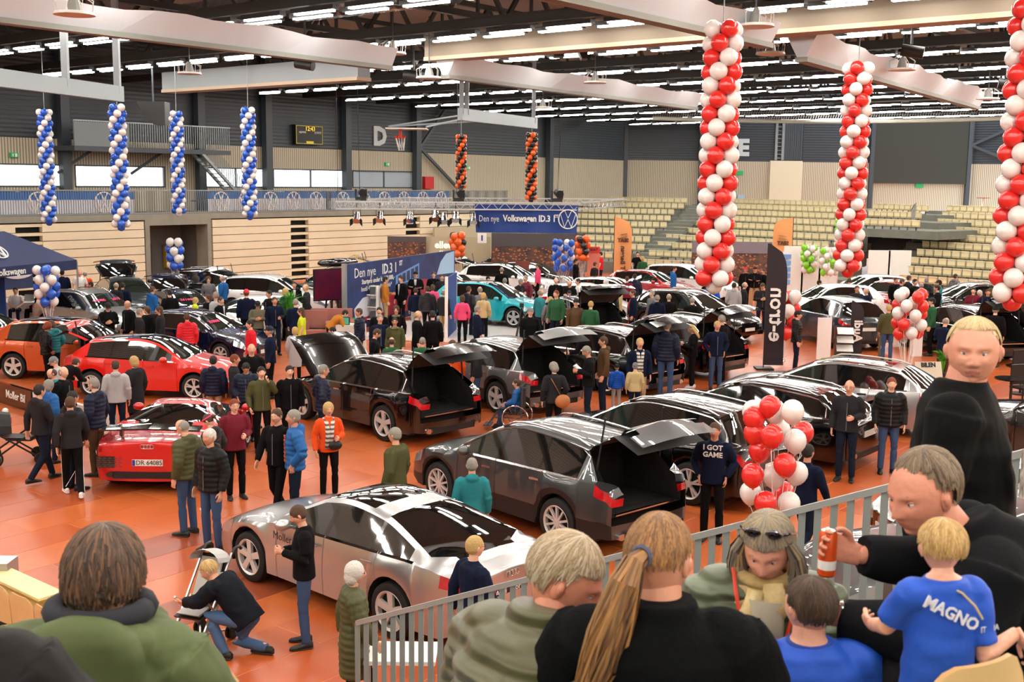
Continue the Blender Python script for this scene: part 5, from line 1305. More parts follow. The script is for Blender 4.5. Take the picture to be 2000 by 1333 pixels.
for a_, b_, w_ in ((G(676, 652), G(886, 598), .35), (G(-10, 782), G(66, 806), .2), (G(66, 806), G(226, 852), .2)): d_ = b_ - a_; BOXES.append(((a_ + b_) / 2, atan2(d_.y, d_.x), d_.length / 2, w_, ''))
for ln in CROWD.strip().split('\n'):
    a, words = ln.split('|'); x, y, d, top, bot, hair, pose, h = a.split(','); x = float(x); y = float(y); h = float(h)
    zt = h * (1.32 / 1.76 if pose == 'sit' else (1.48 / 1.76 if pose == 'bend' else 1)); p = G(x, y, zt)
    base = 0.12 if False else 0
    az = R(DIRS[d]) + atan2(p.x, p.y) + R((hash_(words) % 30) - 15)
    kid = h < 1.35; wo = hair[1] in 'lmp'
    desc = {'x': '', 's': '', 'm': '', 'l': '', 'p': '', 'c': '', 'n': ''}[hair[1]]
    kw = {'j': 'jacket', 'p': 'quilted jacket', 'c': 'long coat', 's': 'sweater', 't': 'T-shirt', 'P': 'long quilted coat'}[top[1]]
    lab = 'person in %s %s %s' % (COL[top[0]][1], kw, words)
    cap = {'red cap': 'r', 'grey cap': 'g', 'navy cap': 'n', 'grey beanie': 'g', 'red cap': 'r'}
    cc = next((v for k_, v in cap.items() if k_ in words), 'k')
    if pose == 'sit': p.z = 0
    if not any(w_ in words for w_ in ('leaning into', 'bent into')) and pose != 'sit':
        dr = ray(x, y); k_ = h / zt; best = None
        for i_ in range(60):
            off = (i_ + 1) // 2 * .12 * (1 if i_ % 2 else -1); Yn = p.y + off; hn = (CH + dr[2] * Yn) * k_; pn = Vector((dr[0] * Yn, Yn, 0))
            if not (.86 * h < hn < 1.12 * h): continue
            if all(not (abs((pn - c_).xy.dot(Vector((cos(a_), sin(a_))))) < l_ + .13 and abs((pn - c_).xy.dot(Vector((-sin(a_), cos(a_))))) < w_ + .15) for c_, a_, l_, w_, _ in BOXES) and all((pn - o_).length > .40 for o_ in STAND): best = (pn, hn); break
        if best: p, h = best
    if pose == 'bend': p = p - Vector((sin(az), cos(az), 0)) * .5
    STAND.append(Vector((p.x, p.y, 0)))
    P_ = person(lab, (p.x, p.y, 0), az, top, bot, hair, pose, h, kid, wo, shoe='w' if 'white-striped' in words or 'checked scarf and black' in words or 'long blond' in words or 'headband' in words else None, capcol=cc, extra=glasses if 'glasses' in words else None)
    if 'slogan' in words:
        t = txt('slogan', 'I GOT\nGAME', .105, m_white, P_, frame((0, .142, 1.36), (-1, 0, 0), (0, .05, 1)), .003, bold=.003)
    if 'striped track' in words or 'white-striped' in words:
        q = MB()
        for s in (-1, 1):
            J = joints('walk'); i = 0 if s < 0 else 1; q.tube([Vector(J['hj'][i]) + Vector((s * .085, 0, 0)), Vector(J['kn'][i]) + Vector((s * .068, 0, 0)), Vector(J['an'][i]) + Vector((s * .055, 0, 0))], .006, 4)
        q.obj('stripe', m_white, P_)
    if 'checked scarf' in words:
        q = MB(); q.tube([(.09, -.02, 1.46), (.05, .10, 1.40), (.04, .135, 1.2), (.05, .14, .95)], [.035, .04, .045, .05], 6, sx=1.0); q.tube([(-.09, -.02, 1.46), (-.05, .10, 1.40), (-.02, .14, 1.2), (-.02, .14, 1.0)], [.035, .04, .045, .05], 6); sc_ = q.obj('scarf', mat('scarf_check', 'e3ddcc', .9, stripes=(2, 4, '3a3a42')), P_, smooth=True)
    if 'black bag' in words:
        q = MB(); q.ball((-.08, .17, 1.0), (.13, .06, .09), 12, 8); q.obj('bag', m_blk, P_, smooth=True)
    if 'tan shoulder bag' in words:
        q = MB(); q.ball((.16, -.14, .92), (.17, .07, .15), 12, 8); q.bar((.14, -.13, 1.0), (-.10, -.14, 1.42), .03, .01); q.obj('shoulder_bag', mat('tan_leather', 'b3703f', .5), P_, smooth=True)
    if 'suit' in words or 'beard and cap' in words:
        q = MB(); q.add([(-.045, .128, 1.44), (.045, .128, 1.44), (.0, .150, 1.06), (-.045, .12, 1.47), (.045, .12, 1.47)], [(0, 2, 1), (0, 1, 4, 3)]); q.obj('shirt', mat('shirt_white', 'e9eaec', .8), P_); q = MB(); q.bar((0, .135, 1.42), (0, .152, 1.12), .02, .006); q.obj('button_line', mat('shirt_line', 'c9ccd2', .8), P_)
    if 'red shirt' in words: q = MB(); q.ball((0, .06, 1.22), (.075, .095, .24), 12, 10); q.obj('shirt', mat('shirt_red', 'c4262c', .8), P_, smooth=True)
    if 'patterned scarf' in words: q = MB(); q.tube([(.09 * cos(a), .02 + .09 * sin(a), 1.45) for a in [2 * pi * k / 14 for k in range(15)]], .04, 8); q.obj('scarf', mat('scarf_olive', '8d8458', .9, noise=(20, 1, '3c3a2a')), P_, smooth=True)
    if 'headband' in words:
        q = MB(); M_ = head_m(joints(pose)); q.tube([M_ @ Vector((.087 * cos(a), -.008 + .102 * sin(a), .05)) for a in [2 * pi * k / 18 for k in range(19)]], .014, 6); q.obj('headband', mat('hot_pink', 'ee3f78', .8), P_, smooth=True)
    if 'striped sweater' in words:
        q = MB()
        for k in range(7): q.box((0, .150, 1.0 + .06 * k), (.11, .02, .03))
        q.obj('sweater_stripes', mat('stripe_rust', 'b5502e', .9), P_)
    if 'T-shirt' not in words and d in ('T', 'TL', 'TR') and top[1] in 'jp' and 'suit' not in words and 'red shirt' not in words and 'striped' not in words and 'scarf' not in words:
        q = MB(); q.bar((0, .142, 1.38), (0, .155, .90), .012, .01); q.obj('zip', mat('zip_grey', '5c5e60', .5), P_)
# ================================================================ balloons
BALC = dict(r='e02c28', w='e9e6e2', b='0f56c8', k='17171a', o='f0641e', g='7fd32a')
BM = {k: mat('balloon_' + k, v, .22, coat=.5, spec=.5) for k, v in BALC.items()}
NMB = dict(r='red', w='white', b='blue', k='black', o='orange', g='green')
def ball_me(c, tear=0):
    key = ('bal', c, tear)
    if key in CACHE: return CACHE[key]
    b = MB()
    if not tear: b.ball((0, 0, 0), 1, 20, 14)
    else:
        n = 20; R_ = [(1, .0), (.96, .3), (.8, .62), (.5, .88), (.15, 1.0), (-.2, 1.0), (-.55, .87), (-.85, .64), (-1.08, .36), (-1.2, .13), (-1.24, .05), (-1.3, .10)]
        b.loft([[(r * cos(2 * pi * k / n), r * sin(2 * pi * k / n), z * 1.05) for k in range(n)] for z, r in R_])
    me = b.mesh('balloon', BM[c], True); CACHE[key] = me; return me
def column(x0, y0, x1, y1, wpx, Y, cols, label, hang):
    a, b_ = AT(x0, y0, Y), AT(x1, y1, Y); cx = (a.x + b_.x) / 2; Rc = wpx / 2 * Y / F; rc = Rc / 1.74; rb = rc * .735
    t = thing('balloon_column', label, 'balloons', (cx, Y, b_.z)); H = a.z - b_.z; n = max(3, int((H - rb) / (rb * 1.58))); st = (H - 2 * rb) / n
    link('balloon', ball_me(cols[1]), t, (0, 0, rb * .7)).scale = (rb * .95,) * 3
    for L in range(n):
        for k in range(4):
            an = R(90 * k + 45 * L + 20); j = random.uniform(.95, 1.04)
            o = link('balloon', ball_me(cols[k % 2]), t, (rc * cos(an), rc * sin(an), rb * 1.7 + st * (L))); o.scale = (rb * j, rb * j, rb * 1.02)
    q = MB(); q.tube([(0, 0, rb), (0, 0, hang - b_.z)], .012, 5); q.obj('cord', m_grey, t)
column(85, 207, 97, 440, 31, 43, 'wb', 'blue white balloon column hanging at the far left of four', 10)
column(229, 196, 236, 450, 36, 38, 'wb', 'largest blue white balloon column, second from the left', 10)
column(346, 211, 347, 422, 29, 45, 'bw', 'blue white balloon column hanging before the mezzanine stair', 10)
column(487, 203, 485, 429, 31, 44, 'wb', 'blue white balloon column left of the scoreboard', 10)
column(900, 258, 901, 372, 23, 46, 'ok', 'orange black balloon column left of its twin over the truss', 9.5)
column(1039, 254, 1037, 395, 25, 46.5, 'ok', 'orange black balloon column directly above the blue hanging banner', 9.5)
column(1413, 25, 1395, 571, 80, 22, 'rw', 'tallest fully visible red white balloon column', 10)
column(1673, 109, 1660, 540, 60, 29, 'wr', 'middle red white balloon column before the far seats', 10)
column(2012, -20, 1985, 604, 92, 19, 'wr', 'red white balloon column cut by the right picture edge', 10)
def tie(t, pts, rb, ground):
    q = MB()
    for p in pts: q.tube([(p[0], p[1], p[2] - rb * 1.2), (p[0] * .3, p[1] * .3, (p[2] - rb) * .45), (0, 0, .06)], .004, 3)
    q.obj('strings', m_white, t, kind='stuff'); q = MB(); q.tube([(0, 0, 0), (0, 0, .08)], [.09, .06], 10); q.obj('weight', mat('foil_weight', 'b8b8bc', .2, .9), t)
def bunch(x0, y0, x1, y1, bpx, Y, seq, label):
    a, b_ = AT(x0, y0, Y), AT(x1, y1, Y); rb = bpx / 2 * Y / F; cx = (a.x + b_.x) / 2; w = (b_.x - a.x) / 2 - rb
    t = thing('balloon_bunch', label, 'balloons', (cx, Y, 0)); n = max(3, int((a.z - b_.z) / (rb * 1.7))); pts = []; i = 0
    for L in range(n):
        z = b_.z + rb * 1.2 + (a.z - b_.z - 2.4 * rb) * L / (n - 1); ww = w * (1 if L else .75)
        for k in range(4):
            an = 2 * pi * k / 4 + L * .85; p = (ww * cos(an), ww * sin(an), z + random.uniform(-.2, .2) * rb); pts.append(p)
            o = link('balloon', ball_me(seq[i % len(seq)], 1), t, p, (random.uniform(-.2, .2), random.uniform(-.2, .2), 0)); o.scale = (rb,) * 3; i += 1
    tie(t, pts, rb, 0); return t
bunch(64, 518, 119, 600, 18, 37, 'wbwbbwwb', 'blue white balloon bunch in front of the blue tent')
bunch(322, 464, 361, 528, 16, 46, 'bwwbwb', 'blue white balloon bunch before the grey doorway')
bunch(1077, 466, 1123, 531, 12.5, 52, 'bwbbwwb', 'blue white balloon bunch right of the city picture')
bunch(876, 452, 911, 504, 15, 53, 'okookko', 'orange black balloon bunch beside the glowing script sign')
bunch(1122, 459, 1153, 510, 12.5, 55, 'okooko', 'orange black balloon bunch by the red brochure panel')
bunch(1502, 565, 1562, 662, 25, 34.5, 'rwwr', 'red white balloon bunch half hidden by the black lettered flag')
bunch(1744, 562, 1809, 664, 23, 28, 'rwrwwr', 'red white balloon bunch before the crowd on the right')
bunch(1564, 477, 1596, 534, 12.5, 56, 'gwwggw', 'green white balloon bunch, left of two before the white walls')
bunch(1600, 481, 1641, 539, 12.5, 55, 'wwgwgw', 'green white balloon bunch, right of two before the white walls')
bunch(1631, 424, 1648, 492, 11, 57, 'gwgg', 'green balloons peeking out behind the middle red white column')
YB = 14.6; c0 = AT(1515, 1010, YB); tb_ = thing('balloon_bunch', 'big red white balloon bunch beside the man in the slogan hoodie', 'balloons', (c0.x, YB, 0)); pts = []
for i, (x, y, c) in enumerate(((1505, 795, 'r'), (1471, 804, 'w'), (1513, 803, 'w'), (1548, 804, 'w'), (1473, 816, 'r'), (1508, 852, 'r'), (1553, 861, 'w'), (1568, 845, 'r'), (1474, 846, 'r'), (1484, 880, 'r'), (1533, 908, 'r'), (1556, 924, 'w'), (1512, 930, 'w'), (1470, 928, 'r'), (1466, 962, 'w'), (1495, 982, 'r'), (1541, 983, 'w'), (1530, 962, 'r'), (1522, 840, 'w'))):
    p = AT(x, y, YB + (-.12, .1, .25, -.05, .3)[i % 5] + (.25 if i in (0, 1, 7, 8, 14, 17, 18) else -.1)); pts.append((p.x - c0.x, p.y - YB, p.z)); o = link('balloon', ball_me(c, 1), tb_, pts[-1], (random.uniform(-.15, .15), random.uniform(-.15, .15), 0)); o.scale = (.148,) * 3
tie(tb_, pts, .15, 0)
# ================================================================ booths
m_navy = mat('banner_navy', '123a86', .55); m_tent = mat('tent_navy', '142350', .7, bump=('noise', 1.2, .4)); m_alu = mat('aluminium', 'c6cacc', .3, .8)
def panel(name, label, cat, a, b_, z0, z1, m, th=.06, back=None):      # an upright panel between two floor points
    a, b_ = Vector((a.x, a.y, 0)), Vector((b_.x, b_.y, 0)); d = b_ - a; t = thing(name, label, cat, a, atan2(d.y, d.x)); q = MB(); q.box((d.length / 2, 0, (z0 + z1) / 2), (d.length, th, z1 - z0)); q.obj('board', m, t); return t, d.length
def ptxt(t, s, x, z, size, m, bold=0, y=-.035, mirror=False, up=(0, 0, 1), xd=(1, 0, 0), align='CENTER'):
    return txt('lettering', s, size, m, t, frame((x, y, z), xd, up), .004, align, bold)
def ring_logo(q, cx, cz, r, y, w=.03):
    q.tube([(cx + r * cos(k * pi / 14), y, cz + r * sin(k * pi / 14)) for k in range(29)], w / 2, 5, up=(0, 1, 0))
    for s in (-1, 1):
        q.bar((cx + s * r * .36, y, cz + r * .88), (cx, y, cz + r * .1), w * 1.1, .02); q.bar((cx + s * r * .8, y, cz + r * .5), (cx + s * r * .36, y, cz - r * .85), w * 1.1, .02); q.bar((cx + s * r * .36, y, cz - r * .85), (cx, y, cz - r * .02), w * 1.1, .02)
# hanging banner and truss
YT = 45.0; a, b_ = AT(927, 398, YT), AT(1130, 398, YT); zt = a.z; zb = AT(1000, 455, YT).z
t = thing('hanging_banner', 'navy hanging banner with white lettering and ring emblem', 'banner', (a.x, YT, 0)); w = b_.x - a.x; q = MB(); n = 24
q.loft([[(w * k / n, -.03 + .04 * sin(k * .9), zt - .02), (w * (k / n) * (.985) + .06 * (1 - k / n), -.03 + .07 * sin(k * .7 + .6), zb), (w * (k / n) * .985 + .06 * (1 - k / n), .0 + .07 * sin(k * .7 + .6), zb), (w * k / n, .0 + .04 * sin(k * .9), zt - .02)] for k in range(n + 1)]); q.obj('cloth', m_navy, t, smooth=True, angle=.8)
mz = (zt + zb) / 2
o1 = ptxt(t, 'Den nye', w * .14, mz - .02, .36, m_white, 0, -.12); o2 = ptxt(t, 'Volkswagen ID.3 1', w * .53, mz, .36, m_white, .012, -.12); o3 = ptxt(t, 'ST', w * .785, mz + .1, .18, m_white, .008, -.12)
for o, wd, hh in ((o1, w * .19, .32), (o2, w * .50, .34), (o3, w * .045, .13)):
    if True:
        xs = [v.co.x for v in o.data.vertices]; ys = [v.co.y for v in o.data.vertices]; dx = max(xs) - min(xs); dy = max(ys) - min(ys)
    o.matrix_basis = o.matrix_basis @ Matrix.Diagonal((wd / dx, hh / dy, 1, 1))
q = MB(); ring_logo(q, w * .90, mz, .37, -.12, .05); q.obj('emblem', m_white, t)
tr = thing('lighting_truss', 'silver lighting truss above the blue booth', 'truss', (0, 0, 0)); q = MB(); q2 = MB()
A0, A1, B0, B1 = AT(655, 394, 43.5), AT(1132, 397, YT + .15), AT(655, 394, 43.5) + Vector((2.2, 5, .1)), AT(1132, 397, YT) + Vector((2.2, 5.0, .1))
for p, r in ((A0, A1), (B0, B1), (A0, B0), (A1, B1)):
    p, r = Vector(p), Vector(r); d = (r - p).normalized(); sd = d.cross(Z) * .13
    for o_ in (sd, -sd):
        for zz in (0, -.27): q.bar(p + o_ + Z * zz, r + o_ + Z * zz, .045)
    L = (r - p).length; k = 0
    while k < L - .3: q2.bar(p + d * k + sd, p + d * (k + .25) - Z * .27 + sd, .02); q2.bar(p + d * (k + .25) + sd - Z * .27, p + d * (k + .5) + sd, .02); k += .5
q.obj('chord', m_alu, tr); q2.obj('web', m_alu, tr, kind='stuff')
for i, (x, y, l) in enumerate(((697, 425, 'first from the left'), (742, 424, 'second from the left'), (801, 425, 'third from the left'), (851, 422, 'fourth from the left'), (867, 427, 'fifth from the left'), (890, 424, 'orange-lit, sixth from the left'), (925, 428, 'right beside the hanging banner'))):
    p = AT(x, y, YT - .6 if x > 800 else YT - 1); s = thing('spotlight', 'chrome truss spotlight, ' + l, 'spotlight', p); q = MB(); q.tube([(0, .1, .16), (0, -.05, -.02), (.0, -.15, -.14)], [.10, .13, .15], 12); q.obj('lamp_can', m_chrome, s, smooth=True, angle=.8)
    q = MB(); q.bar((-.14, 0, .05), (-.14, 0, .3), .02); q.bar((.14, 0, .05), (.14, 0, .3), .02); q.bar((-.14, 0, .3), (.14, 0, .3), .02); q.bar((0, 0, .3), (0, 0, .55), .025); q.obj('yoke', m_blk, s)
    q = MB()
    for sx in (-1, 1): q.quad((sx * .14, -.17, -.02), (sx * .24, -.28, -.08), (sx * .24, -.20, -.34), (sx * .13, -.12, -.24))
    q.obj('barn_door', m_blk, s)
for i, (x, y, l) in enumerate(((705, 378, 'left one on the truss'), (896, 380, 'middle one under the orange black column'), (1088, 381, 'right one on the banner truss'))):
    p = AT(x, y, YT); s = thing('moving_head', 'black moving stage light, ' + l, 'stage light', p); q = MB(); q.box((0, 0, -.2), (.42, .3, .14)); q.obj('base', m_blk, s); q = MB(); q.box((-.2, 0, .0), (.07, .16, .34)); q.box((.2, 0, 0), (.07, .16, .34)); q.obj('yoke', m_blk, s)
    q = MB(); q.tube([(0, .2, .1), (.1, -.25, .02)], [.14, .16], 12); q.obj('head', m_blk, s, smooth=True, angle=.8)
for i, (x, y0, x1, y1, l) in enumerate(((697, 130, 703, 388, 'left truss end'), (893, 130, 895, 388, 'truss middle'), (1100, 145, 1088, 392, 'banner end of the truss'), (656, 150, 660, 390, 'far left of the truss'))):
    a, b_ = AT(x, y0, YT), AT(x1, y1, YT); q = MB(); q.bar(b_, a, .02); 
    tag(q.obj('cable', m_blk), 'thin dark lifting cable running up from the ' + l, 'cable')
# blue picture wall with screen
WL, WR = G(676, 652), G(886, 598)
pw, Lw = panel('picture_wall', 'blue booth wall with city picture and white price lettering', 'display wall', WL, WR, .05, 2.42, mat('print_blue', '223c74', .45, noise=(1.6, .9, '0d1f52')), .1)
pw.children[0].name = 'board'
def art(name, pts, m, y=-.056): q = MB(); q.add([(x, y, z) for x, z in pts] , [tuple(range(len(pts)))]); q.add([(x, y + .004, z) for x, z in pts], [tuple(range(len(pts)))]); return q.obj(name, m, pw)
m_pr, m_pc, m_ps = mat('print_red', 'a81e38', .45), mat('print_cyan', '6fa0dc', .45), mat('print_sky', 'a9d2f2', .45)
art('red_steps', [(Lw * .1, .3), (Lw * .1, .75), (Lw * .62, 1.45), (Lw * .78, 1.35), (Lw * .7, .3)], m_pr)
art('print_house', [(Lw * .40, 1.35), (Lw * .40, 1.75), (Lw * .62, 2.1), (Lw * .62, 1.5)], m_pc, -.058)
for k in range(5): art('print_window', [(Lw * (.42 + .04 * k), 1.42 + .03 * k), (Lw * (.42 + .04 * k), 1.72 + .06 * k), (Lw * (.45 + .04 * k), 1.76 + .06 * k), (Lw * (.45 + .04 * k), 1.44 + .03 * k)], mat('print_dark', '17305f', .45), -.060)
art('print_glow', [(Lw * .80, 1.5), (Lw * .84, 2.0), (Lw * .90, 2.32), (Lw * .99, 2.38), (Lw * .99, 1.45)], m_ps)
art('print_car', [(Lw * .06, .45), (Lw * .05, .8), (Lw * .12, 1.15), (Lw * .25, 1.25), (Lw * .3, .45)], mat('print_white', 'd9dee8', .4), -.060)
ptxt(pw, 'Den nye', Lw * .14, 2.06, .50, m_white, 0, -.065); ptxt(pw, 'ID.3 1', Lw * .345, 2.06, .52, m_white, .01, -.065); ptxt(pw, 'ST', Lw * .445, 2.2, .26, m_white, .01, -.065)
ptxt(pw, 'Startpris under kr 330.000,-', Lw * .25, 1.72, .24, m_white, .004, -.065); ptxt(pw, 'Inntil 420 km rekkevidde*', Lw * .235, 1.46, .24, m_white, 0, -.065)
q = MB(); q.box((-.1, 0, 1.24), (.14, .14, 2.44)); q.obj('post', m_alu, pw)
q = MB(); q.box((.0, 0, .0), (1.55, .07, .9)); sv2 = AT(648, 556, 41.2); tv = thing('display_screen', 'large tilted screen showing a dark red picture', 'screen', (sv2.x, sv2.y, 0), R(35)); q = MB(); q.box((0, 0, sv2.z), (1.45, .07, 1.15)); q.obj('bezel', m_blk, tv)
q = MB(); q.box((0, -.04, sv2.z), (1.38, .01, 1.08)); q.obj('picture', mat('screen_picture', '5a1422', .3, emit=.6, noise=(2, .9, '1b1430')), tv); q = MB()
for x in (-.35, 0, .35): q.bar((x, 0, 0), (x * .6, 0, sv2.z - .5), .05)
q.box((0, .0, .03), (.9, .5, .05)); q.obj('stand', m_blk, tv)
# brochure rack, sofas, counter, plant, stage
rk = thing('brochure_rack', 'white brochure rack with three tilted shelves before the blue wall', 'rack', G(719, 640), R(-12)); q = MB(); q.box((0, 0, .8), (.9, .12, 1.5)); q.box((-.43, -.15, .8), (.04, .3, 1.5)); q.box((.43, -.15, .8), (.04, .3, 1.5)); q.obj('frame', m_white, rk)
for k in range(3):
    q = MB(); q.box((0, -.2, .35 + .44 * k), (.84, .3, .03), Matrix.Identity(4)); s = q.obj('shelf', m_white, rk)
    for j in range(3): q = MB(); q.add([(-.36 + .26 * j, -.3, .37 + .44 * k), (-.16 + .26 * j, -.3, .37 + .44 * k), (-.16 + .26 * j, -.18, .64 + .44 * k), (-.36 + .26 * j, -.18, .64 + .44 * k)], [(0, 1, 2, 3)]); q.add([(-.36 + .26 * j, -.29, .37 + .44 * k), (-.16 + .26 * j, -.29, .37 + .44 * k), (-.16 + .26 * j, -.17, .64 + .44 * k), (-.36 + .26 * j, -.17, .64 + .44 * k)], [(3, 2, 1, 0)]); q.obj('brochure', mat('brochure', '3c3f44', .4), s)
m_sofa = mat('dusty_rose', 'a0685e', .85)
for i, (x, y, w_, l) in enumerate(((645, 656, 1.5, 'dusty rose sofa with high back behind the white counter'), (614, 660, .9, 'dusty rose armchair left of the sofa'))):
    s = thing('sofa', l, 'sofa', G(x, y + 8), R(8)); q = MB(); q.box((0, 0, .22), (w_, .8, .4)); q.obj('seat', m_sofa, s); q = MB(); q.box((0, .38, .62), (w_, .16, .8)); q.obj('backrest', m_sofa, s)
    for sx in (-1, 1): q = MB(); q.box((sx * (w_ / 2), 0, .38), (.14, .8, .56)); q.obj('armrest', m_sofa, s)
ct = thing('reception_counter', 'white weathered counter with grass and tablet on top', 'counter', G(686, 697), R(-15)); q = MB(); q.box((0, 0, .5), (.75, .6, 1.0)); q.obj('body', mat('whitewashed', 'd6d3cb', .8, noise=(5, .5, 'bdb8ac')), ct)
tbl = thing('tablet', 'tablet with green screen standing on the white counter', 'tablet', Vector(G(686, 697)) + Vector((-.18, -.15, 1.0)), R(-15)); q = MB(); q.box((0, 0, .12), (.34, .03, .24)); q.obj('case', m_blk, tbl); q = MB(); q.box((0, -.02, .12), (.30, .01, .2)); q.obj('screen', mat('screen_green', '4aa08a', .3, emit=.5), tbl)
def tuft(name, label, cat, loc, n, h, spread, m, pot=None, wide=.03):
    t = thing(name, label, cat, loc); q = MB(); rnd = random.Random(hash_(label))
    for k in range(n):
        a = rnd.uniform(0, 2 * pi); s = rnd.uniform(.2, 1) * spread; hh = h * rnd.uniform(.6, 1); z0 = pot or 0; c, s_ = cos(a), sin(a)
        p = [(0.02 * c, .02 * s_, z0), (s * .35 * c, s * .35 * s_, z0 + hh * .7), (s * c, s * s_, z0 + hh * .8 + (.2 - s) * .3)]; w_ = wide
        for u_, v_ in ((0, 1), (1, 2)):
            w0, w1 = (w_, w_) if u_ == 0 else (w_, .003); q.add([(p[u_][0] - s_ * w0, p[u_][1] + c * w0, p[u_][2]), (p[u_][0] + s_ * w0, p[u_][1] - c * w0, p[u_][2]), (p[v_][0] + s_ * w1, p[v_][1] - c * w1, p[v_][2]), (p[v_][0] - s_ * w1, p[v_][1] + c * w1, p[v_][2])], [(0, 1, 2, 3)])
    q.obj('leaves', m, t, kind='stuff')
    if pot: q = MB(); q.tube([(0, 0, 0), (0, 0, pot)], [.16, .2], 16); q.obj('pot', mat('pot_dark', '26221f', .6), t)
    return t
m_leaf = mat('fresh_leaf', '4fa02c', .55); m_leafd = mat('dark_leaf', '2f6b28', .55)
tuft('palm_plant', 'bright green palm in a dark pot beside the reflective vest', 'plant', G(569, 668), 260, 1.55, .6, m_leaf, .45, .018)
tuft('grass_tuft', 'green grass tuft on the white counter', 'plant', Vector(G(686, 697)) + Vector((.15, 0, 1.0)), 120, .22, .18, m_leaf, None, .006)
tuft('table_plant', 'green plant by the flyer board at the lower right', 'plant', Vector(G(1838, 748)), 120, .75, .3, m_leaf, .3, .03)
sg = thing('stage', 'low white booth stage under the turquoise car', 'stage'); q = MB(); P_ = [G(690, 664), G(1000, 672), G(1075, 634), G(870, 612)]; q.add([(p.x, p.y, z) for z in (0.012, .12) for p in P_], [(4, 5, 6, 7), (0, 1, 5, 4), (1, 2, 6, 5), (2, 3, 7, 6), (3, 0, 4, 7)]); q.obj('deck', mat('stage_white', 'efe9e4', .25), sg)
bp, Lb = panel('upright_panel', 'upright blue info panel in white frame before the turquoise car', 'panel', G(872, 668), G(890, 650), .1, 2.15, m_navy); q = MB(); q.box((-.05, 0, 1.1), (.07, .1, 2.2)); q.box((Lb + .03, 0, 1.1), (.04, .08, 2.2)); q.obj('frame', m_white, bp)
# city pictures, script sign and other panels in the distance
m_city = mat('city_print', '6e4a38', .6, noise=(3, .9, '2e2b35')); 
def flat(name, label, cat, x0, y0, x1, y1, Y, m, th=.08, zfl=True):
    a, b_ = AT(x0, y0, Y), AT(x1, y1, Y); z0 = 0 if zfl else b_.z; t = thing(name, label, cat, (a.x, Y, 0)); q = MB(); q.box(((b_.x - a.x) / 2, 0, (a.z + z0) / 2), (b_.x - a.x, th, a.z - z0)); q.obj('board', m, t); return t, b_.x - a.x, a.z, b_.z
def city(name, label, x0, y0, x1, y1, Y, sky):
    t, w_, zt_, zb_ = flat(name, label, 'picture wall', x0, y0, x1, y1, Y, m_city); q = MB(); q.box((w_ / 2, -.05, zt_ - (zt_ - zb_) * .12), (w_, .02, (zt_ - zb_) * .26)); q.obj('printed_sky', mat('printed_' + sky, {'dusk': '4d4a4c', 'haze': '7c7480'}[sky], .6), t); q = MB(); rr = random.Random(5)
    for k in range(int(w_ * 55)):
        x = rr.uniform(.05, w_ - .1); z = rr.uniform(.1, zt_ - (zt_ - zb_) * .28); s = .03 + .07 * (1 - z / zt_); q.quad((x, -.052, z), (x + s * 1.6, -.052, z), (x + s * 1.6, -.052, z + s), (x, -.052, z + s))
    q.obj('printed_roofs', mat('printed_orange', 'b8744c', .6), t, kind='stuff')
city('picture_wall', 'dark city picture wall left of the glowing script sign', 757, 462, 832, 505, 60, 'dusk')
city('picture_wall', 'wide brown city picture wall under the hanging banner', 960, 456, 1141, 560, 59, 'dusk')
city('picture_wall', 'city picture wall behind the tall red white column', 1352, 472, 1504, 560, 58, 'haze')
nl, w_, zt_, zb_ = flat('neon_wall', 'beige wall with glowing white script lettering', 'wall panel', 832, 462, 958, 560, 60.3, mat('beige_grey_wall', 'b3ab90', .8))
m_neon = mat('neon_white', 'fff6d8', .4, emit=3); ptxt(nl, 'ellet,', .95, zt_ - .45, .5, m_neon, .006, -.07); ptxt(nl, 'ellet.', .95, zt_ - .95, .5, m_neon, .006, -.07)
lb, w_, zt_, zb_ = flat('light_box', 'small white light box with a blue figure under the banner corner', 'sign', 933, 456, 950, 475, 58, m_white, .25, False); ptxt(lb, '1', w_ / 2, (zt_ + zb_) / 2, .35, m_navy, .02, -.14)
t, w_, zt_, zb_ = flat('brochure_display', 'red brochure panel beside the red T-shirt', 'panel', 1148, 482, 1170, 548, 56, mat('panel_salmon', 'd8806c', .6)); q = MB(); q.box((w_ / 2, -.06, zt_ - .15), (w_, .02, .3)); q.obj('header', mat('header_red', 'd83a34', .5), t); ptxt(t, 'SEAT', w_ / 2, zt_ - .15, .18, m_blk, .004, -.08)
t, w_, zt_, zb_ = flat('sign_panel', 'dark red sign panel behind the white car', 'panel', 1007, 510, 1033, 545, 54, mat('sign_rust', '7c3a30', .6))
for i, (x0, y0, x1, y1, Y, l) in enumerate(((1532, 481, 1566, 575, 57, 'leftmost'), (1567, 482, 1600, 575, 57, 'middle'), (1601, 483, 1632, 575, 57, 'rightmost'), )):
    flat('booth_wall', 'white booth wall panel behind the green balloons, ' + l, 'wall panel', x0, y0, x1, y1, Y, m_white)
for i, (x0, x1, l) in enumerate(((1697, 1735, 'left'), (1736, 1776, 'right'))): flat('booth_wall', 'white booth panel below the stair railing, %s of two' % l, 'wall panel', x0, 489, x1, 560, 60, m_white)
rk2, w_, zt_, zb_ = flat('leaflet_tower', 'tall leaflet tower behind the black lettered flag', 'rack', 1528, 492, 1541, 575, 50, m_white)
for k in range(5): q = MB(); q.box((w_ / 2, -.12, zt_ - .2 - .28 * k), (w_ * .9, .12, .18)); q.obj('leaflet', m_pc, rk2)
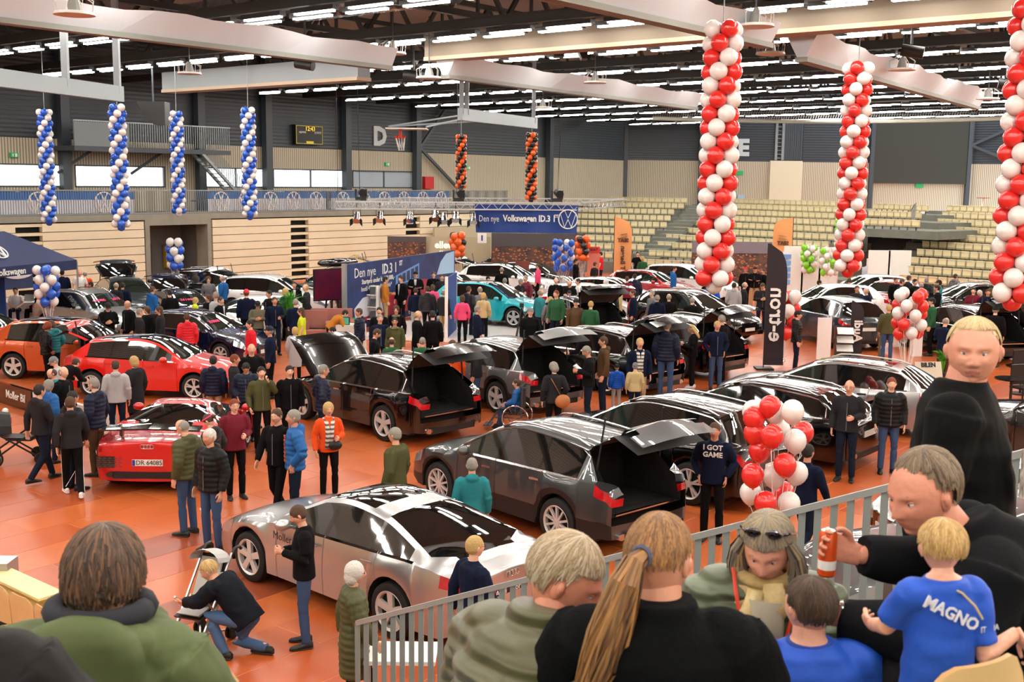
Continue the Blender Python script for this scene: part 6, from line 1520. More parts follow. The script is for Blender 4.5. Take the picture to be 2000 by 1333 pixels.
# feather flags
def feather(label, x0, y0, x1, y1, Y, m, words, mt, tsize, lean=0, bold=.012, extra=None, mir=True, flip=1):
    a, b_ = AT(x0, y0, Y), AT(x1, y1, Y); zt_ = a.z; w_ = b_.x - a.x; t = thing('feather_flag', label, 'flag', (a.x if flip > 0 else b_.x, Y, 0)); H = zt_; zb0 = max(b_.z, .12); pts = [(0, zb0)]
    n = 14; Rr = []
    for k in range(n + 1):
        f = k / n; z = zb0 + (H - zb0) * f; e = w_ * (1 if f < .72 else sqrt(max(0, 1 - ((f - .72) / .28) ** 2.2)) * .93 + .07) ; Rr.append([(flip * 0, -.012, z), (flip * e, -.012 + .05 * sin(f * 6), z), (flip * e, .012 + .05 * sin(f * 6), z), (flip * 0, .012, z)])
    q = MB(); q.loft(Rr); q.obj('cloth', m, t); q = MB(); q.bar((-.015 * flip, 0, 0), (-.015 * flip, 0, H), .03); q.obj('pole', m_blk, t); q = MB(); q.box((0, 0, .03), (.5, .5, .05)); q.obj('base', m_blk, t)
    for s, zc, sz, rot in words:
        xd, up = ((0, 0, 1), (1, 0, 0)) if rot else ((-1, 0, 0), (0, 0, 1))   # seen from its back: mirrored
        o = txt('lettering', s, sz, mt, t, None, .004, 'CENTER', bold); X, Y_ = Vector(xd), Vector(up); n_ = Vector((0, -1, 0)); o.matrix_local = Matrix([[X.x, Y_.x, 0, flip * w_ * .5], [X.y, Y_.y, -1, -.09], [X.z, Y_.z, 0, zc], [0, 0, 0, 1]])
    if extra: extra(t, w_, H, flip)
    return t
m_fb = mat('flag_black', '241c24', .7); m_peach = mat('flag_peach', 'eba468', .7); m_ft = mat('flag_letter_dark', '4a3428', .7)
feather('black feather flag with tall white lettering in the aisle', 1502, 476, 1529, 718, 33, m_fb, [('e-tron', 1.62, .62, 1)], m_white, 1)
feather('slim dark feather flag before the slate car', 1666, 588, 1682, 700, 35.5, m_fb, [('Audi', .85, .36, 1)], m_white, 1)
def seat_logo(t, w_, H, fl):
    q = MB()
    for k in range(3): q.bar((fl * w_ * .35, -.09, H - .95 - .16 * k), (fl * w_ * .72, -.09, H - .88 - .16 * k), .09, .01)
    q.obj('emblem', m_ft, t)
feather('peach feather flag left of the stand stairs', 1201, 423, 1232, 542, 60, m_peach, [('SEAT', 2.35, .26, 0), ('SEAT Bergen', 1.15, .34, 1)], m_ft, 1, extra=seat_logo)
feather('peach feather flag behind the black lettered flag', 1512, 425, 1546, 500, 58, m_peach, [('SEAT', 2.4, .26, 0), ('Bergen', 1.5, .34, 1)], m_ft, 1, extra=seat_logo, flip=-1)
# blue tent
e0, e1 = G(150, 508, 2.4), G(-60, 528, 2.4); e1 = e0 + (e1 - e0).normalized() * 6; d = (e1 - e0).normalized(); nb = Vector((d.y, -d.x, 0)); nb = nb if nb.y > 0 else -nb
tn = thing('canopy_tent', 'navy pop-up tent with white ring emblem at the left edge', 'tent'); c = [e0, e1, e1 + nb * 3.2, e0 + nb * 3.2]; rd = [e0 + d * 1.7 + nb * 1.6 + Z * 1.05, e1 - d * 1.7 + nb * 1.6 + Z * 1.05]
q = MB(); q.add([tuple(p) for p in c] + [tuple(p) for p in rd], [(1, 0, 4, 5), (2, 1, 5), (3, 2, 5, 4), (0, 3, 4)]); q.obj('roof', m_tent, tn)
q = MB()
for i in range(4): a, b_ = c[i], c[(i + 1) % 4]; q.quad(a, b_, b_ - Z * .34, a - Z * .34)
q.obj('valance', m_tent, tn)
for p in c: q = MB(); q.bar((p.x, p.y, 0), (p.x, p.y, 2.35), .05); q.obj('leg', m_alu, tn)
fn = -nb; txt('lettering', 'Volkswagen', .30, m_white, tn, frame(e0 + d * 3.35 - Z * .19 + fn * .02, -d, Z), .003, bold=.006)
q = MB(); sl = ((rd[0] + rd[1]) / 2 - (c[0] + c[1]) / 2); slu = (sl - d * sl.dot(d)).normalized(); cc_ = e0 + d * 3.2 + slu * .85; nn = slu.cross(d); nn = nn if nn.z > 0 else -nn; cc_ += nn * .03
X_, Y_ = -d, slu
def lp(x, y): return cc_ + X_ * x + Y_ * y
q.tube([lp(.42 * cos(k * pi / 14), .42 * sin(k * pi / 14)) for k in range(29)], .025, 5, up=nn)
for s in (-1, 1): q.bar(lp(s * .16, .38), lp(0, .03), .05); q.bar(lp(s * .34, .22), lp(s * .15, -.37), .05); q.bar(lp(s * .15, -.37), lp(0, 0), .05)
q.obj('emblem', m_white, tn)
bt, Lt = panel('tent_backdrop', 'blue picture board with white car hanging in the tent', 'panel', G(8, 606), G(66, 600), .8, 2.1, mat('print_night', '1b3358', .5)); q = MB(); q.ball((Lt * .5, -.06, 1.45), (.7, .03, .25), 14, 8); q.obj('printed_car', MATS['print_white'], bt)
bk = thing('tent_sidewall', 'blue cloth side wall of the tent at the left edge', 'panel'); q = MB(); a, b_ = G(-30, 640), G(10, 632); q.box(((a.x + b_.x) / 2, a.y, 1.1), (1.4, .06, 2.1)); q.obj('cloth', mat('sidewall_blue', '1c4a9c', .7), bk)
dk_ = thing('tent_counter', 'white counter with laptops under the blue tent', 'counter', G(38, 628), R(4)); q = MB(); q.box((0, 0, .72), (1.9, .7, .05)); q.obj('top', m_white, dk_); q = MB(); q.box((-.1, -.3, .35), (1.7, .04, .7)); q.obj('front', m_white, dk_)
lt = thing('laptop', 'open grey laptop on the tent counter', 'laptop', G(38, 628) + Vector((.35, 0, .745)), R(4)); q = MB(); q.box((0, 0, .01), (.34, .24, .02)); q.obj('keyboard', m_alu, lt); q = MB(); q.add([(-.17, .12, .02), (.17, .12, .02), (.17, .2, .24), (-.17, .2, .24)], [(0, 1, 2, 3)]); q.add([(-.17, .13, .02), (.17, .13, .02), (.17, .21, .24), (-.17, .21, .24)], [(3, 2, 1, 0)]); q.obj('lid', m_alu, lt)
tuft('small_plant', 'small dark plant on the tent counter', 'plant', G(24, 628) + Vector((0, 0, .745)), 40, .2, .15, m_leafd, None, .015)
person('person in dark jacket seated with crossed legs beside the tent counter', G(78, 632), R(-100), 'kj', 'k', 'ds', 'sit', 1.76)
# low sign wall
sA, sB, sC = G(-10, 782), G(66, 806), G(226, 852)
ls, L1 = panel('sign_wall', 'low black sign wall with white lettering at the left edge', 'sign', sA, sB, 0, .5, m_gblk, .1); ptxt(ls, 'Moller Bil', L1 * .62, .27, .26, m_white, .004, -.06)
ls, L2 = panel('sign_wall', 'low white sign wall behind the group of onlookers', 'sign', sB + Vector((.05, -.02, 0)), sC, 0, .48, mat('pale_grey_board', 'd9dbd8', .6), .1); ptxt(ls, 'Moller Bil', L2 * .7, .25, .28, MATS['pale_lettering'], .004, -.06)
# price cards in windscreens
# flyer stands, pedestals, tables on the right
flat('white_stand', 'white upright flyer panel before the slate car', 'panel', 1598, 621, 1621, 700, 35, m_white, .05)
sh_ = thing('leaflet_shelf', 'black leaflet shelf right of the white flyer panel', 'rack', G(1645, 700), R(-10)); q = MB(); q.box((-.25, 0, .5), (.05, .4, 1.0)); q.box((0, .18, .5), (.55, .04, 1.0)); q.obj('frame', m_gblk, sh_)
for k in range(3): q = MB(); q.add([(-.2, -.2, .25 + .27 * k), (.3, -.2, .25 + .27 * k), (.3, .1, .42 + .27 * k), (-.2, .1, .42 + .27 * k)], [(0, 1, 2, 3)]); q.add([(-.2, -.2, .24 + .27 * k), (.3, -.2, .24 + .27 * k), (.3, .1, .41 + .27 * k), (-.2, .1, .41 + .27 * k)], [(3, 2, 1, 0)]); q.obj('leaflet', m_white, sh_)
flat('white_pedestal', 'white pedestal behind the right balloon bunch', 'pedestal', 1782, 648, 1797, 694, 36, m_white, .3)
fl = thing('flyer_board', 'tilted cream flyer board with dark lettering near the silver estate', 'board', G(1812, 785), R(8)); q = MB(); q.add([(-.35, -.05, .55), (.35, -.05, .55), (.35, .12, 1.0), (-.35, .12, 1.0), (-.35, -.03, .54), (.35, -.03, .54), (.35, .14, .99), (-.35, .14, .99)], [(0, 1, 2, 3), (7, 6, 5, 4), (0, 4, 5, 1), (3, 2, 6, 7), (0, 3, 7, 4), (1, 5, 6, 2)]); q.obj('board', mat('cream_board', 'cfc8b4', .7), fl); q = MB(); q.bar((0, .08, 0), (0, .08, .75), .05); q.box((0, .08, .02), (.4, .4, .04)); q.obj('stand', m_blk, fl); txt('lettering', 'BILEN', .15, m_blk, fl, frame((0, .085, .92), (1, 0, 0), (0, .35, .93)), .002, bold=.01)
for i, (x, y, l) in enumerate(((1972, 798, 'nearer'), (1992, 770, 'further'))):
    tb2 = thing('bar_table', 'round dark table at the right edge, the %s one' % l, 'table', G(x, y)); q = MB(); q.tube([(0, 0, .72), (0, 0, .75)], .4, 20); q.obj('table_top', m_gblk, tb2); q = MB(); q.tube([(0, 0, 0), (0, 0, .72)], .035, 8); q.tube([(0, 0, 0), (0, 0, .03)], .25, 16); q.obj('pedestal', m_blk, tb2)
for i, (x, y, l) in enumerate(((1996, 792, 'beside the nearer round table'), (1998, 757, 'behind the round tables'))):
    c_ = thing('black_chair', 'black chair ' + l, 'chair', G(x, y), R(20)); q = MB(); q.box((0, 0, .45), (.45, .45, .05)); q.obj('seat', m_blk, c_); q = MB(); q.box((0, .2, .75), (.45, .05, .5)); q.obj('backrest', m_blk, c_)
    for sx in (-1, 1):
        for sy in (-1, 1): q = MB(); q.bar((sx * .2, sy * .2, 0), (sx * .2, sy * .2, .44), .03); q.obj('leg', m_blk, c_)
# ---- prams, wheelchair, tripod
def wheel_(name, par, x, y, r, w=.04, spoke=0, m=None, hub=None):
    q = MB(); q.tube([(x, y + (r - .015) * cos(k * pi / 12), r + (r - .015) * sin(k * pi / 12)) for k in range(25)], w / 2 if not spoke else .014, 6, up=(1, 0, 0))
    if spoke:
        for k in range(12): q.bar((x, y, r), (x, y + r * cos(k * pi / 6), r + r * sin(k * pi / 6)), .004)
    else: q.tube([(x - w * .4, y, r), (x + w * .4, y, r)], r * .75, 14)
    return q.obj(name, m or m_tyre, par)
pr = thing('pram', 'black pram at the left edge carrying the girl in pink', 'pram', G(30, 905), R(-62))
for x in (-.28, .28):
    for y, r in ((-.38, .16), (.42, .11)): wheel_('wheel', pr, x, y, r)
q = MB()
for x in (-.26, .26): q.bar((x, -.38, .16), (x, .3, .62), .03); q.bar((x, .42, .11), (x, -.25, .6), .03); q.bar((x, -.25, .6), (x, -.62, 1.02), .03)
q.bar((-.26, -.62, 1.02), (.26, -.62, 1.02), .035); q.obj('frame', m_blk, pr)
q = MB(); q.loft([[(w_ * sx, y, z) for sx in (-1, 1)] + [(w_ * sx, y + .02, z - .06) for sx in (1, -1)] for w_, y, z in ((.2, -.35, .95), (.22, -.18, .55), (.22, .25, .5), (.2, .5, .62))]); q.obj('seat', m_blk, pr)
q = MB(); q.loft([[(.24 * cos(a), -.35 + .5 * (k / 5), .62 + .42 * sin(a) * (1 - .05 * k)) for a in [pi * j / 8 for j in range(9)]] for k in range(4)], cap=False, closed=False); q.obj('hood', m_blk, pr)
person('small girl in pink jacket with white hat sitting in the black pram', G(16, 900) + Z * .25, R(-80), 'pj', 'J', 'wn', 'sit', 1.02, 1, 1, capcol='w')
stp = G(430, 1268)
sl_ = thing('stroller', 'grey and black folding stroller beside the crouching person', 'stroller', stp + Vector((-.25, .1, 0)), R(160)); S_ = []
for x in (-.22, .22):
    for y in (-.3, .32):
        for o_ in (-.03, .03): wheel_('wheel', sl_, x + o_, y, .085, .03)
q = MB()
for x in (-.22, .22): q.bar((x, -.3, .1), (x * .95, .18, .62), .022); q.bar((x, .32, .1), (x * .9, -.12, .55), .022); q.bar((x * .9, .32, .1), (x * .9, -.38, 1.02), .022)
q.bar((-.22, -.3, .12), (.22, .32, .12), .02); q.bar((.22, -.3, .12), (-.22, .32, .12), .02); q.obj('frame', m_alu, sl_)
for x in (-.2, .2): q = MB(); q.tube([(x, -.36, .98), (x, -.43, 1.06), (x, -.52, 1.06), (x, -.56, 1.02)], .02, 8); q.obj('handle', m_blk, sl_, smooth=True)
q = MB(); q.loft([[(-w_, y, z), (w_, y, z), (w_, y - .03, z - .03), (-w_, y - .03, z - .03)] for w_, y, z in ((.17, -.33, 1.0), (.18, -.12, .55), (.18, -.06, .45), (.18, .25, .42))]); q.obj('seat', m_blk, sl_)
q = MB(); q.loft([[(-w_, y, z), (w_, y, z), (w_, y - .02, z - .02), (-w_, y - .02, z - .02)] for w_, y, z in ((.14, -.27, .98), (.15, -.08, .58), (.15, -.02, .49), (.15, .24, .46))]); q.obj('seat_liner', mat('liner_grey', 'b9bab8', .8), sl_)
q = MB(); q.loft([[(.20 * cos(a), -.36 + .13 * k, .92 + .14 * sin(a) + .03 * k) for a in [pi * j / 8 for j in range(9)]] for k in range(3)], cap=False, closed=False); q.obj('canopy', MATS['liner_grey'], sl_)
wc = thing('wheelchair', 'wheelchair with bright rims in the middle of the floor', 'wheelchair', G(1018, 846), R(110) * -1 + pi)
wh = G(1010, 840)
wc.location = wh; wc.rotation_euler = (0, 0, R(80))
for x in (-.29, .29): wheel_('wheel', wc, x, 0, .30, .03, 1, m_chrome)
for x in (-.22, .22): wheel_('caster', wc, x, .42, .08, .03)
q = MB(); q.box((0, .12, .48), (.44, .45, .05)); q.obj('seat', m_blk, wc); q = MB(); q.box((0, -.12, .75), (.44, .04, .5)); q.obj('backrest', m_blk, wc)
q = MB()
for x in (-.22, .22): q.bar((x, -.12, .3), (x, -.14, 1.0), .025); q.bar((x, -.1, .3), (x, .45, .3), .025); q.bar((x, .4, .45), (x, .62, .12), .025); q.bar((x, -.14, .98), (x, -.26, .98), .03)
q.box((0, .65, .1), (.36, .16, .02)); q.obj('frame', m_dcol, wc)
person('child in blue quilted jacket leaning back in the wheelchair', wh + Z * .05 , R(-80), 'bp', 'j', 'bs', 'sit', 1.45, 0, 0)
# crouching person with the stroller
# ================================================================ the near stand: steps, seats, railing, seated people
q = MB()
for k in range(10):
    y = 1.0 + .85 * k; z = 4.0 - .43 * k
    if z > .05: q.box((1.0 - .1 * k, y + .42, z / 2), (9.0, .86, z))
tag(q.obj('ground_near_steps', m_step, kind=S), 'grey steps of the near stand')
m_ply = mat('birch_ply', 'd9bd86', .4, noise=(2.5, .5, 'cdae74')); m_plye = mat('ply_edge', 'b98f58', .5)
def ply_seat(label, top, az, w=.46, h=.40, seat=True, sub=''):
    t = thing('stand_chair', label, 'seat', top, -az)
    def shell(f, name):
        b = MB(); nx, nz = 10, 8; fr = []; bk = []
        for j in range(nz + 1):
            for i in range(nx + 1):
                u, v = i / nx * 2 - 1, j / nz; p = f(u, v); fr.append(p); bk.append((p[0], p[1] - .014 if name == 'backrest' else p[1], p[2] if name == 'backrest' else p[2] - .014))
        n0 = len(fr); F_ = []; 
        for j in range(nz):
            for i in range(nx): a = j * (nx + 1) + i; F_ += [(a, a + 1, a + nx + 2, a + nx + 1), (n0 + a + nx + 1, n0 + a + nx + 2, n0 + a + 1, n0 + a)]
        b.add(fr + bk, F_); E = [i for i in range(nx + 1)] + [j * (nx + 1) + nx for j in range(1, nz + 1)] + [nz * (nx + 1) + i for i in range(nx - 1, -1, -1)] + [j * (nx + 1) for j in range(nz - 1, 0, -1)]
        b.mi = 1; vv = b.v; n1 = len(vv)
        for k in range(len(E)): a, c = E[k], E[(k + 1) % len(E)]; b.f.append((a, a + n0, c + n0, c)); b.m.append(1)
        return b.obj(name, [m_ply, m_plye], t, smooth=True, angle=.6)
    def back(u, v):
        hw = w / 2 * (1 - .12 * max(0, v - .75) / .25 * 1); zz = -h * (1 - v) - (.05 * max(0, abs(u) - .72) / .28 if v > .8 else 0) * (v > .8) * ((v - .8) / .2); return (u * hw * (1 - .06 * max(0, v - .8) / .2), .035 * (u * u) * 1.0 - .03 * v, zz)
    shell(back, 'backrest')
    if seat: shell(lambda u, v: (u * w / 2 * .97, .03 + .38 * v, -h - .02 - .02 * sin(v * pi) + .015 * u * u), 'seat_shell')
    b = MB(); b.bar((0, -.02, -h + .05), (0, -.02, -h - .42), .05); b.bar((0, 0, -h - .04), (0, .3, -h - .06), .05); b.obj('bracket', m_dcol, t)
    return t
# row ends seen at the right: a row running away to the right
rd_ = Vector((sin(R(62)), cos(R(62)), 0)); base = AT(1905, 1284, 2.55)
ply_seat('plywood seat back that the blond child holds at the right edge', base, R(-28), .36)
ply_seat('plywood seat back in front of the blond child, at the lower frame', base - rd_ * .39, R(-28), .36)
ply_seat('plywood seat back between the dark-haired boy and the man with the can', AT(1672, 1262, 3.7), R(-60), .42)
ply_seat('plywood seat corner between the ponytail coat and the green down jacket', AT(1425, 1330, 3.4), R(-5), .42)
ply_seat('plywood seat right of the green parka', AT(392, 1272, 4.4), R(35), .46)
dl = (G(0, 0 + 1100, .75) - G(110, 1150, .75)).normalized() * -1
for r, (x0, y0, zz, n, off, nm) in enumerate(((-60, 1072, .75, 7, 0, 'further'), (-50, 1118, .98, 5, 0, 'nearer'))):
    a = G(x0, y0, zz)
    for k in range(n): ply_seat('plywood seat in the %s left row, %s from its left end' % (nm, 'first second third fourth fifth sixth seventh'.split()[k]), a + dl * (.52 * k), atan2(dl.x, dl.y) - pi / 2, .50, .42)
a, b_ = G(-60, 1092, .80), G(100, 1166, .80); q = MB(); q.bar(a, b_, .30, .03); q.bar(a - Z * .4, b_ - Z * .4, .05, .8); tag(q.obj('bench_plank', mat('plank_birch', 'e6d29a', .4)), 'long birch plank between the two left seat rows', 'bench')
q = MB(); p = G(8, 1094, .9); q.box((p.x - .15, p.y, .45), (.5, .3, .9)); tag(q.obj('metal_box', m_alu), 'grey metal box at the left frame edge behind the seats', 'box')
# railing down the stair
rA, rB = AT(698, 1217, 10.3), AT(2000, 885, 6.9); rB2 = rA + (rB - rA) * 1.25
rl = thing('stair_railing', 'grey barred steel railing descending behind the seated people', 'railing'); q = MB(); q.bar(rA, rB2, .045); q.obj('handrail', mat('rail_grey', 'a4a8a8', .4, .4), rl)
L = ((rB2 - rA) * 1.0); hl = sqrt(L.x ** 2 + L.y ** 2); n = int(hl / .112); ang = atan2(L.y, L.x)
bm_ = MB(); bm_.box((0, 0, -.5), (.05, .012, 1.0)); bme = bm_.mesh('bar', mat('bar_grey', '8f9593', .5, .3))
for k in range(n + 1): link('bar', bme, rl, rA + L * (k / n), (0, 0, ang + .35))
q = MB(); q.bar(rA - Z * 1.0, rB2 - Z * 1.0, .04); q.obj('bottom_rail', MATS['rail_grey'], rl)
q = MB(); sl2 = Vector((-L.y, L.x, 0)).normalized()
for k in range(22):
    p = rA + L * (k / 22) - Z * 1.05; p2 = rA + L * ((k + 1) / 22) - Z * 1.05; z = max(.05, p2.z)
    for v_ in (0,): q.add([(p.x, p.y, 0), (p2.x, p2.y, 0), (p2.x - sl2.x * 1.2 * -1, p2.y - sl2.y * 1.2 * -1, 0), (p.x + sl2.x * 1.2, p.y + sl2.y * 1.2, 0), (p.x, p.y, z), (p2.x, p2.y, z), (p2.x + sl2.x * 1.2, p2.y + sl2.y * 1.2, z), (p.x + sl2.x * 1.2, p.y + sl2.y * 1.2, z)], [(4, 5, 6, 7), (0, 1, 5, 4), (3, 7, 6, 2), (0, 4, 7, 3), (1, 2, 6, 5)])
if sl2.y < 0: tag(q.obj('stand_stairs', m_step), 'grey stair under the barred railing', 'stairs')
wt = thing('white_table', 'white table with papers behind the start of the railing', 'table', AT(785, 1318, 10.8)); wt.location.z = 0; zt_ = AT(785, 1318, 10.8).z; q = MB(); q.box((0, 0, .72), (.7, .5, .04)); q.obj('table_top', m_white, wt)
for i in (-1, 1):
    for j in (-1, 1): q = MB(); q.bar((i * .3, j * .2, 0), (i * .3, j * .2, .7), .03); q.obj('leg', m_alu, wt)
# ---------------------------------------------------------------- detailed people
def rough_(v, f, amp, sc_, seed=0):
    v = np.array(v); me = bpy.data.meshes.new('t'); me.from_pydata([tuple(p) for p in v], [], f); me.update(); n = np.empty(len(v) * 3); me.vertex_normals.foreach_get('vector', n); n = n.reshape(-1, 3); bpy.data.meshes.remove(me)
    for i, p in enumerate(v): v[i] = p + n[i] * amp * _n.noise(Vector((p[0] * sc_[0] + seed, p[1] * sc_[1], p[2] * sc_[2])))
    return v
def hairdo(M, col, rad, cen, n=900, thb=1.9, ths=1.6, hl=.05, wd=.004, lift=.02, flare=0, seed=1, part=0, back=1.0):
    """shell plus strands; col: three colours"""
    rnd = random.Random(seed); b = MB(); cx = Vector(cen); e = rad
    sh = MB(); sh.ball(cen, (e[0] * .97, e[1] * .97, e[2] * .97), 28, 20)
    V_, F_ = sh.v, sh.f; keep = []
    for fc in F_:
        c = sum((Vector(V_[k]) for k in fc), Vector()) / len(fc); th = math.acos(max(-1, min(1, (c.z - cen[2]) / e[2]))); fr = (c.y - cen[1]) / e[1]
        lim = thb - .12 if fr < -.2 else (ths - .08 if fr < .45 else 9)
        if (fr >= .45 and c.z < hl) or th > lim: continue
        keep.append(fc)
    b.add(V_, keep, M)
    for k in range(n):
        ph = rnd.uniform(0, 2 * pi); t0 = rnd.uniform(0.0, 1.7); L_ = rnd.uniform(.5, 1.1); pts = []; dp = rnd.uniform(-.25, .25); li = rnd.uniform(.0, lift); jl = rnd.gauss(.02, .09)
        for s in range(6):
            th = t0 + L_ * s / 5; p_ = ph + dp * s / 5; fr = cos(p_); lim = (thb if fr < -.2 else (ths if fr < .2 else ths * .95)) + jl
            if th > lim: break
            r = 1.0 + li * (s / 5) + flare * max(0, th - 1.25) ** 2 * rnd.uniform(.4, 1)
            p = Vector((cen[0] + e[0] * r * sin(th) * sin(p_), cen[1] + e[1] * r * sin(th) * cos(p_), cen[2] + e[2] * (r if th < 1.4 else 1) * cos(th)))
            if p.y > cen[1] + .3 * e[1] and p.z < hl: break
            pts.append(p)
        if len(pts) < 3: continue
        b.mi = rnd.choice((0, 0, 1, 2)); v = []
        for s, p in enumerate(pts):
            d = (pts[min(s + 1, len(pts) - 1)] - pts[max(s - 1, 0)]).normalized(); sd = d.cross((p - cx).normalized()); w = wd * (1 - (s / len(pts)) ** 2 * .8); v += [p - sd * w, p + (p - cx).normalized() * .0015, p + sd * w]
        b.add(v, [(3 * s + i, 3 * s + 1 + i, 3 * s + 4 + i, 3 * s + 3 + i) for s in range(len(pts) - 1) for i in (0, 1)], M)
    return b
def lock(b, path, rad, n, rnd, wd=.004, M=None):
    for k in range(n):
        a = rnd.uniform(0, 2 * pi); rr = sqrt(rnd.random()); v = []; b.mi = rnd.choice((0, 0, 1, 2)); st = rnd.randint(0, 2); en = len(path) - rnd.randint(0, 2); off = rnd.uniform(-.3, .3)
        for s in range(st, en):
            p = Vector(path[s]); d = (Vector(path[min(s + 1, len(path) - 1)]) - Vector(path[max(s - 1, 0)])).normalized(); x = d.cross(Vector((0, 1, 0.1))).normalized(); y = x.cross(d); q_ = p + (x * cos(a + off * s) + y * sin(a + off * s)) * rad[s] * rr; o = (x * -sin(a) + y * cos(a)); w = wd * (1 - .8 * (s / len(path)) ** 3)
            v += [q_ - o * w, q_ + o * w]
        m = len(v) // 2
        b.add(v, [(2 * s, 2 * s + 1, 2 * s + 3, 2 * s + 2) for s in range(m - 1)], M)
def hm(c1, c2, c3): return [mat('strand_' + c, c, .55, sheen=.1) for c in (c1, c2, c3)]
def front(label, crown, Y, az, J, s, top, topmat, legmat, voxel=.009, skin='d9a184', hands=True, headopt=None, puff=0, per=.055, rough=(.010, (9, 9, 14)), levels=None, arm=None, sleeves=1.0, child=0, body_vox=.009, brow='6a5a48', eyec='3c5568', hood=0, topname='jacket', slim=1.0, neck=1.0):
    J['hd'] = (J['hd'][0], J['hd'][1], J['hd'][2] - .022)
    hd = Vector(J['hd']); Rz = Matrix.Rotation(-az, 3, 'Z'); hw = AT(crown[0], crown[1], Y) - Z * .125 * s; loc = hw - (Rz @ hd) * s
    b = MB(); torso(b, J, [(-.05, .14, .09, 0), (.05, .15, .10, 0), (.35, .13, .09, 0), (.7, .15 * slim, .10, 0), (.88, .155 * slim, .09, 0), (.97, .085, .065, 0), (1.0, .058, .058, 0)])
    nk = Vector(J['nk']); limb(b, [nk - Vector((0, 0, .06)), nk + (hd - nk) * .8], [.064 * slim * neck, .054 * slim * neck], 14); sh = shoulders(J, .165 * slim)
    for i in (0, 1):
        limb(b, [sh[i], J['el'][i], J['wr'][i]], [.052, .040, .028]); limb(b, [J['hj'][i], J['kn'][i], J['an'][i]], [.075, .052, .038])
    v, f = remesh(b, body_vox, 2); m = MB(); m.add(v, f)
    for i in (0, 1):
        w, e = Vector(J['wr'][i]), Vector(J['el'][i]); h_ = MB(); hand_parts(h_, aim(w, J.get('hdir', [w - e, w - e])[i] or (w - e), J.get('hfwd', [(0, 1, 0), (0, 1, 0)])[i]), 1 if i else -1, J['curl'], n=10); hv, hf = remesh(h_, .0042, 1); m.add(hv, hf)
    ho = dict(nu=72, nv=60, child=child); ho.update(headopt or {}); hb = head_mesh(**ho); M = head_m(J); n0 = len(m.m); m.add(hb.v, hb.f, M); m.m[n0:] = hb.m
    o = m.obj('person', [mat('skin_f_' + skin, skin, .48, noise=(14, .5, 'cf8a70'), bump=('noise', 60, .12)), MATS['eye_white'], mat('iris_' + eyec, eyec, .2), MATS['lips'], mat('brow_f_' + brow, brow, .8)], None, smooth=True, loc=loc, rot=(0, 0, -az)); o.scale = (s, s, s); tag(o, label, 'person')
    th = arm or .02; lv = levels or [(-.10, .20, .15, 0), (.1, .19, .145, 0), (.35, .175, .135, .005), (.62, .195, .145, .005), (.82, .20, .13, -.005), (.92, .165, .115, -.01), (.99, .10, .09, -.01), (1.06, .085, .085, -.005)]
    b = MB(); torso(b, J, lv, puff, per, 28); sh = shoulders(J, .18 * slim)
    for i in (0, 1):
        el, wr = Vector(J['el'][i]), Vector(J['wr'][i]); b.ball(tuple(sh[i] - Vector((.015 * (1 if i else -1), 0, .004))), (.07 + th, .07 + th, .062 + th), 14, 10)
        if sleeves < 1: limb(b, [sh[i], sh[i].lerp(el, sleeves)], [.062 + th, .052 + th], 16)
        else: limb(b, [sh[i], el, el.lerp(wr, .94)], [.076 + th, .060 + th, .042 + th * .6], 16, puff * 1.1, per)
    if hood:
        for k in range(15):
            a = pi * (k / 14) * 1.5 - pi * .25 + pi; b.ball((.135 * cos(a), nk.y - .015 + .115 * sin(a), nk.z + .0 - .035 * abs(cos(a))), (.055, .055, .045 * hood), 10, 8)
        b.ball((0, nk.y - .13, nk.z - .07), (.16, .075, .12 * hood), 16, 10)
    v, f = remesh(b, voxel, 1); v = rough_(v, f, rough[0], rough[1], hash_(label) % 50); m = MB(); m.add(v, f); t = m.obj(topname, topmat, o, smooth=True)
    b = MB(); torso(b, J, [(-.10, .15, .11, 0), (.0, .165, .12, 0), (.15, .15, .11, 0)])
    for i in (0, 1): limb(b, [J['hj'][i], J['kn'][i], Vector(J['an'][i]) + Vector((0, 0, -.02))], [.095, .072, .055], 14)
    v, f = remesh(b, .013, 1); v = rough_(v, f, .01, (8, 8, 8)); m = MB(); m.add(v, f); m.obj('trousers', legmat, o, smooth=True)
    for i in (0, 1):
        a = J['an'][i]; link('shoe', shoe_mesh(), o, (a[0], a[1] + .01, a[2] - .09))
    return o, M
def sitJ(**k):
    J = joints('sit'); J.update(k); return J
def quilt(col, nm, ax='Z', sc_=7): return mat('down_' + nm, col, .42, bump=(ax, sc_, .8, .8), sheen=.15)
# 1 green parka, back view
J = sitJ(hr=(0, -.05), el=[(-.30, .05, .74), (.30, .05, .74)], nk=(0, .02, 1.03), hd=(0, .06, 1.17))
o, M = front('person in olive green parka with shaggy brown hair seen from behind, lower left', (203, 1032), 3.05, R(2), J, 1.08, 'parka', mat('parka_green', '4d5a33', .75, bump=('noise', 5, .35)), mat('dark_trousers', '1a1c22', .8), hood=1.25, levels=[(-.1, .23, .17, 0), (.3, .22, .16, 0), (.62, .235, .165, 0), (.82, .235, .15, -.01), (.93, .19, .13, -.01), (1.0, .13, .11, -.01), (1.09, .11, .10, -.01)], arm=.035, rough=(.022, (7, 7, 10)), topname='parka')
hb = hairdo(M, 0, (.098, .114, .118), (0, -.012, .020), 1700, 2.25, 1.95, .03, .0045, .06, .22, 3); h = hb.obj('hair', hm('4a3422', '6b4c2e', '2e2016'), o)
q = MB(); q.tube([(.115 * cos(a), .02 + .10 * sin(a), 1.075 - .0 * cos(a)) for a in [2 * pi * k / 20 for k in range(21)]], .03, 8); q.obj('scarf', mat('scarf_dark', '20242c', .9), o, smooth=True)
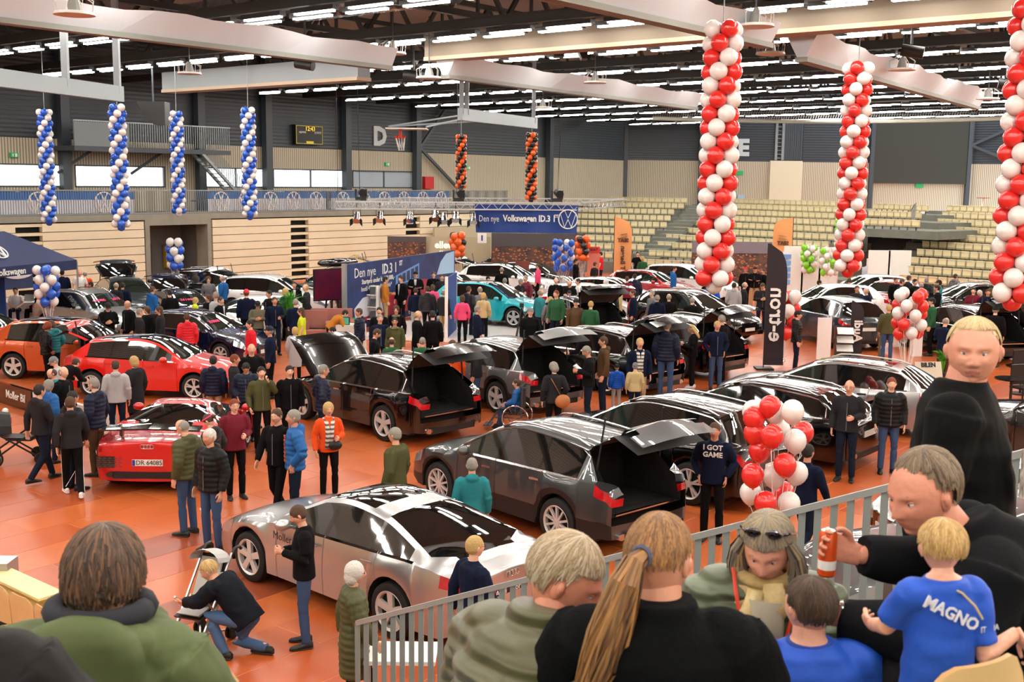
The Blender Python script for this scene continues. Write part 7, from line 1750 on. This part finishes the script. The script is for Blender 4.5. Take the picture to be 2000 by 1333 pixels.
# 2 dark leather shoulder cut by the frame
J = sitJ(el=[(-.32, .05, .74), (.34, .05, .74)])
o, M = front('person in black leather jacket of whom only a shoulder shows, lower left corner', (-165, 975), 2.2, R(5), J, 1.05, 'jacket', mat('black_leather', '0a0a0b', .6, spec=.2, bump=('noise', 6, .4)), MATS['dark_trousers'], levels=[(-.1, .22, .16, 0), (.62, .22, .16, 0), (.82, .22, .14, -.01), (.93, .17, .12, -.01), (1.0, .11, .1, -.01)], arm=.035)
hairdo(M, 0, (.086, .10, .105), (0, -.018, .024), 500, 1.9, 1.6, .05, .004, .02, 0, 9).obj('hair', hm('3a2a1c', '2a1e14', '4a3626'), o)
# 3 grey-haired man in olive down jacket
J = sitJ(ch=(0, .03, .83), nk=(0, .09, 1.02), hd=(0, .17, 1.145), hr=(R(-52), -.5), el=[(-.31, .12, .74), (.30, .14, .74)], wr=[(-.12, .36, .66), (.12, .38, .66)])
o, M = front('grey-haired person in olive down jacket looking down, beside the ponytail', (1105, 1046), 3.15, R(48), J, 1.08, 'jacket', quilt('4f5032', 'olive', 'Z', 6), mat('blue_jeans_f', '34465e', .85), puff=.2, per=.085, rough=(.008, (10, 10, 12)), levels=[(-.1, .23, .18, 0), (.1, .225, .175, 0), (.35, .215, .165, 0), (.62, .225, .165, 0), (.82, .215, .145, -.01), (.93, .165, .12, -.01), (1.0, .10, .095, .0), (1.10, .092, .09, .01)], arm=.035, skin='d38d72', headopt=dict(nose=1.1, fat=1.04))
hairdo(M, 0, (.088, .104, .106), (0, -.016, .028), 1900, 2.2, 1.55, .062, .0035, .03, 0, 5).obj('hair', hm('a89678', 'c4b9a2', '857458'), o)
# 4 ponytail, black wool coat
J = sitJ(hr=(R(-28), -.1), el=[(-.30, .06, .74), (.30, .06, .74)], hd=(0, .05, 1.17))
o, M = front('person in black wool coat with long light brown ponytail, back to us', (1292, 1004), 2.95, R(4), J, 1.03, 'coat', mat('black_wool', '0c0e10', .95, bump=('noise', 40, .3), spec=.1), MATS['dark_trousers'], levels=[(-.1, .23, .17, 0), (.3, .20, .155, 0), (.62, .22, .155, 0), (.82, .225, .14, -.01), (.93, .17, .12, -.01), (1.0, .105, .095, -.01), (1.06, .09, .09, -.005)], arm=.03, rough=(.014, (6, 6, 9)), topname='coat')
hb = hairdo(M, 0, (.087, .104, .108), (0, -.016, .022), 1500, 1.7, 1.5, .05, .0035, .01, 0, 6); rnd = random.Random(3)
pth = [(0.0, -.10, .035), (-.005, -.145, .02), (-.015, -.165, -.03), (-.03, -.175, -.10), (-.045, -.185, -.17), (-.06, -.195, -.24), (-.075, -.205, -.30), (-.085, -.215, -.35)]
lock(hb, pth, (.02, .03, .042, .05, .055, .05, .04, .015), 420, rnd, .0045, M); h = hb.obj('hair', hm('6a4a2c', '8f6a3e', 'a87a48'), o)
q = MB(); q.tube([M @ Vector((.025 * cos(a), -.118, .03 + .025 * sin(a))) for a in [2 * pi * k / 12 for k in range(13)]], .006, 6); q.obj('hair_tie', mat('tie_blue', '4c5470', .7), o)
# 5 woman with scarf and sunglasses in her hair
J = sitJ(hr=(R(-12), -.42), nk=(0, .03, 1.03), hd=(0, .09, 1.155), el=[(-.29, .06, .72), (.30, .06, .72)], wr=[(-.05, .28, .66), (.10, .28, .64)], curl=.9)
o, M = front('person in sage green down jacket with scarf and sunglasses pushed into grey-blond hair', (1502, 1003), 3.85, R(190), J, 1.02, 'jacket', quilt('5b6850', 'sage', 'Z', 6), mat('dark_navy_cloth', '1a2436', .85), puff=.18, per=.075, levels=[(-.1, .22, .17, 0), (.35, .20, .155, 0), (.62, .21, .155, 0), (.82, .205, .135, -.01), (.92, .17, .12, -.01), (.98, .12, .10, -.01)], arm=.028, skin='dda48a', headopt=dict(nose=.95), brow='8a7458', slim=.92)
hb = hairdo(M, 0, (.094, .106, .112), (0, -.012, .024), 1700, 2.1, 1.75, .058, .0038, .02, .05, 7); rnd = random.Random(8)
for sx in (-1, 1):
    lock(hb, [(sx * .075, .02, .05), (sx * .098, .022, .0), (sx * .105, .02, -.06), (sx * .100, .03, -.12), (sx * .09, .04, -.17), (sx * .08, .05, -.21)], (.02, .028, .034, .036, .03, .012), 170, rnd, .0045, M)
lock(hb, [(0, -.1, .03), (0, -.115, -.05), (0, -.11, -.12), (0, -.10, -.18)], (.06, .08, .08, .05), 200, rnd, .005, M)
hb.obj('hair', hm('8a8272', 'a9966e', '6f685c'), o)
q = MB()
for s in (-1, 1): q.tube([M @ Vector((s * (.035 + .026 * cos(a)), .062 + .010 * sin(a), .118 + .020 * sin(a))) for a in [2 * pi * k / 14 for k in range(15)]], .004, 5); q.ball(tuple(M @ Vector((s * .035, .060, .118))), (.024, .012, .018), 10, 8); q.bar(M @ Vector((s * .06, .06, .118)), M @ Vector((s * .095, -.03, .06)), .006)
q.obj('sunglasses', m_gblk, o, smooth=True)
q = MB()
for k in range(3): q.tube([(.095 * cos(a) * (1 + .1 * k), .035 + .08 * sin(a) * (1 + .12 * k), 1.035 - .04 * k - .02 * sin(a)) for a in [2 * pi * j / 18 for j in range(19)]], .025, 8)
q.tube([(.03, .15, 1.0), (.05, .175, .92), (.03, .18, .80), (.04, .17, .72)], [.035, .045, .05, .03], 8); q.tube([(-.02, .15, 1.03), (-.03, .18, .95), (-.02, .18, .86)], [.035, .045, .02], 8); q.obj('scarf', mat('scarf_sand', 'a8925a', .9, bump=('noise', 25, .5), noise=(8, .7, 'd8c89a')), o, smooth=True)
q = MB()
for s in (-1, 1): q.tube([(s * .115, .06, 1.07), (s * .10, .15, .98), (s * .07, .185, .85), (s * .055, .19, .70), (s * .05, .185, .55)], .007, 6)
q.obj('piping', mat('piping_red', 'd8432c', .6), o)
q = MB(); q.tube([(.0, .172, .98), (.0, .186, .8), (.0, .184, .5)], [.06, .062, .06], 10); q.obj('shirt', mat('shirt_taupe', '8f8878', .9), o, smooth=True)
# 6 dark-haired boy in blue football shirt
m_jer = mat('jersey_blue', '0f4fc0', .65, bump=('noise', 8, .35)); m_piq = mat('jersey_gold', 'c9b27a', .6)
J = sitJ(hr=(R(22), -.05), nk=(0, 0, 1.02), hd=(0, .02, 1.145), el=[(-.27, .08, .74), (.27, .08, .74)])
o, M = front('boy with short dark brown hair in blue football shirt, back to us', (1583, 1122), 3.25, R(-4), J, .84, 'shirt', m_jer, mat('shorts_navy', '16203c', .8), levels=[(-.1, .21, .16, 0), (.35, .19, .145, 0), (.62, .205, .145, 0), (.82, .205, .125, -.01), (.93, .15, .105, -.01), (.985, .085, .075, -.01)], sleeves=.75, arm=.022, child=1, skin='e0ac90', topname='shirt')
hairdo(M, 0, (.086, .102, .098), (0, -.014, .022), 2100, 2.15, 1.6, .05, .0028, .03, 0, 11).obj('hair', hm('3c2a1c', '54402c', '2a1c12'), o)
txt('lettering', 'BONUCCI', .085, mat('jersey_letter', 'd9dee6', .6), o, frame((0, -.172, .79), (1, 0, 0), (0, .05, 1)), .002, bold=.002)
q = MB(); q.tube([(-.20, -.10, .84), (-.12, -.155, .875), (0, -.168, .885), (.12, -.155, .875), (.20, -.10, .84)], .004, 5); q.obj('stripe', m_piq, o)
q = MB(); q.tube([(.075 * cos(a), -.005 + .07 * sin(a), 1.005) for a in [2 * pi * k / 20 for k in range(21)]], .012, 6); q.obj('collar', mat('jersey_navy', '0d3a92', .7), o)
# 7 small blond child
J = joints('stand'); J.update(hr=(R(-6), -.05), hd=(0, .03, 1.60), el=[(-.19, .10, 1.22), (.17, -.06, 1.14)], wr=[(-.15, .30, 1.15), (.34, -.02, 1.22)], curl=1.2, hdir=[None, (.3, -.4, -.6)])
o, M = front('small blond child in blue football shirt holding the seat back', (1842, 1016), 2.75, R(-8), J, .60, 'shirt', m_jer, mat('child_shorts', 'e4e6ea', .8), levels=[(-.12, .165, .13, 0), (.35, .145, .12, 0), (.62, .145, .12, 0), (.82, .14, .105, -.01), (.93, .115, .09, -.01), (.985, .085, .075, -.01)], slim=.74, sleeves=.8, arm=.012, child=1, skin='e6b59a', topname='shirt', headopt=dict(fat=1.08))
hairdo(M, 0, (.098, .112, .104), (0, -.014, .030), 1900, 2.0, 1.5, .045, .0036, .03, 0, 12).obj('hair', hm('b8975c', 'cfb380', '96763f'), o)
txt('lettering', 'MAGNO', .07, MATS['jersey_letter'], o, frame((-.03, -.135, 1.36), (.9, 0, -.45), (.45, .0, .9)), .002, bold=.002); txt('lettering', 'ITALIA', .035, MATS['jersey_letter'], o, frame((.17, -.09, 1.27), (1, .3, 0), (0, 0, 1)), .002)
q = MB(); q.tube([(-.03, -.07, 1.46), (.02, -.12, 1.44), (.07, -.135, 1.39), (.11, -.13, 1.33)], .005, 5); q.obj('stripe', m_piq, o)
# 8 man leaning in with a can
J = sitJ(hp=(0, -.10, .48), ch=(0, .05, .80), nk=(.0, .17, .97), hd=(-.02, .30, 1.085), hr=(R(38), -.25), el=[(-.25, .20, .72), (.20, .17, .80)], wr=[(-.14, .53, .74), (.10, .45, .84)], curl=1.25, kn=[(-.14, .38, .62), (.14, .38, .62)], an=[(-.14, .42, .12), (.14, .42, .12)], hdir=[None, (-.15, .6, .25)], hfwd=[(0, 0, 1), (0, .3, 1)])
o, M = front('balding grey-haired person in black jacket leaning forward with an orange can', (1805, 882), 3.4, R(-80), J, 1.1, 'jacket', mat('black_jacket', '0b0d11', .85, spec=.15, bump=('noise', 5, .4)), mat('black_trousers', '141519', .85), levels=[(-.1, .23, .18, 0), (.35, .225, .17, 0), (.62, .24, .17, 0), (.82, .235, .15, -.01), (.93, .18, .125, -.01), (1.0, .105, .095, -.01), (1.05, .09, .09, -.005)], arm=.03, skin='d08e74', headopt=dict(nose=1.15, fat=1.03), brow='7a6a58', rough=(.016, (7, 7, 9)))
hairdo(M, 0, (.088, .104, .106), (0, -.026, .026), 1500, 2.15, 1.5, .088, .0038, .03, 0, 13).obj('hair', hm('6e5c46', '857864', '4f4132'), o)
wv = Vector(J['wr'][0]); q = MB(); q.tube([wv + Vector((.036 * cos(a), -.02, .036 * sin(a))) for a in [2 * pi * k / 16 for k in range(17)]], .008, 6, up=(0, 1, 0)); q.ball(tuple(wv + Vector((-.02, -.02, .035))), (.02, .02, .008), 12, 6); q.obj('wristwatch', m_chrome, o)
cp = o.matrix_basis if 0 else None
Rz = Matrix.Rotation(R(80), 3, 'Z'); cw = o.location + Rz @ Vector((.075, .535, .865)) * 1.1
cn_ = thing('drink_can', 'slim orange drink can in the leaning person\'s hand', 'can', cw - Z * .02); q = MB(); q.tube([(0, 0, -.075), (0, 0, -.068), (0, 0, .065), (0, 0, .075)], [.024, .029, .029, .023], 20); q.obj('body', mat('can_orange', 'd8541c', .3, .3), cn_, smooth=True, angle=.6); q = MB(); q.tube([(0, 0, -.05), (0, 0, -.02)], .0294, 20); q.obj('label', mat('can_white', 'e6e6e0', .4), cn_); q = MB(); q.tube([(0, 0, .075), (0, 0, .077)], .022, 16); q.box((0, .005, .08), (.012, .022, .003)); q.obj('lid', m_alu, cn_)
# 9 standing blond man in black
J = joints('stand'); J.update(hr=(R(-84), -.04), hd=(0, .03, 1.62), nk=(0, 0, 1.48))
o, M = front('broad person with short pale blond hair in black jacket standing by the railing', (1906, 619), 4.2, R(117), J, 1.07, 'jacket', mat('black_bomber', '0a0b0c', .85, spec=.15, bump=('noise', 5, .35)), MATS['black_trousers'], levels=[(-.15, .20, .18, .01), (.1, .205, .19, .02), (.35, .205, .18, .02), (.62, .225, .165, .01), (.82, .22, .14, 0), (.93, .17, .12, -.01), (.99, .115, .10, -.005), (1.04, .088, .085, 0)], arm=.02, neck=1.18, skin='dca088', headopt=dict(fat=1.10, nose=.8, jaw=1.4), brow='b09468', eyec='5b7684')
hairdo(M, 0, (.0905, .102, .101), (0, -.014, .024), 2300, 1.75, 1.35, .086, .0026, .008, 0, 14).obj('hair', hm('c9b387', 'd9c9a2', 'a8925f'), o)
q = MB(); q.quad((.00, .226, 1.28), (.13, .212, 1.30), (.14, .212, 1.14), (.01, .232, 1.10)); pr_ = q.obj('shirt_print', mat('print_grey', 'b9b9b4', .7, noise=(22, 1, '4a4a4a')), o)
# crouching person at the stroller
J = joints('stand'); J.update(hp=(0, -.12, .46), hj=[(-.10, -.12, .46), (.10, -.12, .46)], ch=(0, .10, .74), nk=(0, .26, .90), hd=(0, .36, .99), hr=(.2, -.5), kn=[(-.15, .30, .50), (.13, .10, .12)], an=[(-.14, .10, .10), (.12, -.28, .10)], el=[(-.22, .38, .68), (.22, .36, .66)], wr=[(-.14, .60, .62), (.12, .58, .52)], lean=1)
hp_ = G(452, 1275)
o, M = front('blond person in dark padded jacket and jeans crouching by the stroller', (408, 1098), AT(408, 1098, hp_.y).y, R(-75), J, 1.0, 'jacket', mat('dark_padded', '10151f', .8, spec=.15, bump=('noise', 7, .4)), mat('blue_jeans_c', '3f6088', .85), levels=[(-.1, .20, .17, 0), (.35, .20, .16, 0), (.62, .21, .15, 0), (.82, .20, .14, -.01), (.93, .16, .12, -.01), (1.0, .11, .10, -.01)], arm=.03, voxel=.013, body_vox=.013)
o.location.z = 0
hairdo(M, 0, (.09, .105, .108), (0, -.014, .024), 600, 2.0, 1.6, .05, .005, .03, 0, 15).obj('hair', hm('b8975c', 'cfb380', '96763f'), o)
q = MB(); q.tube([M @ Vector((.10 * cos(a), -.02 + .09 * sin(a), -.13)) for a in [2 * pi * k / 16 for k in range(17)]], .04, 8); q.obj('scarf', mat('scarf_pale', 'b9b4a4', .9), o, smooth=True)
tag_ = thing('camera_tripod', 'dark camera tripod beside the grey-capped person near the stage', 'tripod', G(1018, 672)); q = MB()
for k in range(3): q.bar((0, 0, 1.2), (.42 * cos(k * 2.1), .42 * sin(k * 2.1), 0), .035)
q.obj('legs', m_blk, tag_, kind=None); q = MB(); q.box((0, 0, 1.3), (.14, .22, .14)); q.obj('camera_body', m_blk, tag_)
bpy.data.scenes.remove(TS)
